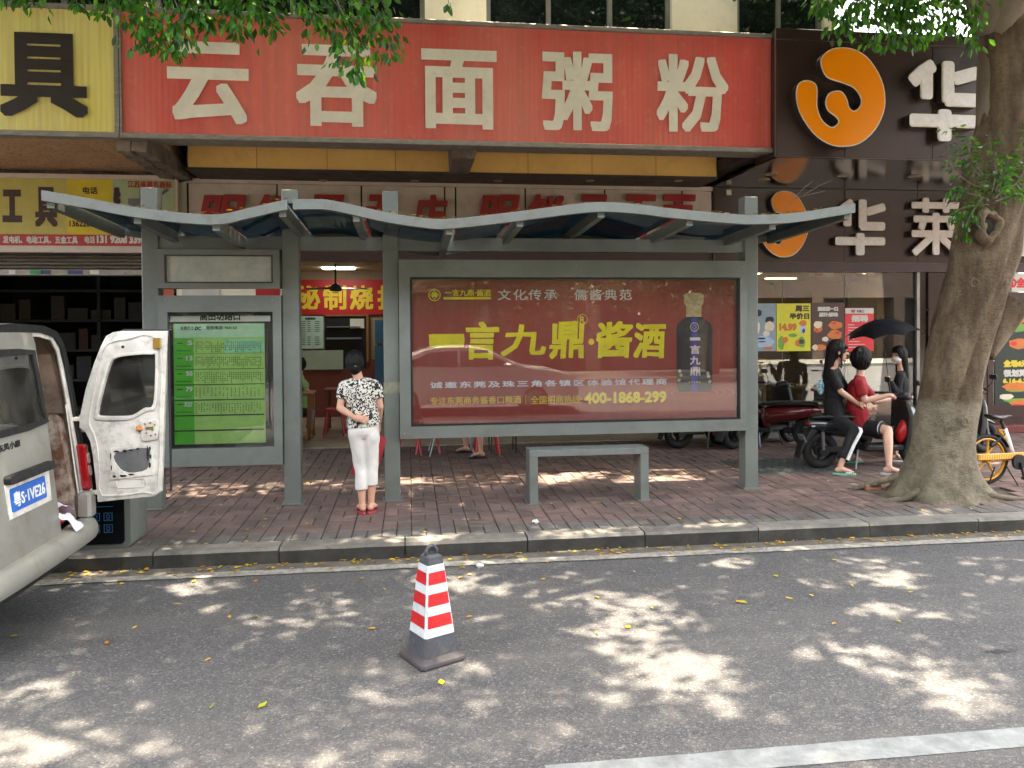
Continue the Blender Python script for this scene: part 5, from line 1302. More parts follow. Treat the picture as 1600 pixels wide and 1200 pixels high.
# rim of the tailgate opening: painted flange, then the black rubber seal
rg = vring(-2.29); P0 = [(y, z) for x, y, z in rg]
def offset(P, d):
    cx = sum(p[0] for p in P)/len(P); cz = sum(p[1] for p in P)/len(P); Q = []
    for y, z in P:
        v = Vector((y-cx, z-cz)); L_ = v.length; v = v*((L_-d)/L_); Q.append((cx+v.x, cz+v.y))
    return Q
P0 = [(y, z+VK*0) for y, z in P0]
plate('opening_rim', [P0, offset(P0, .055)], -2.30, -2.285, 'seal', van, 'x', vsh)
plate('opening_flange', [offset(P0, .05), offset(P0, .085)], -2.325, -2.305, 'van_inner', van, 'x', vsh)
# floor, far inside wall with its rusty post, load
b = MB(); b.box(-5.2, -2.31, YC-.70, YC+.70, .52, .56); b.build('load_floor', 'van_trim', van)
b = MB(); b.add([vsh(Vector(p)) for p in ((-2.33, 5.86, .56), (-2.33, 5.93, .56), (-2.36, 5.93, 1.25), (-2.36, 5.83, 1.30), (-2.62, 5.80, .56), (-2.62, 5.78, 1.30))], [(0, 1, 2, 3), (0, 3, 5, 4)]); b.closed = False; b.build('rusty_post', 'rust', van)
b = MB(); b.add([vsh(Vector(p)) for p in ((-2.34, 5.90, 1.30), (-2.34, 5.80, 1.72), (-2.80, 5.72, 1.72), (-2.80, 5.80, 1.30), (-2.34, 5.62, 1.84), (-2.80, 5.55, 1.84))], [(0, 1, 2, 3), (1, 4, 5, 2)]); b.closed = False; b.build('upper_trim', 'van_trim', van)
b = MB(); b.add([vsh(Vector(p)) for p in ((-2.315, 5.905, .60), (-2.315, 5.93, .60), (-2.315, 5.90, 1.36), (-2.315, 5.875, 1.36))], [(0, 1, 2, 3)]); b.closed = False; b.build('post_edge', 'van_inner', van)
# closed near-side door
Ye = 5.45
do = [(4.55, .50), (Ye, .50), (Ye+.005, .56), (Ye, 1.2), (Ye-.03, 1.80), (Ye-.06, 1.87), (4.75, 1.88), (4.62, 1.78), (4.53, 1.3), (4.50, .9)]
wn = sm([(4.66, 1.30), (5.37, 1.30), (5.40, 1.36), (5.36, 1.70), (5.31, 1.745), (4.80, 1.745), (4.72, 1.70), (4.64, 1.36)], 3)
door = plate('rear_door', [do, wn], -2.30, -2.255, 'van_paint', van, 'x', vsh, bevel=.008)
plate('window_rubber', [offset(wn, -.028), offset(wn, .02)], -2.253, -2.247, 'seal', door, 'x', vsh)
plate('window', [offset(wn, .005)], -2.268, -2.262, 'car_glass', door, 'x', vsh)
c1 = VD(4, 760); c2 = VD(60, 744); c3 = VD(67, 778); c4 = VD(11, 797)
y0p, y1p = 4.86, 5.29; z0p, z1p = .835, .97
plate('plate_recess', [[(4.82, .80), (5.36, .80), (5.37, 1.0), (4.82, 1.0)]], -2.254, -2.250, 'van_inner', door, 'x', vsh)
b = MB(); b.prism([(y, z) for y, z in rounded(4.82, 5.39, 1.0, 1.05, .02)], -2.255, -2.215, 'x'); b.v = [tuple(vsh(Vector(p))) for p in b.v]; b.build('handle_strip', 'seal', door)
pl = plate('number_plate', [rounded(y0p, y1p, z0p, z1p, .012)], -2.250, -2.243, 'plate_blue', door, 'x', vsh)
b = MB(); text_into(b, '粤S·1VE26', y0p+.02, y1p-.02, z0p+.022, z1p-.022, 0, bold=.022, to=lambda p: vsh(Vector((-2.2425-p.y, p.x, p.z)))); b.build('plate_lettering', 'plate_white', door)
b = MB(); text_into(b, '东风小康', 4.80, 5.06, 1.19, 1.235, 0, bold=.04, to=lambda p: vsh(Vector((-2.2535-p.y, p.x, p.z)))); b.build('badge', 'seal', door)
# open far-side door, seen from inside
YO = 5.93
def PW(L, y=YO): return [(W(a, c, y).x, W(a, c, y).z) for a, c in L]
ol = PW([(176, 519), (190, 517), (262, 517), (260, 560), (256, 650), (252, 768), (240, 776), (152, 785), (148, 745), (144, 712), (140, 690), (133, 676), (123, 668), (124, 650), (133, 608), (146, 568), (158, 538), (165, 525)])
wo = sm(PW([(183, 559), (210, 555), (238, 554), (243, 560), (240, 630), (226, 637), (212, 646), (198, 650), (158, 650), (153, 644), (160, 612), (172, 570)]), 3)
inner = MB()
od = plate('open_rear_door', [ol, wo], YO, YO+.055, 'van_inner', van, 'y', bevel=.01)
ring1 = sm(PW([(178, 554), (210, 550), (240, 549), (248, 557), (245, 633), (230, 642), (214, 651), (200, 656), (156, 656), (148, 648), (155, 610), (167, 566)]), 3)
plate('window_frame', [ring1, wo], YO-.012, YO, 'van_inner', od, 'y', bevel=.004)
plate('window', [wo], YO+.03, YO+.034, 'door_glass', od)
fl = sm(PW([(168, 535), (200, 528), (250, 528), (252, 640), (248, 762), (225, 770), (160, 776), (156, 745), (152, 705), (146, 680), (138, 664), (140, 640), (150, 590), (158, 555)]), 2)
plate('pressed_rib', [fl, offset(fl, .014)], YO-.008, YO, 'van_inner', od, 'y', bevel=.003)
cover_ = PW([(173, 700), (238, 693), (240, 742), (172, 750)]); pocket = sm(PW([(181, 708), (230, 700), (234, 712), (230, 733), (200, 738), (184, 727)]), 3)
plate('pocket_frame', [cover_, pocket], YO-.010, YO, 'van_inner', od, 'y', bevel=.003)
b = MB(); P = pocket; b.add([(x, YO-.001, z) for x, z in P], [tuple(range(len(P)))]); b.closed = False; b.build('pocket', 'steel', od)
b = MB(); r0 = random.Random(9)
for px, py, w, h in ((183, 705, 10, 3), (196, 704, 8, 4), (205, 703, 9, 3), (216, 701, 6, 3), (174, 712, 2, 9), (175, 730, 2, 8), (180, 744, 6, 3), (193, 743, 12, 4), (206, 741, 9, 3), (235, 700, 3, 6), (236, 712, 3, 6), (235, 727, 4, 7), (231, 708, 3, 22), (219, 670, 1.6, 9)):
    P = PW([(px+w*.5*math.cos(t)*r0.uniform(.7, 1.2), py+h*.6*math.sin(t)*r0.uniform(.6, 1.3)) for t in [k*math.pi/4 for k in range(8)]]); b.add([(x, YO-.0125, z) for x, z in P], [tuple(range(8))])
b.closed = False; tag(b.build('torn_holes', 'seal', od), kind='stuff')
lt = sm(PW([(222, 660), (232, 656), (247, 656), (249, 664), (247, 684), (240, 687), (224, 689), (221, 680)]), 2)
plate('latch_plate', [lt], YO-.014, YO, 'van_inner', od, 'y', bevel=.003)
b = MB(); 
for px, py in ((228, 662), (236, 660), (243, 663), (240, 671), (230, 676), (237, 680), (244, 678)): p = W(px, py, YO); b.cyl((p.x, YO-.022, p.z), .006, .01, 8, 'y')
A = W(236, 668, YO); b.box(A.x-.03, A.x+.02, YO-.028, YO-.014, A.z-.004, A.z+.008); b.build('latch', 'brass', od)
A = W(219, 668, YO); b = MB(); b.box(A.x-.02, A.x+.02, YO-.03, YO-.008, A.z-.018, A.z+.015, bev=.005); b.build('latch_lever', 'orange_plastic', od)
ov = [(x, z) for x, z in rounded(W(181, 757, YO).x, W(229, 757, YO).x, W(205, 762, YO).z, W(205, 748, YO).z, .024, 6)]
plate('pressed_oval', [ov, offset(ov, .008)], YO-.006, YO, 'van_inner', od, 'y', bevel=.002)
A = W(240, 545, YO); B = W(252, 528, YO); b = MB(); b.box(A.x, B.x, YO-.02, YO-.001, A.z, B.z, bev=.004); b.build('striker', 'brass', od)
A = W(192, 542, YO); b = MB(); b.cyl((A.x, YO-.002, A.z), .011, .003, 12, 'y'); b.build('plug', 'seal', od)
b = MB(); b.tube([(ol[2][0], YO+.02, ol[2][1]-.003), (ol[2][0]+.004, YO+.02, ol[5][1])], .008, 6); b.tube([(ol[1][0], YO+.03, ol[1][1]+.004), (ol[2][0]+.02, YO+.03, ol[2][1]+.004)], .01, 6); b.build('door_edge', 'seal', od)
for py in (655, 770):
    A = W(131 if py < 700 else 146, py, YO+.03); b = MB(); b.box(A.x-.09, A.x+.05, YO+.01, YO+.05, A.z-.012, A.z+.018, bev=.004); b.cyl((A.x-.02, YO+.03, A.z-.02), .012, .05, 8); b.build('hinge', 'van_inner', van)
# tail lamps
for y_ in (5.965, 4.50):
    P = rounded(y_-.03, y_+.03, .74, 1.07, .025); b = MB(); b.prism(P, -2.30, -2.245, 'x'); b.v = [tuple(vsh(Vector(p))) for p in b.v]
    lp = b.build('tail_light', 'lamp_red', van, bevel=.006)
    b = MB()
    for z in (.84, .93): b.prism(rounded(y_-.012, y_+.03, z, z+.075, .015), -2.246, -2.240, 'x')
    b.v = [tuple(vsh(Vector(p))) for p in b.v]; b.build('clear_lens', 'lamp_clear', lp)
# bumper
pr = [(-2.38, .42), (-2.26, .405), (-2.21, .42), (-2.19, .46), (-2.195, .51), (-2.215, .545), (-2.25, .56), (-2.38, .56)]
ys_ = [(4.40, -.16), (4.44, -.06), (4.55, 0), (5.2, .012), (5.82, 0), (5.93, -.04), (5.99, -.14)]
b = MB(); vs = []; n = len(pr)
for y, dx in catmull([Vector(q_) for q_ in ys_], 3): 
    for x, z in pr: vs.append((x+dx*(1 if x > -2.3 else 0), y, z))
m__ = len(vs)//n; b.add(vs, [(i*n+k, i*n+(k+1) % n, (i+1)*n+(k+1) % n, (i+1)*n+k) for i in range(m__-1) for k in range(n)]+[tuple(range(n)), tuple((m__-1)*n+k for k in range(n))])
bp = b.build('bumper', 'van_paint', van, smooth=True, auto=45)
b = MB(); b.box(-2.20, -2.184, 4.86, 5.16, .455, .50, bev=.004); b.build('bumper_slot', 'van_paint', bp)
b = MB(); b.box(-2.20, -2.182, 5.19, 5.26, .46, .49, bev=.004); b.build('reflector', 'plate_white', bp)
b = MB(); b.box(-2.34, -2.24, 5.86, 5.98, .55, .74, bev=.02); b.build('corner_cap', 'van_paint', bp)
# wheels, under-body
b = MB(); b.box(-5.9, -2.4, 4.62, 5.88, .26, .38); b.build('underbody', 'seal', van)
for x in (-3.15, -5.55):
    for y in (4.56, 5.80):
        w_ = MB(); w_.torus((x, y+.07, .29), .215, .075, 'y', 28, 10); w_ = w_.build('wheel', 'tyre', van, smooth=True)
        q = MB(); q.cyl((x, y+.0, .29), .17, .14, 20, 'y'); q.build('rim', 'steel', w_)
# side windows
for y, s in ((YC-HW*.99, -1), (YC+HW*.99, 1)):
    for x0, x1 in ((-3.2, -2.62), (-4.2, -3.3), (-5.2, -4.3)):
        b = MB(); b.add([(x0, y, 1.16), (x1, y, 1.16), (x1-.02, y-s*.078, 1.68), (x0+.02, y-s*.078, 1.68)], [(0, 1, 2, 3)]); b.v = [(a, c+s*.035, d) for a, c, d in b.v]; b.closed = False; b.build('side_window', 'car_glass', van)
# things in the load bay
b = MB(); n_ = 9; vs = []
for i in range(n_+1):
    for j in range(4):
        u = i/n_; vs.append((-2.30+.10*u+.02*math.sin(j), 5.40+.035*j+.12*u, .68-.10*u*u*1.2+.012*math.sin(i*1.3+j)))
b.add(vs, [(i*4+j, i*4+j+1, i*4+j+5, i*4+j+4) for i in range(n_) for j in range(3)]); b.closed = False
o = b.build('loose_papers', 'paper', None, smooth=True); tag(o, 'crumpled white papers hanging over the sill of the van load bay', 'papers')
b = MB(); vs = []
for i in range(8):
    for j in range(5): vs.append((-2.31-.05*j+.01*math.sin(i), 5.52+.035*i, .67+.05*math.sin(i*.5+.4)+.02*math.cos(j*2+i)))
b.add(vs, [(i*5+j, i*5+j+1, i*5+j+6, i*5+j+5) for i in range(7) for j in range(4)]); b.closed = False
tag(b.build('rolled_document', 'paper', None, smooth=True), 'rolled pale document lying inside the van doorway above the loose papers', 'document')
b = MB(); b.ell((-2.42, 5.66, .60), (.09, .07, .05)); flat('bag_red', 'a01a24', .5); tag(b.build('plastic_bag', 'bag_red', None, smooth=True), 'small dark red bag under the papers in the van doorway', 'bag')

# ================================================================ CAR behind the camera (seen in the advert glass)
mat('car_white', 'd0ccc6', .22, col2=(.55, .53, .50), scale=2, coat=.6); 
car = wthing('parked_car', 'silver white sedan parked across the lane, mirrored in the red advert glass', 'car', (1.1, -1.35, 0))
CX1 = 3.55; CX0 = CX1-4.65
side_pr = [(0, .42), (.02, .62), (.10, .78), (.55, .92), (1.15, 1.0), (1.95, 1.36), (2.55, 1.43), (3.2, 1.38), (3.95, 1.08), (4.45, 1.03), (4.62, .85), (4.65, .45), (4.55, .28), (.15, .24), (.02, .30)]
sp = [(CX1-a, b_) for a, b_ in side_pr]
def carY(z): return (.90 if z < .75 else .90-.03*(z-.75)/.3 if z < 1.02 else .87-.36*(z-1.02))
b = MB(); P = [(p.x, p.y) for p in catmull([Vector(q_) for q_ in sp], 4, True)]; n = len(P); vs = []
for s in (-1, -.86, .86, 1):
    for x, z in P:
        w_ = carY(z); vs.append((x-(.0), -1.35+s*w_*(1 if abs(s) == 1 else 1.0), z+(.03 if abs(s) < 1 and z > .8 else 0)))
b.add(vs, [(i*n+k, i*n+(k+1) % n, (i+1)*n+(k+1) % n, (i+1)*n+k) for i in range(3) for k in range(n)]+[tuple(range(n)), tuple(3*n+k for k in range(n))])
cb = b.build('body', 'car_white', car, smooth=True, auto=40)
for s in (-1, 1):
    for w in ([(1.35, 1.03), (2.0, 1.32), (2.5, 1.37), (2.5, 1.03)], [(2.56, 1.03), (2.56, 1.37), (3.15, 1.33), (3.75, 1.06)]):
        b = MB(); b.add([(CX1-a, -1.35+s*(carY(z)+.006), z) for a, z in w], [(0, 1, 2, 3)]); b.closed = False; b.build('side_window', 'car_glass', car)
    b = MB(); b.box(CX1-1.62, CX1-1.45, -1.35+s*.98-.06, -1.35+s*.98+.06, 1.0, 1.10, bev=.03); b.build('mirror', 'car_white', car)
    for a in (.92, 3.65):
        w_ = MB(); w_.torus((CX1-a, -1.35+s*.83, .32), .245, .08, 'y', 32, 10); w_ = w_.build('wheel', 'tyre', car, smooth=True)
        q = MB(); q.cyl((CX1-a, -1.35+s*.83-.02, .32), .20, .04, 20, 'y')
        q.build('rim_disc', 'seal', w_); q = MB()
        for k in range(10): t = 2*math.pi*k/10; q.tube([(CX1-a, -1.35+s*.915, .32), (CX1-a+.20*math.cos(t), -1.35+s*.905, .32+.20*math.sin(t))], .014, 5)
        q.torus((CX1-a, -1.35+s*.90, .32), .205, .012, 'y', 24, 5); tag(q.build('spokes', 'steel', w_), kind='stuff')
    b = MB(); b.box(CX1-.45, CX1-.02, -1.35+s*.70-.14, -1.35+s*.70+.14, .66, .80, bev=.03); b.build('headlight', 'lamp_clear', car)
# opposite side: plain shop building and two trees
ob = wthing('opposite_building', 'grey building across the road, only seen mirrored in glass', 'building', (0, -16, 0))
mat('opp_wall', '6e5a4c', .8, col2=(.16, .12, .10), scale=.6, dirt=.4); mat('opp_dark', '2a2422', .6, col2=(.05, .03, .03), scale=.7)
b = MB(); b.box(-30, 40, -18, -15, 3.2, 13); b.build('upper_wall', 'opp_wall', ob)
b = MB(); b.box(-30, 40, -18, -16.5, 0, 3.2); b.build('shop_fronts', 'opp_dark', ob)
for k in range(15): b = MB(); b.box(-29+k*4.5, -28.4+k*4.5, -16.5, -15, 0, 3.2); b.build('pier', 'opp_wall', ob)
for k in range(14):
    for j in range(3): b = MB(); b.box(-27.5+k*4.5, -25+k*4.5, -15.0, -14.97, 4.5+j*2.9, 6.2+j*2.9); b.build('window', 'window_glass_dark', ob)
for k, (x, y) in enumerate(((-4.5, -10.6), (3.2, -10.8), (10.5, -10.5))):
    t_ = wthing('street_tree', ['far side street tree mirrored left', 'far side street tree mirrored at the centre', 'far side street tree mirrored right'][k]+' in the glass', 'tree', (x, y, 0), 'trees on the far side of the road')
    b = MB(); b.tube([(x, y, 0), (x+.1, y, 2), (x+.3, y, 4.5)], [.25, .2, .15], 12); b.build('trunk', 'bark', t_, smooth=True)
    pos = nr.normal(size=(9000, 3))*np.array([1.6, 1.2, .9])+np.array([x+.2, y, 3.9]); dr = nr.normal(size=(9000, 3)); dr[:, 2] -= .6
    leaf_cloud('crown', pos, dr, .2, .12, 'leaf_dark', t_, 'stuff')
# ================================================================ EATERY INTERIOR
mat('tile_floor', 'a89c88', .35, col2=(.2, .17, .13), scale=2, dirt=.3); mat('ceiling_mat', 'b8a484', .8); mat('inner_wall', '9a846a', .7, col2=(.2, .15, .1), scale=1.5)
mat('wood_red', '6a2a18', .5, col2=(.08, .025, .015), scale=4, stretch=(6, 6, 1)); mat('wood_tan', '8a5a2c', .5, col2=(.16, .08, .03), scale=5, stretch=(1, 1, 6))
flat('banner_red', 'a8181c', .5); flat('banner_yellow', 'd8c030', .5); flat('menu_pale', 'a8c4b8', .5); flat('paper_white', 'c8c8be', .6); flat('poster_blue', '2c5a78', .5); flat('cloth_pale', '93a090', .7)
mat('tube_light', 'ffffff', .5, emit=('fff8ec', 2.2)); flat('fan_green', '2c4a40', .4)
b = MB(); b.box(-3.06, 5.0, 11.6, 15.7, SW-.02, SW+.02); tag(b.build('eatery_floor', 'tile_floor'), kind='structure')
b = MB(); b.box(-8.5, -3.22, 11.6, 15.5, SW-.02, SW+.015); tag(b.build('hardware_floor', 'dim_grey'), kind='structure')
er = wthing('eatery_room', 'small eatery room with brown ceiling and dark wood dado behind the open front', 'room', (1, 13.5, SW))
b = MB(); b.box(-3.05, 4.99, 11.56, 15.6, 2.96, 3.0); b.build('ceiling', 'ceiling_mat', er)
b = MB(); b.box(-3.05, 4.99, 15.5, 15.6, 1.25, 2.96); b.build('back_wall', 'inner_wall', er)
b = MB(); b.box(-3.05, 4.99, 15.46, 15.6, SW+.02, 1.25); b.build('dado', 'wood_red', er)
b = MB(); b.box(-3.05, 4.99, YW-.02, YW+.15, 2.83, 2.97); b.build('shutter_box', 'maroon_trim', er)
# left part of the front, behind the timetable
b = MB(); b.box(-3.04, -1.66, YW, YW+.12, SW, 2.83); b.build('front_wall', 'cream_wall', er)
b = MB(); b.box(-1.66, -1.60, YW-.01, YW+.12, SW, 2.83); b.build('door_jamb', 'wood_tan', er)
b = MB(); rect(b, 250, 438, 272, 466, YW, YW-.02); b.build('orange_notice', 'hw_orange', er)
b = MB(); rect(b, 285, 438, 343, 466, YW, YW-.02); b.build('white_panel', 'paper_white', er)
b = MB(); rect(b, 400, 436, 438, 470, YW, YW-.02); b.build('red_panel', 'banner_red', er)
for px, py in ((529, 419), (536, 431)):
    p = G(px, py, 2.95); b = MB(); b.box(p.x-.28, p.x+.28, p.y-.14, p.y+.14, 2.935, 2.955)
    o = b.build('ceiling_light', 'tube_light'); tag(o, 'bright white ceiling panel in the eatery, ' + ('the nearer upper one' if py < 425 else 'the farther lower one'), 'ceiling light', 'ceiling lights in the eatery')
for px, py, k in ((524, 412, 0), (534, 428, 1)):
    p = G(px, py, 2.95); o = wthing('ceiling_fan', ['dark green ceiling fan hanging in the eatery, the nearer one', 'dark green ceiling fan hanging in the eatery, the farther one above the banner'][k], 'fan', (p.x, p.y, 2.95), 'ceiling fans in the eatery')
    b = MB(); b.cyl((p.x, p.y, 2.62), .015, .33, 8); b.build('rod', 'fan_green', o); b = MB(); b.lathe([(.0, 0), (.09, .01), (.11, .05), (.08, .10), (.03, .14), (0, .14)], (p.x, p.y, 2.48), 16); b.build('motor', 'fan_green', o, smooth=True)
    for q_ in range(3):
        M = Matrix.Translation((p.x, p.y, 2.54)) @ Matrix.Rotation(2*math.pi*q_/3+.5, 4, 'Z') @ Matrix.Rotation(.2, 4, 'X')
        b = MB(); b.box(.1, .58, -.055, .055, -.004, .004, M=M); b.build('blade', 'fan_green', o)
YI = 15.44
bn_ = wthing('banner', 'red banner with yellow characters 秘制烧 across the back of the eatery', 'banner', (-1.0, YI, 2.5))
A = W(440, 492, YI); B = W(640, 437, YI); b = MB(); b.box(A.x, B.x, YI, YI+.01, A.z, B.z); b.build('cloth', 'banner_red', bn_)
for s, x0, x1 in (('秘', 458, 500), ('制', 505, 541), ('烧', 547, 583), ('拼', 590, 628)): ltxt(s, x0, 446, x1, 484, YI, 'lettering', 'banner_yellow', bn_, .03, y=YI-.004)
def wallpiece(nm, box, m, lab, cat, y=YI, th=.01):
    b = MB(); rect(b, *box, y, y, th=th); return tag(b.build(nm, m), lab, cat)
mb_ = wthing('menu_board', 'pale green printed menu board on the eatery back wall', 'menu board', (-2, YI, 1.9))
b = MB(); rect(b, 466, 494, 505, 545, YI, YI); b.build('board', 'menu_pale', mb_)
ltxt('明档菜单', 477, 496, 493, 500, YI, 'lettering', 'tt_dark', mb_, .05, y=YI-.002)
b = MB()
for k in range(13):
    for x0, w in ((470, 7), (480, 5), (492, 7)):
        if 5 < k < 8 and x0 > 471: continue
        A = W(x0, 503+k*3, YI); b.box(A.x, A.x+w*YI/FPX, YI-.003, YI-.001, A.z, A.z+.012)
tag(b.build('print', 'tt_dark', mb_), kind='stuff')
kw = wthing('serving_hatch', 'dark kitchen hatch with shelf behind the woman in the eatery', 'serving hatch', (-1, YI, 1.9))
b = MB(); rect(b, 508, 494, 572, 575, YI, YI+.005); b.build('opening', 'black', kw)
b = MB(); A = W(508, 550, YI); B = W(572, 494, YI); b.box(B.x, B.x+.05, YI-.03, YI+.01, A.z-.2, B.z+.03); b.box(A.x, B.x, YI-.03, YI+.01, B.z, B.z+.03); b.build('frame', 'wood_tan', kw)
b = MB(); A = W(511, 510, YI); b.box(A.x, A.x+.62, YI-.12, YI+.0, A.z-.02, A.z); A = W(511, 526, YI); b.box(A.x, A.x+.65, YI-.12, YI+.0, A.z-.05, A.z-.02); b.build('shelf', 'grey_obj', kw)
wallpiece('notice', (547, 498, 569, 513), 'paper_white', 'small white notice taped at the top of the kitchen hatch', 'notice', YI-.04)
wallpiece('poster', (586, 500, 603, 536), 'poster_blue', 'upper blue poster at the right edge of the eatery opening', 'poster'); wallpiece('poster', (586, 540, 603, 600), 'poster_blue', 'lower blue poster at the right edge of the eatery opening', 'poster')
wallpiece('pale_cloth', (466, 547, 536, 578), 'cloth_pale', 'pale greenish cloth hung below the menu board', 'cloth', YI-.03)
# wooden tables and stools
def table(x, y, lab, w=.9, d=.6, h=.75, m='wood_tan', top='wood_tan'):
    o = wthing('table', lab, 'table', (x, y, SW)); b = MB(); b.box(x-w/2, x+w/2, y-d/2, y+d/2, SW+h-.035, SW+h, bev=.006); b.build('tabletop', top, o)
    for sx in (-1, 1):
        for sy in (-1, 1): b = MB(); X = x+sx*(w/2-.05); Y = y+sy*(d/2-.05); b.box(X-.025, X+.025, Y-.025, Y+.025, SW, SW+h-.035); b.build('leg', m, o)
    return o
def stool(x, y, lab, m, grp=None, h=.45):
    o = wthing('stool', lab, 'stool', (x, y, SW), grp); b = MB(); b.prism([(x+a*.9, y+c*.9) for a, c in rounded(-.15, .15, -.15, .15, .04)], SW+h-.03, SW+h, 'z'); b.build('seat', m, o)
    for sx in (-1, 1):
        for sy in (-1, 1): b = MB(); b.tube([(x+sx*.16, y+sy*.16, SW), (x+sx*.11, y+sy*.11, SW+h-.03)], .018, 6); b.build('leg', m, o)
    return o
tp = W(455, 600, 12.6); table(tp.x, 12.6, 'brown wooden table beside the seated diner at the left of the eatery opening', .7, .6)
sp_ = W(528, 600, 13.2); table(sp_.x+.05, 13.6, 'dark red wooden table deep inside the eatery behind the woman', .6, .5, .72, 'wood_red', 'wood_red')
stool(W(524, 650, 13.0).x, 12.9, 'dark red stool under the red table inside the eatery', 'bag_red')
# seen under the advert case
flat('stool_red', 'b01818', .4)
stool(W(640, 690, 11.15).x, 10.9, 'red plastic stool, left one of the pair seen under the advert case', 'stool_red', 'red plastic stools under the advert', .32); stool(W(668, 690, 11.2).x, 11.0, 'red plastic stool, right one of the pair seen under the advert case', 'stool_red', 'red plastic stools under the advert', .32)
tp = W(705, 700, 10.9); o = wthing('folding_table', 'folding table with bent grey tube legs half hidden by the advert case', 'table', (tp.x, 10.9, SW))
b = MB(); b.box(tp.x-.38, tp.x+.38, 10.6, 11.2, SW+.70, SW+.73); b.build('tabletop', 'wood_tan', o)
for y in (10.65, 11.15): b = MB(); b.tube([(tp.x-.30, y, SW), (tp.x-.22, y, SW+.3), (tp.x-.2, y, SW+.7)], .012, 6); b.tube([(tp.x+.30, y, SW), (tp.x+.22, y, SW+.3), (tp.x+.2, y, SW+.7)], .012, 6); b.tube([(tp.x-.22, y, SW+.3), (tp.x+.22, y, SW+.3)], .01, 6); tag(b.build('leg_frame', 'steel', o), None)
tp = W(785, 700, 10.9); o = wthing('chair', 'black metal chair whose four thin legs show under the advert case', 'chair', (tp.x, 10.9, SW))
b = MB(); b.box(tp.x-.2, tp.x+.2, 10.7, 11.1, SW+.44, SW+.47, bev=.01); b.build('seat', 'black', o); b = MB(); b.box(tp.x-.2, tp.x+.2, 11.08, 11.1, SW+.6, SW+.9, bev=.005); b.build('backrest', 'black', o)
for sx in (-1, 1):
    for sy in (-1, 1): b = MB(); b.cyl((tp.x+sx*.17, 10.9+sy*.17, SW), .011, .9 if sy > 0 else .44, 6); b.build('leg', 'black', o)
for px, m, lab in ((1124, 'stool_red', 'red shopping bag on the ground under the right end of the advert'), (1137, 'stick_green', 'green bag between the red bags under the right end of the advert')):
    p = W(px, 692, 11.2); b = MB(); b.ell((p.x, 11.2, SW+.11), (.12, .09, .11)); b.v = [(x+.02*math.sin(z*40), y, max(z, SW+.002)) for x, y, z in b.v]; tag(b.build('shopping_bag', m, None, smooth=True), lab, 'bag')
flat('pink', 'a84a78', .6)
p = G(300, 731, SW); b = MB(); b.tube([(p.x-.12, p.y, SW+.03), (p.x, p.y, SW+.06), (p.x+.12, p.y, SW+.03), (p.x+.22, p.y, SW+.02)], [.03, .05, .02, .01], 8); tag(b.build('pink_cloth', 'pink', None, smooth=True), 'small pink cloth lying on the paving under the timetable case', 'cloth')

# ================================================================ BURGER SHOP FRONT (right)
b = MB(); b.box(5.14, 9.2, 11.6, 16.5, SW-.02, SW+.02); tag(b.build('burger_shop_floor', 'tile_floor'), kind='structure')
bw = wthing('shop_window', 'wide plate glass shop window with food posters under the brown fascia', 'shop window', (6.5, YW, SW))
wx0, wx1 = 5.14, W(1432, 600, YW).x
zt2 = W(1300, 425, YW).z
for a, c in ((wx0, W(1225, 600, YW).x), (W(1225, 600, YW).x, W(1322, 600, YW).x), (W(1322, 600, YW).x, wx1)):
    b = MB(); b.box(a+.004, c-.004, YW+.04, YW+.05, SW+.08, zt2); b.build('glass', 'shop_glass', bw)
b = MB(); b.box(wx0, wx1, YW+.01, YW+.08, SW, SW+.08); b.build('bottom_rail', 'win_frame', bw)
b = MB(); b.box(wx1, wx1+.05, YW-.01, YW+.08, SW, zt2); b.build('mullion', 'win_frame', bw)
b = MB(); b.box(wx0, 13, YW-.06, YW+.1, zt2, 2.83); b.build('lintel', 'maroon_trim', bw)
b = MB(); b.box(wx1+.05, W(1449, 600, YW).x, YW+.02, YW+.2, SW, zt2); b.build('dark_jamb', 'brown_soffit', bw)
pl_ = wthing('pillar', 'dark brown tiled pillar behind the tree trunk', 'pillar', (8.4, YW, SW))
px0, px1 = W(1449, 600, YW).x, W(1541, 600, YW).x
zz_ = [SW, .75, W(1460, 553, YW).z, W(1460, 484, YW).z, zt2]
for a, c in zip(zz_[:-1], zz_[1:]):
    b = MB(); b.box(px0+.003, px1-.003, YW-.02, YW+.2, a+.003, c-.003, bev=.003); b.build('tile', 'brown_panel', pl_)
# posters, stuck to the inside of the glass
flat('p_grey', '8898a0', .5); flat('p_yellow', 'd2cc30', .5); flat('p_brown', '4a2c22', .5); flat('p_red', 'd22a2e', .5); flat('p_orange', 'c8702a', .5); flat('p_green', '6a9a3a', .5); flat('p_cream', 'd8ccae', .5); flat('p_bluegrey', 'a8b8d0', .5); flat('p_teal', '3a8a78', .5)
YP1 = YW+.030
def blobs(par, nm, m, L, Y, y, kind='stuff'):
    b = MB()
    for px, py, rx, ry in L:
        c = W(px, py, Y); k = Y/FPX; n = 12; b.add([(c.x+rx*k*math.cos(2*math.pi*i/n)*(1+.12*math.sin(i*2.4+px)), y, c.z+ry*k*math.sin(2*math.pi*i/n)*(1+.12*math.cos(i*1.7+py))) for i in range(n)], [tuple(range(n))])
    b.closed = False; o = b.build(nm, m, par); o['kind'] = kind; return o
def poster(box, m, lab, Y=YW, y=YP1):
    c = W((box[0]+box[2])/2, (box[1]+box[3])/2, Y); o = wthing('poster', lab, 'poster', (c.x, y, c.z)); b = MB(); rect(b, *box, Y, y, th=.002); b.build('sheet', m, o); return o
o = poster((1176, 474, 1214, 549), 'p_grey', 'grey blue photo poster behind the right shelter post on the shop glass')
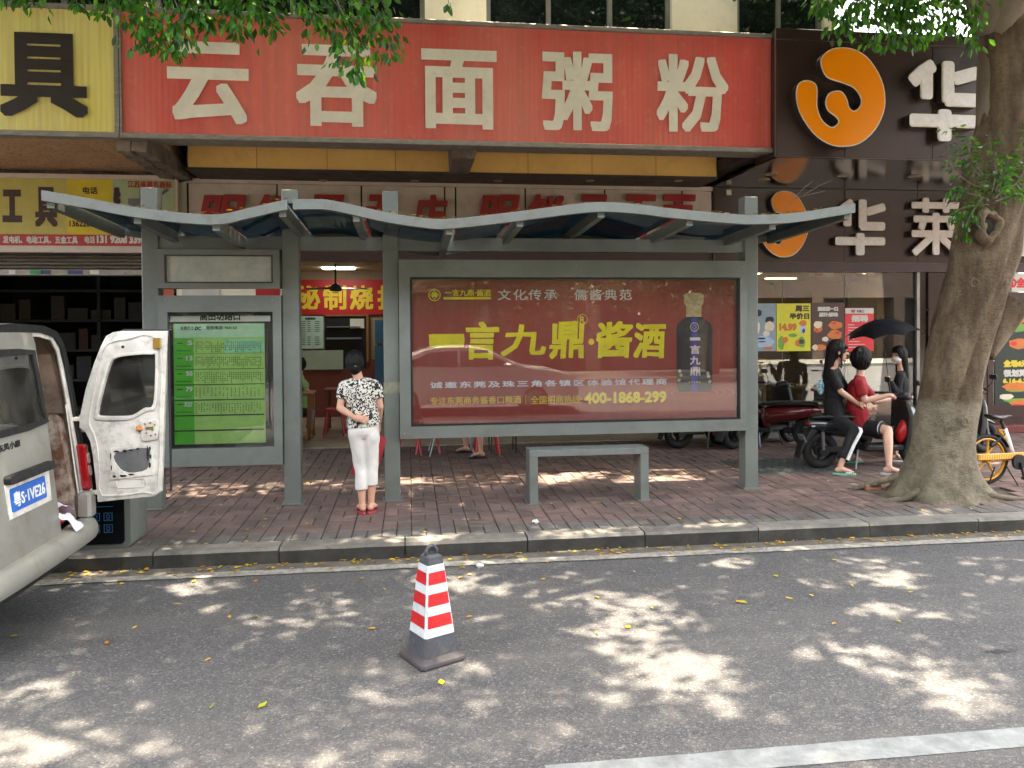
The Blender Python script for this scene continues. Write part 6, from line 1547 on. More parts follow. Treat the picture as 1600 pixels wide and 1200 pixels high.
blobs(o, 'picture', 'bottle_dark', [(1204, 500, 8, 6), (1187, 489, 5, 6), (1191, 529, 8, 1.5), (1192, 534, 7, 1)], YW, YP1-.001); blobs(o, 'picture', 'p_cream', [(1204, 510, 9, 8), (1199, 521, 6, 5), (1185, 512, 5, 9)], YW, YP1-.0014); blobs(o, 'picture', 'p_bluegrey', [(1196, 534, 16, 10)], YW, YP1-.0007); blobs(o, 'picture', 'p_orange', [(1201, 544, 8, 3)], YW, YP1-.0016)
o = poster((1215, 474, 1268, 549), 'p_yellow', 'yellow poster with black 周三半价日 on the shop glass')
ltxt('周三', 1244, 477, 1266, 487, YW, 'lettering', 'print_dark', o, .06, y=YP1-.001); ltxt('半价日', 1235, 489, 1266, 499, YW, 'lettering', 'print_dark', o, .06, y=YP1-.001); ltxt('14.99', 1219, 505, 1246, 517, YW, 'lettering', 'p_orange', o, .08, y=YP1-.001)
blobs(o, 'picture', 'p_orange', [(1256, 505, 7, 5), (1228, 531, 6, 5), (1248, 536, 5, 6)], YW, YP1-.0012); blobs(o, 'picture', 'p_bluegrey', [(1256, 514, 6, 8)], YW, YP1-.0009); blobs(o, 'picture', 'p_green', [(1222, 536, 6, 11), (1240, 524, 8, 3), (1254, 535, 7, 9)], YW, YP1-.0010); blobs(o, 'picture', 'p_brown', [(1254, 534, 5, 4), (1257, 517, 2.5, 4)], YW, YP1-.0014)
o = poster((1269, 473, 1321, 549), 'p_brown', 'brown poster of fried chicken and drinks between the yellow and red posters')
ltxt('超值第一口', 1279, 479, 1311, 486, YW, 'lettering', 'paper_white', o, .08, y=YP1-.001); ltxt('原汁原味', 1281, 488, 1311, 495, YW, 'lettering', 'paper_white', o, .08, y=YP1-.001)
blobs(o, 'picture', 'p_orange', [(1307, 508, 12, 7), (1306, 523, 13, 8), (1280, 514, 8, 6), (1282, 543, 12, 5)], YW, YP1-.001); blobs(o, 'picture', 'p_cream', [(1280, 507, 8, 6), (1291, 530, 6, 4), (1275, 543, 5, 5), (1300, 542, 5, 4)], YW, YP1-.0013); blobs(o, 'picture', 'p_red', [(1305, 505, 4, 2), (1310, 520, 4, 2), (1278, 516, 3, 2)], YW, YP1-.0016)
o = poster((1322, 481, 1367, 549), 'p_red', 'red recruitment poster with white 招聘 partly behind the black umbrella')
b = MB(); rect(b, 1322.3, 481.3, 1366.7, 490, YW, YP1-.001, th=.0008); b.build('header', 'paper_white', o)
ltxt('W', 1331, 483.5, 1338, 489, YW, 'lettering', 'print_red', o, .06, y=YP1-.0015); ltxt('华莱士', 1340, 484, 1352, 488.5, YW, 'lettering', 'print_dark', o, .03, y=YP1-.0015)
ltxt('招聘', 1332, 492, 1358, 503, YW, 'lettering', 'paper_white', o, .07, y=YP1-.001)
b = MB()
for k in range(9): A = W(1327, 508+k*4.4, YW); b.box(A.x, A.x+(.10+.22*((k*7) % 5)/5), YP1-.001, YP1-.0005, A.z, A.z+.010)
tag(b.build('print', 'paper_white', o), kind='stuff')
for (box, m, lab) in (((1264, 427, 1302, 433), 'p_cream', 'cream hanging tag with red diamond at the top left of the shop window'), ((1315, 428, 1356, 441), 'p_brown', 'brown hanging board at the top middle of the shop window'), ((1352, 427, 1400, 432), 'p_cream', 'cream hanging tag at the top right of the shop window')):
    o = poster(box, m, lab, YW+.3, YW+.3); o['category'] = 'hanging sign'; o.name = 'hanging_sign'
    blobs(o, 'picture', 'p_red', [((box[0]+box[2])/2-3, box[1]+1, 7, 4)], YW+.3, YW+.298)
# room behind: walls, warm lights, tables with pale chairs
rm = wthing('burger_room', 'dim beige burger shop room behind the plate glass', 'room', (7, 14, SW))
mat('room_beige', '6e5c48', .7, col2=(.1, .08, .055), scale=1); mat('warm_light', 'ffffff', .5, emit=('ffd8a0', 1.6)); flat('chair_white', 'c4c0b4', .4)
b = MB(); b.box(5.14, 9.2, 11.7, 16.5, 2.78, 2.82); b.build('ceiling', 'ceiling_mat', rm); b = MB(); b.box(5.14, 9.2, 15.6, 15.7, SW, 2.78); b.build('back_wall', 'room_beige', rm)
b = MB(); b.box(5.3, 6.9, 14.6, 15.2, SW, 1.2); b.build('counter', 'p_cream', rm); b = MB(); b.box(5.4, 6.6, 15.5, 15.6, 1.7, 2.3); b.build('menu_screen', 'p_brown', rm); b = MB(); b.box(5.18, 6.4, 15.3, 15.5, 2.0, 2.75); b.build('bulkhead', 'wood_tan', rm)
for x, y in ((5.8, 13.2), (7.2, 14.6), (8.4, 13.2)): b = MB(); b.box(x-.3, x+.3, y-.06, y+.06, 2.765, 2.778); o = b.build('strip_light', 'warm_light'); tag(o, 'warm strip light on the burger shop ceiling, '+{5.8: 'nearest the shelter post', 7.2: 'the one deepest in the room', 8.4: 'nearest the brown pillar'}[x], 'ceiling light')
def wchair(x, y, s, lab):
    o = wthing('chair', lab, 'chair', (x, y, SW), 'white chairs in the burger shop'); b = MB(); b.box(x-.2, x+.2, y-.2, y+.2, SW+.43, SW+.46, bev=.01); b.build('seat', 'chair_white', o)
    for sx in (-1, 1):
        for sy in (-1, 1): b = MB(); b.cyl((x+sx*.17, y+sy*.17, SW), .016, .43, 6); b.build('leg', 'chair_white', o)
    b = MB(); 
    for k in range(5): b.box(x+s*.19-.01, x+s*.19+.01, y-.18+k*.08, y-.15+k*.08, SW+.46, SW+.86)
    tag(b.build('back_slats', 'chair_white', o), kind='stuff'); b = MB(); b.box(x+s*.19-.015, x+s*.19+.015, y-.2, y+.2, SW+.86, SW+.92, bev=.005); b.build('backrest', 'chair_white', o)
for (x, y, nm) in ((6.35, 12.3, 'left'), (7.7, 12.4, 'right')):
    table(x, y, {'left': 'white topped table inside the glass behind the parked red e-bike', 'right': 'white topped table inside the glass behind the riders'}[nm], .6, .6, .74, 'steel', 'chair_white')
    wchair(x-.5, y, -1, 'pale slatted chair left of the table behind '+('the parked e-bikes' if nm == 'left' else 'the riders')); wchair(x+.5, y, 1, 'pale slatted chair right of the table behind '+('the parked e-bikes' if nm == 'left' else 'the riders'))
# door bay at the far right
db = wthing('shop_door', 'brown framed glass shop door plastered with a green burger poster at the right edge', 'shop door', (9.6, YW, SW))
dx0 = W(1541, 600, YW).x
b = MB(); b.box(dx0, dx0+.10, YW-.03, YW+.12, SW+.1, zt2); b.box(dx0+.1, 12.9, YW-.02, YW+.1, W(1600, 457, YW).z-.17, W(1600, 457, YW).z); b.box(dx0+.1, 12.9, YW, YW+.08, SW+.12, SW+.42); b.build('frame', 'maroon_trim', db)
b = MB(); b.box(dx0+.1, 12.9, YW+.03, YW+.04, SW+.42, 2.3); b.build('glass', 'shop_glass', db)
b = MB(); b.box(dx0-.05, 12.9, YW-.18, YW+.2, SW, SW+.12, bev=.01); flat('step_red', '6a2c22', .6); b.build('step', 'step_red', db)
b = MB(); rect(b, 1577, 428, 1700, 456, YW, YW-.05, th=.05); b.build('light_box', 'paper_white', db); ltxt('①全鸡', 1571, 434, 1612, 450, YW, 'lettering', 'p_red', db, .06, y=YW-.052)
o = poster((1556, 476, 1640, 640), 'tt_dark', 'green and black burger poster with yellow 全场6元 on the right-hand shop door', YW, YW+.02)
blobs(o, 'picture', 'p_green', [(1590, 512, 26, 7), (1592, 608, 26, 5), (1590, 626, 24, 4)], YW, YW+.018); blobs(o, 'picture', 'p_orange', [(1590, 500, 18, 7), (1592, 540-3, 18, 9), (1590, 604, 26, 8), (1596, 630, 20, 6)], YW, YW+.0175); blobs(o, 'picture', 'p_cream', [(1590, 485, 20, 5), (1574, 620, 14, 5)], YW, YW+.017); blobs(o, 'picture', 'p_red', [(1590, 634, 10, 3), (1585, 537, 6, 4)], YW, YW+.0165)
ltxt('全场6元', 1569, 562, 1608, 574, YW, 'lettering', 'banner_yellow', o, .07, y=YW+.016); ltxt('很划算', 1569, 577, 1605, 589, YW, 'lettering', 'paper_white', o, .06, y=YW+.016); ltxt('6.16-6.20', 1568, 591, 1612, 599, YW, 'lettering', 'banner_yellow', o, .08, y=YW+.016)
b = MB(); b.box(dx0+.1, 12.9, 15.5, 15.6, SW, 2.8); b.build('inner_wall', 'room_beige', db)
b = MB(); b.box(9.3, 13, 11.7, 16.5, SW-.02, SW+.02); tag(b.build('lobby_floor', 'tile_floor'), kind='structure')
# ================================================================ TWO-WHEELERS
mat('moped_black', '14161a', .18, col2=(.012, .02, .022), scale=3, coat=.6); mat('moped_red', '5c0c12', .25, col2=(.06, .003, .005), scale=3, coat=.6); mat('shield_grey', '5a6878', .3, col2=(.09, .12, .15), scale=3, coat=.3)
mat('vinyl_black', '121212', .45, bump=.15); mat('chrome', 'b0b2b4', .2, metal=1.0); mat('matt_black', '1a1a1b', .6, bump=.15, bscale=60)
mat('box_white', 'c8c8c0', .4, dirt=.2); flat('latch_red', 'b81c1c', .4); mat('bike_yellow', 'd89a1c', .4, col2=(.50, .24, .015), scale=4, dirt=.25); flat('bike_yellow_pale', 'e0c070', .4); mat('bike_white', 'd8d8d2', .35, dirt=.2)
def wheel(par, x, z, Rr, r, spokes=0, rimm='matt_black', w=.05, name='wheel', nsp=3):
    b = MB(); b.torus((x, 0, z), Rr-r, r, 'y', 36, 10, sq=w/r if w < r else 1); o = b.build(name, 'tyre', par, smooth=True)
    b = MB(); b.torus((x, 0, z), Rr-2*r+.008, .014, 'y', 32, 6, sq=1.6)
    b.cyl((x, -.05, z), .045, .10, 14, 'y'); b.build('rim', rimm, o)
    b = MB()
    if spokes:
        for k in range(spokes):
            t = 2*math.pi*k/spokes; s = (-1)**k*.03; b.tube([(x+.03*math.cos(t+.4), s, z+.03*math.sin(t+.4)), (x+(Rr-2*r)*math.cos(t), 0, z+(Rr-2*r)*math.sin(t))], .0018, 4)
    else:
        for k in range(nsp): t = 2*math.pi*k/nsp+.3; b.tube([(x, 0, z), (x+(Rr-2*r)*math.cos(t), 0, z+(Rr-2*r)*math.sin(t))], [.03, .02], 6)
        b.cyl((x, -.03, z), .08, .05, 16, 'y')
    tag(b.build('spokes', 'steel' if spokes else rimm, o), kind='stuff' if spokes else None)
    return o
def body_loft(par, name, m, secs, n=14, pw=2.4):
    """secs: (x, z centre, half width, half height) superellipse sections along x"""
    vs = []; fs = []
    S = [tuple(p) for p in catmull([Vector(s) for s in secs], 4)] if len(secs) > 3 else secs
    for (x, z, hw, hh) in S:
        for k in range(n):
            t = 2*math.pi*k/n; c, s = math.cos(t), math.sin(t)
            vs.append((x, hw*math.copysign(abs(c)**(2/pw), c), z+hh*math.copysign(abs(s)**(2/pw), s)))
    L = len(S)
    fs = [(i*n+k, i*n+(k+1) % n, (i+1)*n+(k+1) % n, (i+1)*n+k) for i in range(L-1) for k in range(n)]+[tuple(range(n)), tuple((L-1)*n+k for k in range(n))]
    b = MB(); b.add(vs, fs); return b.build(name, m, par, smooth=True, auto=60)
Vector4 = Vector
def moped(loc, rz, lab, cat='moped', paint='moped_black', shield='shield_grey', group=None, box=False, lean=0):
    o = thing('moped', lab, cat, loc, group, rz); o.rotation_euler = (lean, 0, rz)
    wheel(o, 0, .225, .225, .055, w=.05); wheel(o, 1.22, .225, .225, .05, w=.045, name='front_wheel')
    body_loft(o, 'rear_body', paint, [(-.16, .60, .05, .05), (-.05, .585, .11, .10), (.15, .555, .135, .13), (.40, .52, .13, .14), (.56, .48, .10, .16), (.60, .45, .08, .16)])
    body_loft(o, 'seat', 'vinyl_black', [(-.12, .695, .07, .025), (-.02, .705, .12, .04), (.22, .705, .13, .045), (.42, .695, .12, .045), (.60, .685, .09, .03)])
    b = MB(); b.box(.50, 1.02, -.14, .14, .22, .30, bev=.02); b.build('footboard', 'matt_black', o)
    b = MB(); b.prism([(.52, .30), (.60, .30), (.68, .60), (.60, .62), (.54, .45)], -.08, .08); b.build('seat_column', paint, o, bevel=.01)
    # leg shield rising to the handlebar
    P = [(.98, .24), (1.06, .24), (1.12, .45), (1.10, .70), (1.04, .92), (.98, .93), (1.03, .70), (1.02, .45)]
    b = MB(); b.prism(P, -.16, .16); b.build('leg_shield', 'matt_black', o, bevel=.02)
    body_loft(o, 'front_cowl', shield, [(1.04, .60, .10, .24), (1.10, .60, .13, .26), (1.17, .60, .11, .22), (1.22, .60, .05, .13)])
    for s in (-1, 1): b = MB(); b.tube([(1.14, s*.07, .80), (1.22, s*.07, .23)], .02, 8); b.build('fork', 'steel', o)
    body_loft(o, 'front_mudguard', paint, [(1.02, .40, .04, .02), (1.10, .47, .06, .03), (1.22, .485, .065, .03), (1.36, .43, .05, .02)])
    body_loft(o, 'handlebar_cowl', 'matt_black', [(.96, .96, .04, .03), (1.02, .97, .10, .05), (1.08, .97, .10, .06), (1.13, .95, .04, .04)])
    b = MB(); b.tube([(.90, -.34, .99), (1.0, -.20, 1.0), (1.04, 0, .97), (1.0, .20, 1.0), (.90, .34, .99)], .014, 8); b.build('handlebar', 'chrome', o, smooth=True)
    for s in (-1, 1):
        b = MB(); b.tube([(.88, s*.36, .99), (.965, s*.24, .998)], .019, 8); b.build('grip', 'vinyl_black', o)
        b = MB(); b.tube([(1.02, s*.22, 1.0), (1.05, s*.28, 1.10), (1.04, s*.30, 1.15)], .006, 6); mm = b.build('mirror', 'matt_black', o)
        M = Matrix.Translation((1.03, s*.31, 1.18)); b = MB(); b.prism(rounded(s*.31-.055, s*.31+.055, 1.15, 1.22, .02), 1.025, 1.045, 'x'); b.build('mirror_glass', 'matt_black', mm)
    b = MB(); b.ell((1.13, 0, .955), (.03, .07, .04)); b.build('headlight', 'lamp_clear', o, smooth=True)
    b = MB(); b.ell((-.15, 0, .60), (.025, .07, .03)); b.build('tail_light', 'lamp_red', o, smooth=True)
    b = MB(); b.ell((-.13, -.09, .575), (.03, .02, .02)); b.build('indicator', 'chrome', o, smooth=True)
    b = MB(); b.prism([(-.10, .56), (-.14, .54), (-.26, .30), (-.30, .14), (-.285, .14), (-.22, .30), (-.06, .50)], -.07, .07); b.build('rear_mudguard', 'matt_black', o, bevel=.004)
    b = MB(); M = Matrix.Translation((-.225, 0, .40)) @ Matrix.Rotation(-.35, 4, 'Y'); b.box(-.006, .006, -.08, .08, -.05, .05, M=M); b.build('number_plate', 'grey_obj', o)
    b = MB(); b.box(.0, .36, -.11, -.07, .20, .29, bev=.02); b.cyl((0, -.12, .225), .06, .05, 12, 'y'); b.build('hub_motor', 'matt_black', o)
    for s in (-1, 1): b = MB(); b.tube([(-.02, s*.12, .50), (-.01, s*.11, .25)], .02, 8); b.build('shock_absorber', 'steel', o)
    b = MB(); b.tube([(.42, -.10, .24), (.36, -.17, .02)], .012, 6); b.build('kickstand', 'steel', o)
    if box:
        b = MB(); b.box(-.42, -.06, -.17, .17, .78, .93, bev=.02); bx = b.build('box', 'matt_black', o)
        b = MB(); b.box(-.43, -.05, -.18, .18, .93, 1.01, bev=.03); b.build('lid', 'box_white', bx)
        for x, y in ((-.24, -.185), (-.05, -.12)): b = MB(); b.box(x-.03, x+.03, y-.01, y+.01, .90, .95, bev=.004); b.build('latch', 'latch_red', bx)
        b = MB(); b.box(-.38, -.05, -.08, .08, .74, .78); b.tube([(-.1, 0, .74), (0, 0, .66)], .02, 6); b.build('rack', 'steel', o)
    for ch in o.children:
        if 'wheel' in ch.name: continue
        for q_ in [ch]+list(ch.children):
            for v_ in q_.data.vertices:
                if v_.co.z > .225: v_.co.z = .225+(v_.co.z-.225)*.86
    return o
mp = G(1281, 732, SW)
MX, MY = mp.x, 8.98
moped((MX, MY, SW), R(-3), 'black moped with grey blue front cowl carrying two riders beside the tree')
mp2 = W(1262, 700, 10.35)
moped((mp2.x+.05, 10.4, SW), R(180-28), 'red e-bike with white lidded top box parked against the shop window', 'e-bike', 'moped_red', 'moped_black', 'e-bikes parked by the window', True)
mp3 = W(1180, 700, 10.6)
moped((mp3.x-.35, 10.55, SW), R(25), 'black moped half hidden behind the right shelter post', 'moped', 'moped_black', 'moped_black', 'e-bikes parked by the window')
mp4 = W(1055, 690, 10.9)
moped((mp4.x, 10.75, SW), R(6), 'black moped behind the advert case with only its wheels showing', 'moped', 'moped_black', 'moped_black', 'e-bikes parked by the window')
mp5 = W(1545, 650, 9.3)
moped((mp5.x-.95, 9.5, SW), R(10), 'dark moped parked behind the yellow hire bicycle at the right edge', 'moped', 'moped_black', 'shield_grey', 'e-bikes parked by the window')

# yellow hire bicycle
bp_ = G(1541, 757, SW); ky = bp_.y
bk = thing('bicycle', 'yellow and white hire bicycle standing behind the tree at the right edge', 'bicycle', (bp_.x, bp_.y, SW), None, R(4))
Rw = .275
def bw_(x, nm):
    b = MB(); b.torus((x, 0, Rw), Rw-.022, .022, 'y', 48, 8); o = b.build(nm, 'tyre', bk, smooth=True)
    b = MB(); b.torus((x, 0, Rw), Rw-.052, .013, 'y', 48, 8, sq=1.3); b.build('rim', 'bike_yellow', o)
    b = MB()
    for k in range(5): t = 2*math.pi*k/5+.2; b.tube([(x+.03*math.cos(t), 0, Rw+.03*math.sin(t)), (x+(Rw-.055)*math.cos(t), 0, Rw+(Rw-.055)*math.sin(t))], [.016, .010], 6)
    b.cyl((x, -.04, Rw), .035, .08, 14, 'y'); b.build('spokes', 'bike_yellow', o)
bw_(0, 'wheel'); bw_(1.02, 'front_wheel')
b = MB(); b.box(-.16, .42, -.065, -.045, .275, .345, bev=.006); b.build('chain_cover', 'bike_yellow', bk)
b = MB()
for k in range(18):
    x = -.13+k*.03; b.add([(x, -.0665, .282), (x+.012, -.0665, .282), (x+.02, -.0665, .338), (x+.008, -.0665, .338)], [(0, 1, 2, 3)])
b.closed = False; tag(b.build('stripe_print', 'bike_yellow_pale', bk), kind='stuff')
b = MB(); b.cyl((.335, -.10, .245), .082, .03, 24, 'y'); b.build('chainring_guard', 'matt_black', bk)
b = MB(); b.tube([(.335, -.11, .245), (.36, -.12, .09)], .013, 6); b.box(.32, .41, -.20, -.12, .065, .095, bev=.006); b.tube([(.335, .06, .245), (.31, .10, .40)], .013, 6); b.build('crank', 'matt_black', bk)
b = MB(); b.tube([(.345, 0, .26), (.225, 0, .60)], [.034, .030], 12); b.build('seat_tube', 'bike_white', bk, smooth=True)
b = MB(); b.tube([(.245, 0, .55), (.20, 0, .66)], .017, 8); b.tube([(.20, 0, .66), (.185, 0, .71)], .015, 8); b.build('seat_post', 'matt_black', bk)
body_loft(bk, 'saddle', 'vinyl_black', [(.02, .745, .06, .02), (.07, .735, .085, .028), (.16, .725, .06, .025), (.26, .735, .025, .018), (.31, .735, .018, .012)])
b = MB(); b.tube([(.235, 0, .56), (.16, 0, .60), (.22, 0, .50), (.30, 0, .46)], .022, 8); b.build('seat_clamp', 'bike_yellow', bk, smooth=True)
b = MB(); P = catmull([Vector((.345, 0, .28)), Vector((.62, 0, .36)), Vector((.86, 0, .72)), Vector((.88, 0, .80))], 6); b.tube(P, .035, 10); b.build('frame', 'bike_yellow', bk, smooth=True)
b = MB()
for s in (-1, 1): b.tube([(0, s*.05, Rw), (.30, s*.035, .27)], .011, 6)
b.tube([(0, .05, Rw), (.26, .03, .52)], .010, 6); b.build('chain_stay', 'bike_yellow', bk)
b = MB(); P = [(Rw+.03)*1 for _ in range(1)]
for a0, a1 in ((25, 75),):
    pts = [(math.cos(R(a))*(Rw+.02), 0, Rw+math.sin(R(a))*(Rw+.02)) for a in range(a0, a1+1, 5)]; b.tube(pts, .03, 8, flat=.35)
b.tube([(.06, .0, .42), (.24, .0, .56)], .024, 6); b.build('rear_mudguard', 'matt_black', bk)
b = MB(); 
for s in (-1, 1): b.tube([(.90, s*.045, .66), (1.02, s*.045, Rw)], .014, 8)
b.tube([(.88, 0, .74), (.86, 0, .95)], .02, 8); b.tube([(.80, -.28, 1.0), (.88, -.1, .97), (.88, .1, .97), (.80, .28, 1.0)], .012, 8); b.build('handlebar', 'matt_black', bk)
b = MB(); b.tube([(.05, -.06, .20), (-.01, -.05, .02)][::-1], .008, 6); b.tube([(.17, -.08, .22), (.25, -.16, .01)], .008, 6); b.build('kickstand', 'matt_black', bk)

# ================================================================ PEOPLE
mat('skin', 'c49478', .5, col2=(.48, .27, .19), scale=9, bump=.03); mat('skin_pale', 'd2a68c', .5, col2=(.55, .34, .25), scale=9); mat('hair', '080706', .55, col2=(.002, .0015, .0012), spec=.22, bump=.5, bscale=60, stretch=(8, 8, .6)); mat('hair_brown', '140c09', .5, spec=.25, col2=(.004, .002, .0015), bump=.5, bscale=60, stretch=(8, 8, .6))
mat('cloth_black', '121214', .85, bump=.3, bscale=14); mat('cloth_red', '94141e', .85, col2=(.20, .006, .012), scale=5, bump=.3, bscale=14); mat('cloth_white', 'd8d4cc', .85, col2=(.56, .54, .50), scale=5, bump=.45, bscale=9); mat('cloth_green', '7a9a5a', .85, bump=.3); mat('cloth_grey', '6a6a6c', .85, bump=.3)
flat('mask_blue', '9ec4c4', .7); flat('mask_white', 'd8dada', .7); flat('eye_dark', '120c0a', .2); flat('lip', '9a4a42', .4); flat('slipper_red', 'a03c44', .6); flat('slipper_white', 'c8c8cc', .6); flat('slipper_blue', '20283c', .6); flat('slipper_green', '7ac0a0', .6)
m, t = newmat('print_shirt'); v = t.coord('Object')
n1 = t.n('ShaderNodeTexNoise'); n1.inputs['Scale'].default_value = 27; n1.inputs['Detail'].default_value = 1; n1.inputs['Distortion'].default_value = 2.2; t.l(v, n1.inputs['Vector'])
t.l(t.ramp(n1.outputs['Fac'], [(.0, '0e0e10'), (.50, 'c8c4b8')], 'CONSTANT'), t.b.inputs['Base Color']); t.b.inputs['Roughness'].default_value = .8; t.bump(t.noise(v, 14, 4), .3, .02)
def cap(mb, a, c, ra, rb, sq=None, n=12, flat0=False, flat1=False):
    """tapered capsule; sq=(lateral vector, factor) widens it sideways"""
    a, c = Vector(a), Vector(c); d = c-a; L = d.length; d = d.normalized() if L > 1e-6 else Vector((0, 0, 1))
    u = d.orthogonal().normalized() if sq is None else (Vector(sq[0])-d*Vector(sq[0]).dot(d)).normalized(); w = d.cross(u); f = 1 if sq is None else sq[1]
    prof = []
    K = 4
    if flat0: prof.append((-.0, 0)); prof.append((0, ra))
    else:
        for k in range(K+1): t_ = math.pi/2*k/K; prof.append((-ra*math.cos(t_), ra*math.sin(t_)))
    if flat1: prof.append((L, rb)); prof.append((L, 0))
    else:
        for k in range(K+1): t_ = math.pi/2*k/K; prof.append((L+rb*math.sin(t_), rb*math.cos(t_)))
    vs = []; fs = []
    for (h, r_) in prof:
        for k in range(n): q = 2*math.pi*k/n; vs.append(a+d*h+u*(math.cos(q)*r_*f)+w*(math.sin(q)*r_))
    for i in range(len(prof)-1):
        for k in range(n): fs.append((i*n+k, (i+1)*n+k, (i+1)*n+(k+1) % n, i*n+(k+1) % n))
    mb.add(vs, fs)
def meld(mb, name, m, parent, voxel=.008, smooth=3, cuts=(), disp=None):
    me = bpy.data.meshes.new(name); me.from_pydata(mb.v, [], mb.f)
    bm = bmesh.new(); bm.from_mesh(me); bmesh.ops.remove_doubles(bm, verts=bm.verts, dist=1e-6); bmesh.ops.dissolve_degenerate(bm, edges=bm.edges, dist=1e-6); bm.normal_update(); bm.to_mesh(me); bm.free()
    o = bpy.data.objects.new('t', me); COL.objects.link(o)
    r_ = o.modifiers.new('r', 'REMESH'); r_.mode = 'VOXEL'; r_.voxel_size = voxel; s = o.modifiers.new('s', 'SMOOTH'); s.iterations = smooth; s.factor = .5
    bpy.context.view_layer.update(); m2 = bpy.data.meshes.new_from_object(o.evaluated_get(bpy.context.evaluated_depsgraph_get())); bpy.data.objects.remove(o)
    if cuts or disp:
        bm = bmesh.new(); bm.from_mesh(m2)
        if disp:
            bm.normal_update()
            for v_ in bm.verts: v_.co += v_.normal*disp(v_.co)
        for (co, no) in cuts: bmesh.ops.bisect_plane(bm, geom=bm.verts[:]+bm.edges[:]+bm.faces[:], plane_co=co, plane_no=no, clear_outer=True)
        bm.to_mesh(m2); bm.free()
    m2.name = name; m2.materials.clear(); m2.materials.append(MT[m]); m2.polygons.foreach_set('use_smooth', [True]*len(m2.polygons)); m2.polygons.foreach_set('material_index', [0]*len(m2.polygons))
    o = bpy.data.objects.new(name, m2); COL.objects.link(o); attach(o, parent); return o
def frame(f, up=(0, 0, 1)):
    f = Vector(f).normalized(); l = Vector(up).cross(f).normalized(); u = f.cross(l); return Matrix((f, l, u)).transposed().to_4x4()
def folds(p): return .005*math.sin(p.z*34+6*noise.noise(Vector((p.x*5, p.y*5, p.z*2))))*max(0, noise.noise(Vector((p.x*4+3, p.y*4, p.z*4)))+.2)*2+.007*noise.noise(Vector((p.x*9, p.y*9, p.z*5)))+.004*noise.noise(Vector((p.x*22, p.y*22, p.z*12)))
def hand(mb, wr, d, palm, curl=.5, s=1.0, side=1):
    """wrist, direction of the palm, palm normal; five separate fingers"""
    d = Vector(d).normalized(); pn = Vector(palm); pn = (pn-d*pn.dot(d)).normalized(); lat = d.cross(pn)*side
    wr = Vector(wr); k0 = wr+d*.075*s
    cap(mb, wr+d*.005, wr+d*.06*s, .022*s, .024*s, (lat, 1.5)); 
    for i, (off, L) in enumerate(((.030, .068), (.010, .078), (-.010, .073), (-.029, .058))):
        b0 = k0+lat*off*s-d*.01*s; d1 = (d*math.cos(curl*.6)+pn*math.sin(curl*.6)); d2 = (d*math.cos(curl*1.6)+pn*math.sin(curl*1.6)); d3 = (d*math.cos(curl*2.4)+pn*math.sin(curl*2.4))
        p1 = b0+d1*L*.48*s; p2 = p1+d2*L*.30*s; p3 = p2+d3*L*.22*s
        cap(mb, b0, p1, .0095*s, .009*s, n=8); cap(mb, p1, p2, .009*s, .008*s, n=8); cap(mb, p2, p3, .008*s, .007*s, n=8)
    t0 = wr+d*.02*s+lat*.03*s; t1 = t0+(d*.7+lat*.6+pn*.3).normalized()*.035*s; t2_ = t1+(d*.85+lat*.1+pn*.4).normalized()*.03*s
    cap(mb, t0, t1, .012*s, .010*s, n=8); cap(mb, t1, t2_, .010*s, .008*s, n=8)
def foot(mb, an, fd, s=1.0):
    fd = Vector(fd).normalized(); an = Vector(an); lat = Vector((0, 0, 1)).cross(fd)
    h = Vector((an.x, an.y, an.z-.05*s))
    cap(mb, h-fd*.03*s, h+fd*.04*s, .034*s, .033*s, (lat, .95)); cap(mb, h+fd*.02*s+Vector((0, 0, .01)), h+fd*.12*s-Vector((0, 0, .012*s)), .032*s, .020*s, (lat, 1.7)); cap(mb, an, h, .034*s, .034*s)
    for i, (o_, L) in enumerate(((.026, .045), (.012, .042), (0, .036), (-.012, .030), (-.023, .024))): 
        b0 = h+fd*.13*s+lat*o_*s-Vector((0, 0, .020*s)); cap(mb, b0, b0+fd*L*.6*s, .009*s, .008*s, n=8)
def slipper(par, an, fd, m, m2=None, s=1.0, z=None):
    fd = Vector(fd).normalized(); lat = Vector((0, 0, 1)).cross(fd); c = Vector((an[0], an[1], z if z is not None else an[2]-.09))
    P = []
    for k in range(20): t_ = 2*math.pi*k/20; P.append((.045*s+(.135*math.cos(t_))*s, .043*s*math.sin(t_)*(1+.12*math.cos(t_))))
    b = MB(); M = Matrix((fd, lat, Vector((0, 0, 1)))).transposed().to_4x4(); M.translation = c
    b.prism(P, 0, .024*s, 'z', M=M); o = b.build('sandal', m, par, bevel=.004)
    b = MB(); vs = []
    for i in range(5):
        x = .055+.017*i
        for j in range(9): a = math.pi*j/8; vs.append(M @ Vector((x*s, .046*s*math.cos(a), .02*s+(.050-.004*i)*s*math.sin(a))))
    b.add(vs, [(i*9+j, i*9+j+1, i*9+j+10, i*9+j+9) for i in range(4) for j in range(8)]); b.closed = False; q = b.build('strap', m2 or m, o, smooth=True)
    md = q.modifiers.new('s', 'SOLIDIFY'); md.thickness = .006
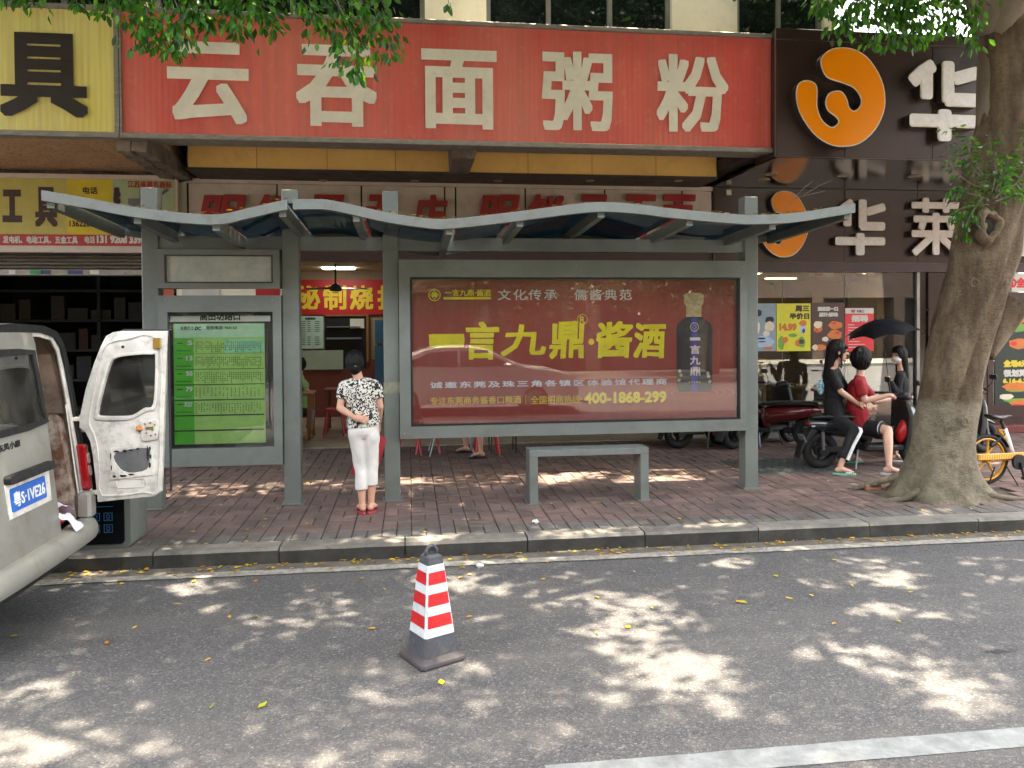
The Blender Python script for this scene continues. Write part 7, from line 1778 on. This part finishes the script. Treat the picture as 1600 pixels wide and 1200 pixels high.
def person(lab, J, skin='skin', pr=1.0, face=(0, 1, 0), hs=1.0, shirt=None, sleeve=.6, pants=None, pants_to=(1, 1), hem=None, hair=None, hands=None, build=1.0, mask=None, footdir=None, shoes=None, shortfit=1.0, longsl=False, loc=None, waist=None, pleg=.0, chestw=1.0):
    loc = loc or J['pelvis']; o = wthing('person', lab, 'person', loc)
    V = {k: Vector(v) for k, v in J.items() if k != 'hairm'}; k = build
    for q_ in ('aL', 'aR'): V[q_].z = SW+.026+.084*k if V[q_].z < SW+.40 else V[q_].z
    lat = (V['sL']-V['sR']).normalized(); F = frame(face); f = Vector(face).normalized(); fl = F.to_3x3() @ Vector((0, 1, 0)); fu = F.to_3x3() @ Vector((0, 0, 1))
    up0 = (V['neck']-V['chest']).normalized()
    def torso(mb, g=0, low=True):
        cap(mb, V['chest']+Vector((0, 0, .0)), V['waist'], (.098*k+g), (.088*k+g), (lat, 1.45*chestw)); cap(mb, V['waist'], V['pelvis'], (.088*k+g), (.105*k+g), (lat, 1.38))
        [cap(mb, (V['sL']+V['sR'])/2+up0*.035*k, V['s'+q_]-(V['s'+q_]-(V['sL']+V['sR'])/2)*.12, .050*k+g, .047*k+g) for q_ in 'LR']; cap(mb, V['chest'], (V['sL']+V['sR'])/2-Vector((0, 0, .03)), .098*k+g, .070*k+g, (lat, 1.5*chestw))
    def limb(mb, a, c, d, r, g=0, t1=1.0, t2=1.0, flat_=False):
        cap(mb, V[a], V[a].lerp(V[c], min(1, t1)), r[0]+g, (r[0]+(r[1]-r[0])*min(1, t1))+g, flat1=(t1 < 1))
        if t1 >= 1: 
            m_ = V[c].lerp(V[d], t2*.35); cap(mb, V[c], m_, r[1]+g, r[2]*1.0+g); cap(mb, m_, V[c].lerp(V[d], t2), r[2]+g, (r[2]+(r[3]-r[2])*t2)+g, flat1=flat_)
    B = MB(); torso(B); cap(B, (V['sL']+V['sR'])/2+Vector((0, 0, .01)), V['neck']+Vector((0, 0, .03)), .052*k, .047*k)
    for s in 'LR':
        limb(B, 's'+s, 'e'+s, 'w'+s, (.044*k, .036*k, .036*k, .024*k)); limb(B, 'h'+s, 'k'+s, 'a'+s, (.078*k, .052*k, .052*k, .032*k))
        hd = (hands or {}).get(s); d_ = (V['w'+s]-V['e'+s]).normalized()
        if hd: hand(B, V['w'+s], hd.get('d', d_), hd.get('p', (0, 0, -1)), hd.get('c', .5), hd.get('s', .95), hd.get('side', 1))
        else: hand(B, V['w'+s], d_, -f if abs(d_.dot(f)) < .9 else (0, 0, -1), .5, .95, 1 if s == 'L' else -1)
        foot(B, V['a'+s], (footdir or {}).get(s, f), k)
    H = V['head']; 
    def hp(x, y, z): return H+(F.to_3x3() @ Vector((x, y, z)))*hs
    FM = F.to_3x3()
    B.ell(H, (.092*hs, .074*hs, .105*hs), M=FM.to_4x4(), n=20, m=14); B.ell(hp(.022, 0, -.052), (.062*hs, .056*hs, .06*hs), M=FM.to_4x4()); cap(B, V['neck'], hp(-.02, 0, -.05), .046*k, .048*k)
    cap(B, hp(.088, 0, .008), hp(.106, 0, -.022), .007*hs, .012*hs, n=8); cap(B, hp(.078, -.028, .026), hp(.078, .028, .026), .012*hs, .012*hs, n=8)
    for s in (-1, 1): B.ell(hp(.0, s*.076, -.005), (.018*hs, .008*hs, .030*hs), M=FM.to_4x4(), n=10, m=8)
    cap(B, hp(.086, -.016, -.052), hp(.086, .016, -.052), .0075*hs, .0075*hs, n=8); cap(B, hp(.076, 0, -.088), hp(.07, 0, -.085), .017*hs, .017*hs)
    body = meld(B, 'body', skin, o, .0068, 2)
    for s in (-1, 1):
        b = MB(); b.ell(hp(.084, s*.030, .008), (.006*hs, .014*hs, .0075*hs), M=FM.to_4x4(), n=10, m=8); b.build('eye', 'eye_dark', o, smooth=True)
        b = MB(); cap(b, hp(.089, s*.018, .030), hp(.082, s*.046, .032), .0035, .003, n=6); b.build('eyebrow', 'hair', o)
    b = MB(); b.ell(hp(.093, 0, -.052), (.006*hs, .021*hs, .007*hs), M=FM.to_4x4(), n=10, m=6); b.build('lips', 'lip', o, smooth=True)
    up = (V['chest']-V['pelvis']).normalized()
    if shirt:
        S = MB(); torso(S, .016)
        if longsl:
            for s in 'LR': limb(S, 's'+s, 'e'+s, 'w'+s, (.050*k, .042*k, .042*k, .030*k), .012, 1, .93)
        else:
            for s in 'LR': cap(S, V['s'+s], V['s'+s].lerp(V['e'+s], sleeve), .058*k, .060*k, flat1=True)
        ht = hem if hem is not None else -.02
        cap(S, V['waist'], V['pelvis']-up*.08, .098*k+.02, .118*k+.012, (lat, 1.36))
        meld(S, 'shirt', shirt, o, .010, 3, [(V['pelvis']+up*ht, -up), (V['neck']+(V['neck']-V['chest']).normalized()*-.012, (V['neck']-V['chest']).normalized())], folds)
    if pants:
        S = MB(); cap(S, V['waist'].lerp(V['pelvis'], .4), V['pelvis'], .100*k, .116*k, (lat, 1.36))
        for s, tt in zip('LR', pants_to):
            if tt <= 1: cap(S, V['h'+s], V['h'+s].lerp(V['k'+s], tt), .098*k, (.092-.02*tt)*k*shortfit+.012, flat1=True)
            else:
                cap(S, V['h'+s], V['k'+s], .096*k*pr, .062*k*pr); cap(S, V['k'+s], V['k'+s].lerp(V['a'+s], tt-1), .062*k*pr, (.056+pleg)*k, flat1=True)
        meld(S, 'trousers' if max(pants_to) > 1 else 'shorts', pants, o, .010, 3, [(V['waist'].lerp(V['pelvis'], .45), up)], folds)
    if hair:
        S = MB(); hair(S, hp, FM, hs); 
        meld(S, 'hair', J.get('hairm', 'hair') if isinstance(J.get('hairm'), str) else 'hair', o, .007, 1, [], lambda p: .004*noise.noise(Vector((p.x*60, p.y*60, p.z*8)))+.003*noise.noise(Vector((p.x*25, p.y*25, p.z*5))))
    if mask:
        b = MB(); b.ell(hp(.045, 0, -.045), (.062*hs, .063*hs, .045*hs), M=FM.to_4x4(), n=18, m=10); b.build('face_mask', mask, o, smooth=True)
    if shoes:
        for s in 'LR': slipper(o, V['a'+s]-Vector((0, 0, 0)), (footdir or {}).get(s, f), shoes[0], shoes[1], k*1.0, V['a'+s].z-.084*k-.024)
    return o, V, hp
def locks(S, hp, hs, n=70, th=.02, seed=1, fringe=.055, low=-.06, r=.012):
    q = random.Random(seed)
    for i in range(n):
        a = q.uniform(0, 2*math.pi); front = max(0, math.cos(a)); e0 = q.uniform(.9, 1.5); e1 = -.15-q.uniform(0, .55)
        if front > .55: e1 = q.uniform(.30, .48)
        elif front > .1: e1 = q.uniform(-.25, .1)
        A, B_, Cc = (.094+th)*hs/hs, (.076+th), (.106+th); P = []
        for k in range(4):
            e = e0+(e1-e0)*k/3; w = a+.15*math.sin(i+k); P.append(hp(-.012+A*math.cos(e)*math.cos(w), B_*math.cos(e)*math.sin(w), .01+Cc*math.sin(e)))
        for k in range(3): cap(S, P[k], P[k+1], r*hs*(1-.15*k), r*hs*(1-.15*(k+1)), n=6)
def cap_hair(S, hp, FM, hs, back=0, th=.014):
    locks(S, hp, hs, 60, th-.004, int(hs*100), r=.011)
    S.ell(hp(-.014, 0, .016), ((.098+th*.4)*hs, (.080+th*.5)*hs, (.104+th)*hs), M=FM.to_4x4(), n=22, m=14)
# the woman with her back to us
OX = G(571, 803, SW).x; WY = 7.52
def w_(px, y, dy=0):      # helper: place on her upright plane, dy towards the shop
    p = W(px, y, WY); return (p.x, WY+dy, p.z)
wj = dict(head=w_(554, 568.5, .02), neck=w_(557, 584, 0), chest=w_(562, 612, 0), waist=w_(567, 642, .01), pelvis=w_(568.5, 671, 0), sL=w_(537.5, 603), sR=w_(587.5, 603), eL=w_(531.5, 637, -.03), wL=w_(556, 650, -.145), eR=w_(594, 635, .0), wR=w_(590, 668, .16),
          hL=w_(558, 676), hR=w_(579, 676), kL=w_(563.5, 734, .03), kR=w_(581, 733, .03), aL=w_(566, 790, .0), aR=w_(580, 793, .02))
def bun(S, hp, FM, hs): cap_hair(S, hp, FM, hs); S.ell(hp(-.085, 0, -.035), (.032*hs, .05*hs, .05*hs), M=FM.to_4x4()); S.ell(hp(-.05, 0, -.03), (.05*hs, .068*hs, .075*hs), M=FM.to_4x4())
wo_, WV, whp = person('woman seen from behind in black-and-white print blouse and white trousers at the shelter', wj, face=(-.1, 1, .0), shirt='print_shirt', sleeve=.60, pants='cloth_white', pants_to=(1.62, 1.50), pleg=.010, hem=.035, hair=bun, build=.93,
      hands={'L': dict(d=(.95, -.02, -.20), p=(0, .9, -.1), c=.35, side=1), 'R': dict(d=(0, .35, -.9), p=(-1, 0, 0), c=1.0, side=1)}, mask='mask_blue', footdir={'L': (-.25, 1, 0), 'R': (.25, 1, 0)}, shoes=('slipper_red', 'slipper_red'), hs=.98)
b = MB(); b.tube([whp(-.128, .010, -.020), whp(-.134, 0, -.012), whp(-.128, -.010, -.020)], .002, 6); b.build('hair_clip', 'chrome', wo_)
bg_ = wthing('tote_bag', 'dark red bag held in front of the woman, showing past both legs', 'bag', w_(573, 720, .2)); A = w_(545, 747, .2); B = w_(603, 702, .2)
b = MB(); P = [(A[0], A[2]-.0), (B[0]-.09, A[2]+.02), (B[0], B[2]+.06), (B[0]-.06, B[2]+.11), (A[0]+.05, A[2]+.17)]; b.prism(P, WY+.17, WY+.22); b.build('pouch', 'bag_red', bg_, bevel=.01)
b = MB(); b.tube([(B[0]-.10, WY+.19, B[2]+.08), (WV['wR'].x-.01, WY+.20, WV['wR'].z-.07), (B[0]-.02, WY+.19, B[2]+.08)], .006, 6); b.build('strap', 'bag_red', bg_)

# riders on the moped: positions read at their own depth
def at(px, y, Y): p = W(px, y, Y); return (p.x, Y, p.z)
Y0 = MY
gj = dict(hairm='hair_brown', head=at(1309, 549, Y0-.02), neck=at(1304, 572, Y0-.02), chest=at(1302, 596, Y0), waist=at(1302, 628, Y0), pelvis=at(1307, 656, Y0), sL=at(1305, 580, Y0+.15), sR=at(1300, 582, Y0-.15), eL=at(1330, 622, Y0+.21), wL=at(1352, 640, Y0+.12), eR=at(1314, 612, Y0-.20), wR=at(1341, 631, Y0-.19),
          hL=at(1312, 662, Y0+.08), hR=at(1313, 662, Y0-.09), kL=at(1345, 668, Y0+.22), kR=at(1336, 672, Y0-.30), aL=at(1330, 722, Y0+.3), aR=at(1313, 725, Y0-.42))
def longh(S, hp, FM, hs): 
    cap_hair(S, hp, FM, hs, th=.012); cap(S, hp(-.055, .0, -.02), hp(-.085, 0, -.28), .062*hs, .045*hs, (FM @ Vector((0, 1, 0)), 1.25)); cap(S, hp(-.085, 0, -.25), hp(-.10, .0, -.40), .042*hs, .02*hs, (FM @ Vector((0, 1, 0)), 1.4))
    for s in (-1, 1): cap(S, hp(.03, s*.068, .045), hp(.035, s*.066, -.17), .016*hs, .010*hs)
    cap(S, hp(.075, -.045, .050), hp(.075, .045, .050), .018*hs, .018*hs)
girl, GV, ghp = person('long-haired girl in black t-shirt and white-striped trousers riding pillion on the moped', gj, 'skin_pale', face=(.93, -.34, -.08), shirt='cloth_black', sleeve=.85, pants='cloth_black', pants_to=(1.9, 1.82), pleg=.022, hem=-.03, hair=longh, build=.95, chestw=.9, pr=1.18,
      hands={'R': dict(d=(1, .05, -.12), p=(0, .6, -.6), c=.5, side=-1), 'L': dict(d=(1, 0, 0), p=(0, -1, 0), c=.4)}, footdir={'L': (1, .1, 0), 'R': (.92, -.35, 0)}, shoes=('slipper_green', 'slipper_white'), hs=1.14)
# white side stripe
b = MB(); hR, kR, aR = GV['hR'], GV['kR'], GV['aR']; outw = Vector((0, -1, 0)); P = []
path = [hR.lerp(kR, .12)+outw*.088, hR.lerp(kR, .5)+outw*.094, kR+outw*.086+Vector((.02, 0, .01)), kR.lerp(aR, .4)+outw*.088, kR.lerp(aR, .8)+outw*.084]
path = catmull(path, 5); vs = []
for i, p in enumerate(path):
    d = (path[min(i+1, len(path)-1)]-path[max(i-1, 0)]).normalized(); s_ = d.cross(outw).normalized(); vs += [p-s_*.019, p-s_*.019+outw*.012, p+s_*.019+outw*.012, p+s_*.019]
n = len(path); b.add(vs, [(i*4+j, i*4+(j+1) % 4, (i+1)*4+(j+1) % 4, (i+1)*4+j) for i in range(n-1) for j in range(4)]); b.build('trouser_stripe', 'mask_white', girl, smooth=True)
b = MB(); b.torus(tuple(GV['wR']), .028, .004, 'x', 16, 6); b.build('bracelet', 'brass', girl, smooth=True)
sb_ = wthing('shoulder_bag', 'small blue and white patterned bag hanging at the pillion rider’s back'.replace('’', "'"), 'bag', at(1283, 605, Y0-.1)); b = MB(); p = at(1282, 605, Y0-.12); b.ell(p, (.045, .03, .09)); flat('bag_teal', '2a6a8a', .5, ); 
mm, tt_ = newmat('bag_pattern'); vv = tt_.coord('Object'); nn = tt_.noise(vv, 30, 2, .5, 2); tt_.l(tt_.ramp(nn, [(.0, '1c3a6a'), (.42, '4aa0a8'), (.54, 'd8dcd8')], 'CONSTANT'), tt_.b.inputs['Base Color']); b.build('pouch', 'bag_pattern', sb_, smooth=True)
Yb = Y0-.02
bj = dict(head=at(1347, 562, Yb), neck=at(1344, 586, Yb), chest=at(1340, 606, Yb), waist=at(1338, 636, Yb), pelvis=at(1345, 664, Yb), sL=at(1344, 596, Yb+.17), sR=at(1341, 598, Yb-.17), eL=at(1366, 628, Yb+.22), wL=at(1391, 624, Yb+.24), eR=at(1352, 626, Yb-.22), wR=at(1387, 618, Yb-.28),
          hL=at(1352, 668, Yb+.08), hR=at(1352, 668, Yb-.09), kL=at(1388, 676, Yb+.20), kR=at(1387, 672, Yb-.34), aL=at(1398, 724, Yb+.30), aR=at(1389, 731, Yb-.50))
def shorth(S, hp, FM, hs): cap_hair(S, hp, FM, hs, th=.024); S.ell(hp(-.045, 0, .0), (.078*hs, .082*hs, .10*hs), M=FM.to_4x4()); S.ell(hp(.04, 0, .06), (.062*hs, .072*hs, .05*hs), M=FM.to_4x4())
boy, BV, bhp = person('short-haired rider in dark red t-shirt and black shorts holding the moped handlebar', bj, 'skin_pale', face=(.88, .42, .10), shirt='cloth_red', sleeve=.72, pants='cloth_black', pants_to=(.88, .78), hem=-.07, hair=shorth, build=1.04, chestw=1.0, shortfit=1.12,
      hands={'R': dict(d=(1, .1, .05), p=(.2, .2, -1), c=.9, side=-1), 'L': dict(d=(1, 0, .1), p=(.2, 0, -1), c=.9, side=1)}, footdir={'L': (1, .1, 0), 'R': (.95, -.3, 0)}, shoes=('slipper_white', 'slipper_white'), hs=1.2)
b = MB()
for t_ in (.735, .755):
    c = BV['hR'].lerp(BV['kR'], t_); d = (BV['kR']-BV['hR']).normalized(); pts = []; u = d.orthogonal().normalized(); v_ = d.cross(u); r_ = .0955
    for k in range(21): a = 2*math.pi*k/20; pts.append(c+u*r_*math.cos(a)+v_*r_*math.sin(a))
    b.tube(pts, .0035, 5)
b.build('hem_stripe', 'mask_white', boy)
b = MB(); b.ell((MX+1.0, MY-.12, .56), (.085, .07, .13)); b.v = [(x, y, z+.03*math.sin(x*50)) for x, y, z in b.v]; tag(b.build('shopping_bag', 'stool_red', None, smooth=True), 'red plastic bag hanging on the moped between the rider and the tree', 'bag')

# woman walking with the umbrella
Yu = 10.0
uj = dict(head=at(1404, 556, Yu), neck=at(1407, 574, Yu), chest=at(1408, 598, Yu), waist=at(1407, 625, Yu), pelvis=at(1406, 648, Yu), sL=at(1405, 588, Yu-.16), sR=at(1410, 588, Yu+.16), eL=at(1404, 620, Yu-.20), wL=at(1390, 596, Yu-.18), eR=at(1408, 618, Yu+.2), wR=at(1400, 640, Yu+.2),
          hL=at(1406, 652, Yu-.08), hR=at(1406, 652, Yu+.08), kL=at(1396, 686, Yu-.08), kR=at(1412, 686, Yu+.08), aL=at(1401, 724-12, Yu-.08), aR=at(1424, 716-8, Yu+.08))
def longb(S, hp, FM, hs): cap_hair(S, hp, FM, hs); cap(S, hp(-.05, 0, -.02), hp(-.09, 0, -.34), .065*hs, .06*hs, (FM @ Vector((0, 1, 0)), 1.3))
um, UV, uhp = person('woman in black with white face mask walking under a black umbrella behind the riders', uj, 'skin_pale', face=(-.92, -.38, 0), shirt='cloth_black', longsl=True, pants='cloth_black', pants_to=(.95, .95), hem=-.1, hair=longb, build=.90, mask='mask_white', hands={'L': dict(d=(-.3, 0, .95), p=(-1, 0, 0), c=1.2), 'R': dict(d=(-.2, 0, -1), p=(0, -1, 0), c=.4)}, shoes=('slipper_white', 'slipper_white'), hs=1.1)
ub = wthing('umbrella', 'open black umbrella held over the masked woman in front of the red poster', 'umbrella', at(1390, 590, Yu-.2))
mat('umbrella_black', '0e1016', .55, col2=(.008, .009, .014), scale=3, spec=.3); mat('umbrella_top', '3a4258', .5)
tip = Vector(at(1376, 499, Yu-.22)); hnd = Vector(at(1389, 598, Yu-.20)); ax = (tip-hnd).normalized(); F_ = ax; U_ = F_.orthogonal().normalized(); V_ = F_.cross(U_)
b = MB(); b.tube([hnd-ax*.10, tip+ax*.03], .005, 8); b.tube([hnd-ax*.12, hnd+ax*.0], .013, 8); b.build('shaft', 'matt_black', ub)
n = 8; Rr_ = .49; rings = 6; vs = []; seg = 6
for i in range(rings+1):
    r_ = Rr_*i/rings; h_ = -.20*(i/rings)**1.8
    for k in range(n*seg):
        a = 2*math.pi*k/(n*seg); u_ = (k % seg)/seg; sc = math.cos(math.pi/n)/math.cos((u_-.5)*2*math.pi/n); sag = .035*(i/rings)*math.sin(math.pi*u_)
        rr_ = r_*sc*(1-.10*math.sin(math.pi*u_)*(i/rings)); vs.append(tip+U_*rr_*math.cos(a)+V_*rr_*math.sin(a)+F_*(h_+sag))
N = n*seg; b = MB(); b.add(vs, [(i*N+k, i*N+(k+1) % N, (i+1)*N+(k+1) % N, (i+1)*N+k) for i in range(rings) for k in range(N)]); b.closed = False; b.build('canopy', 'umbrella_black', ub, smooth=True, auto=20)
for k in range(n): 
    a = 2*math.pi*k/n; P = [tip+U_*Rr_*(i/rings)*math.cos(a)+V_*Rr_*(i/rings)*math.sin(a)+F_*(-.20*(i/rings)**1.8-.006) for i in range(rings+1)]
    b = MB(); b.tube(P, .003, 5); m_ = P[3]; b.tube([m_, tip-ax*.26], .0025, 5); b.build('rib', 'steel', ub)
# diner inside the eatery and the one behind the advert
Yd = 12.9
dj = dict(head=at(466, 570, Yd), neck=at(469, 584, Yd), chest=at(472, 602, Yd), waist=at(472, 622, Yd), pelvis=at(472, 640, Yd), sL=at(466, 592, Yd-.16), sR=at(470, 592, Yd+.16), eL=at(482, 612, Yd-.18), wL=at(462, 616, Yd-.2), eR=at(466, 612, Yd+.2), wR=at(455, 616, Yd+.15),
          hL=at(470, 644, Yd-.08), hR=at(470, 644, Yd+.08), kL=at(486, 644, Yd-.28), kR=at(455, 645, Yd+.1), aL=at(482, 674, Yd-.3), aR=at(452, 676, Yd+.1))
person('diner in pale green t-shirt seated at the wooden table inside the eatery', dj, face=(-.9, -.2, -.2), shirt='cloth_green', sleeve=.8, pants='cloth_grey', pants_to=(1.8, 1.8), hair=shorth, build=.9, shoes=('slipper_blue', 'slipper_blue'))
stool(W(472, 650, Yd).x, Yd, 'red stool carrying the diner in pale green', 'bag_red')
Ye_ = 10.75
ej = dict(head=at(757, 560, Ye_), neck=at(757, 580, Ye_), chest=at(758, 602, Ye_), waist=at(758, 625, Ye_), pelvis=at(760, 650, Ye_), sL=at(757, 592, Ye_+.16), sR=at(757, 592, Ye_-.16), eL=at(745, 620, Ye_+.2), wL=at(725, 622, Ye_+.15), eR=at(745, 620, Ye_-.2), wR=at(725, 622, Ye_-.15),
          hL=at(760, 655, Ye_+.08), hR=at(760, 655, Ye_-.08), kL=at(720, 655, Ye_+.12), kR=at(750, 658, Ye_-.34), aL=at(728, 692, Ye_+.12), aR=at(751, 690, Ye_-.36))
person('seated customer hidden behind the advert case, only one foot in a dark sandal visible', ej, face=(-1, 0, 0), shirt='cloth_grey', pants='cloth_black', pants_to=(.9, .9), hair=shorth, build=.9, shoes=('slipper_blue', 'slipper_blue'), footdir={'L': (-1, 0, 0), 'R': (-1, -.1, 0)})
stool(W(760, 650, Ye_).x, Ye_, 'red stool under the customer hidden by the advert case', 'stool_red')
# drop helper properties
for o in bpy.data.objects:
    if '_org' in o: del o['_org']
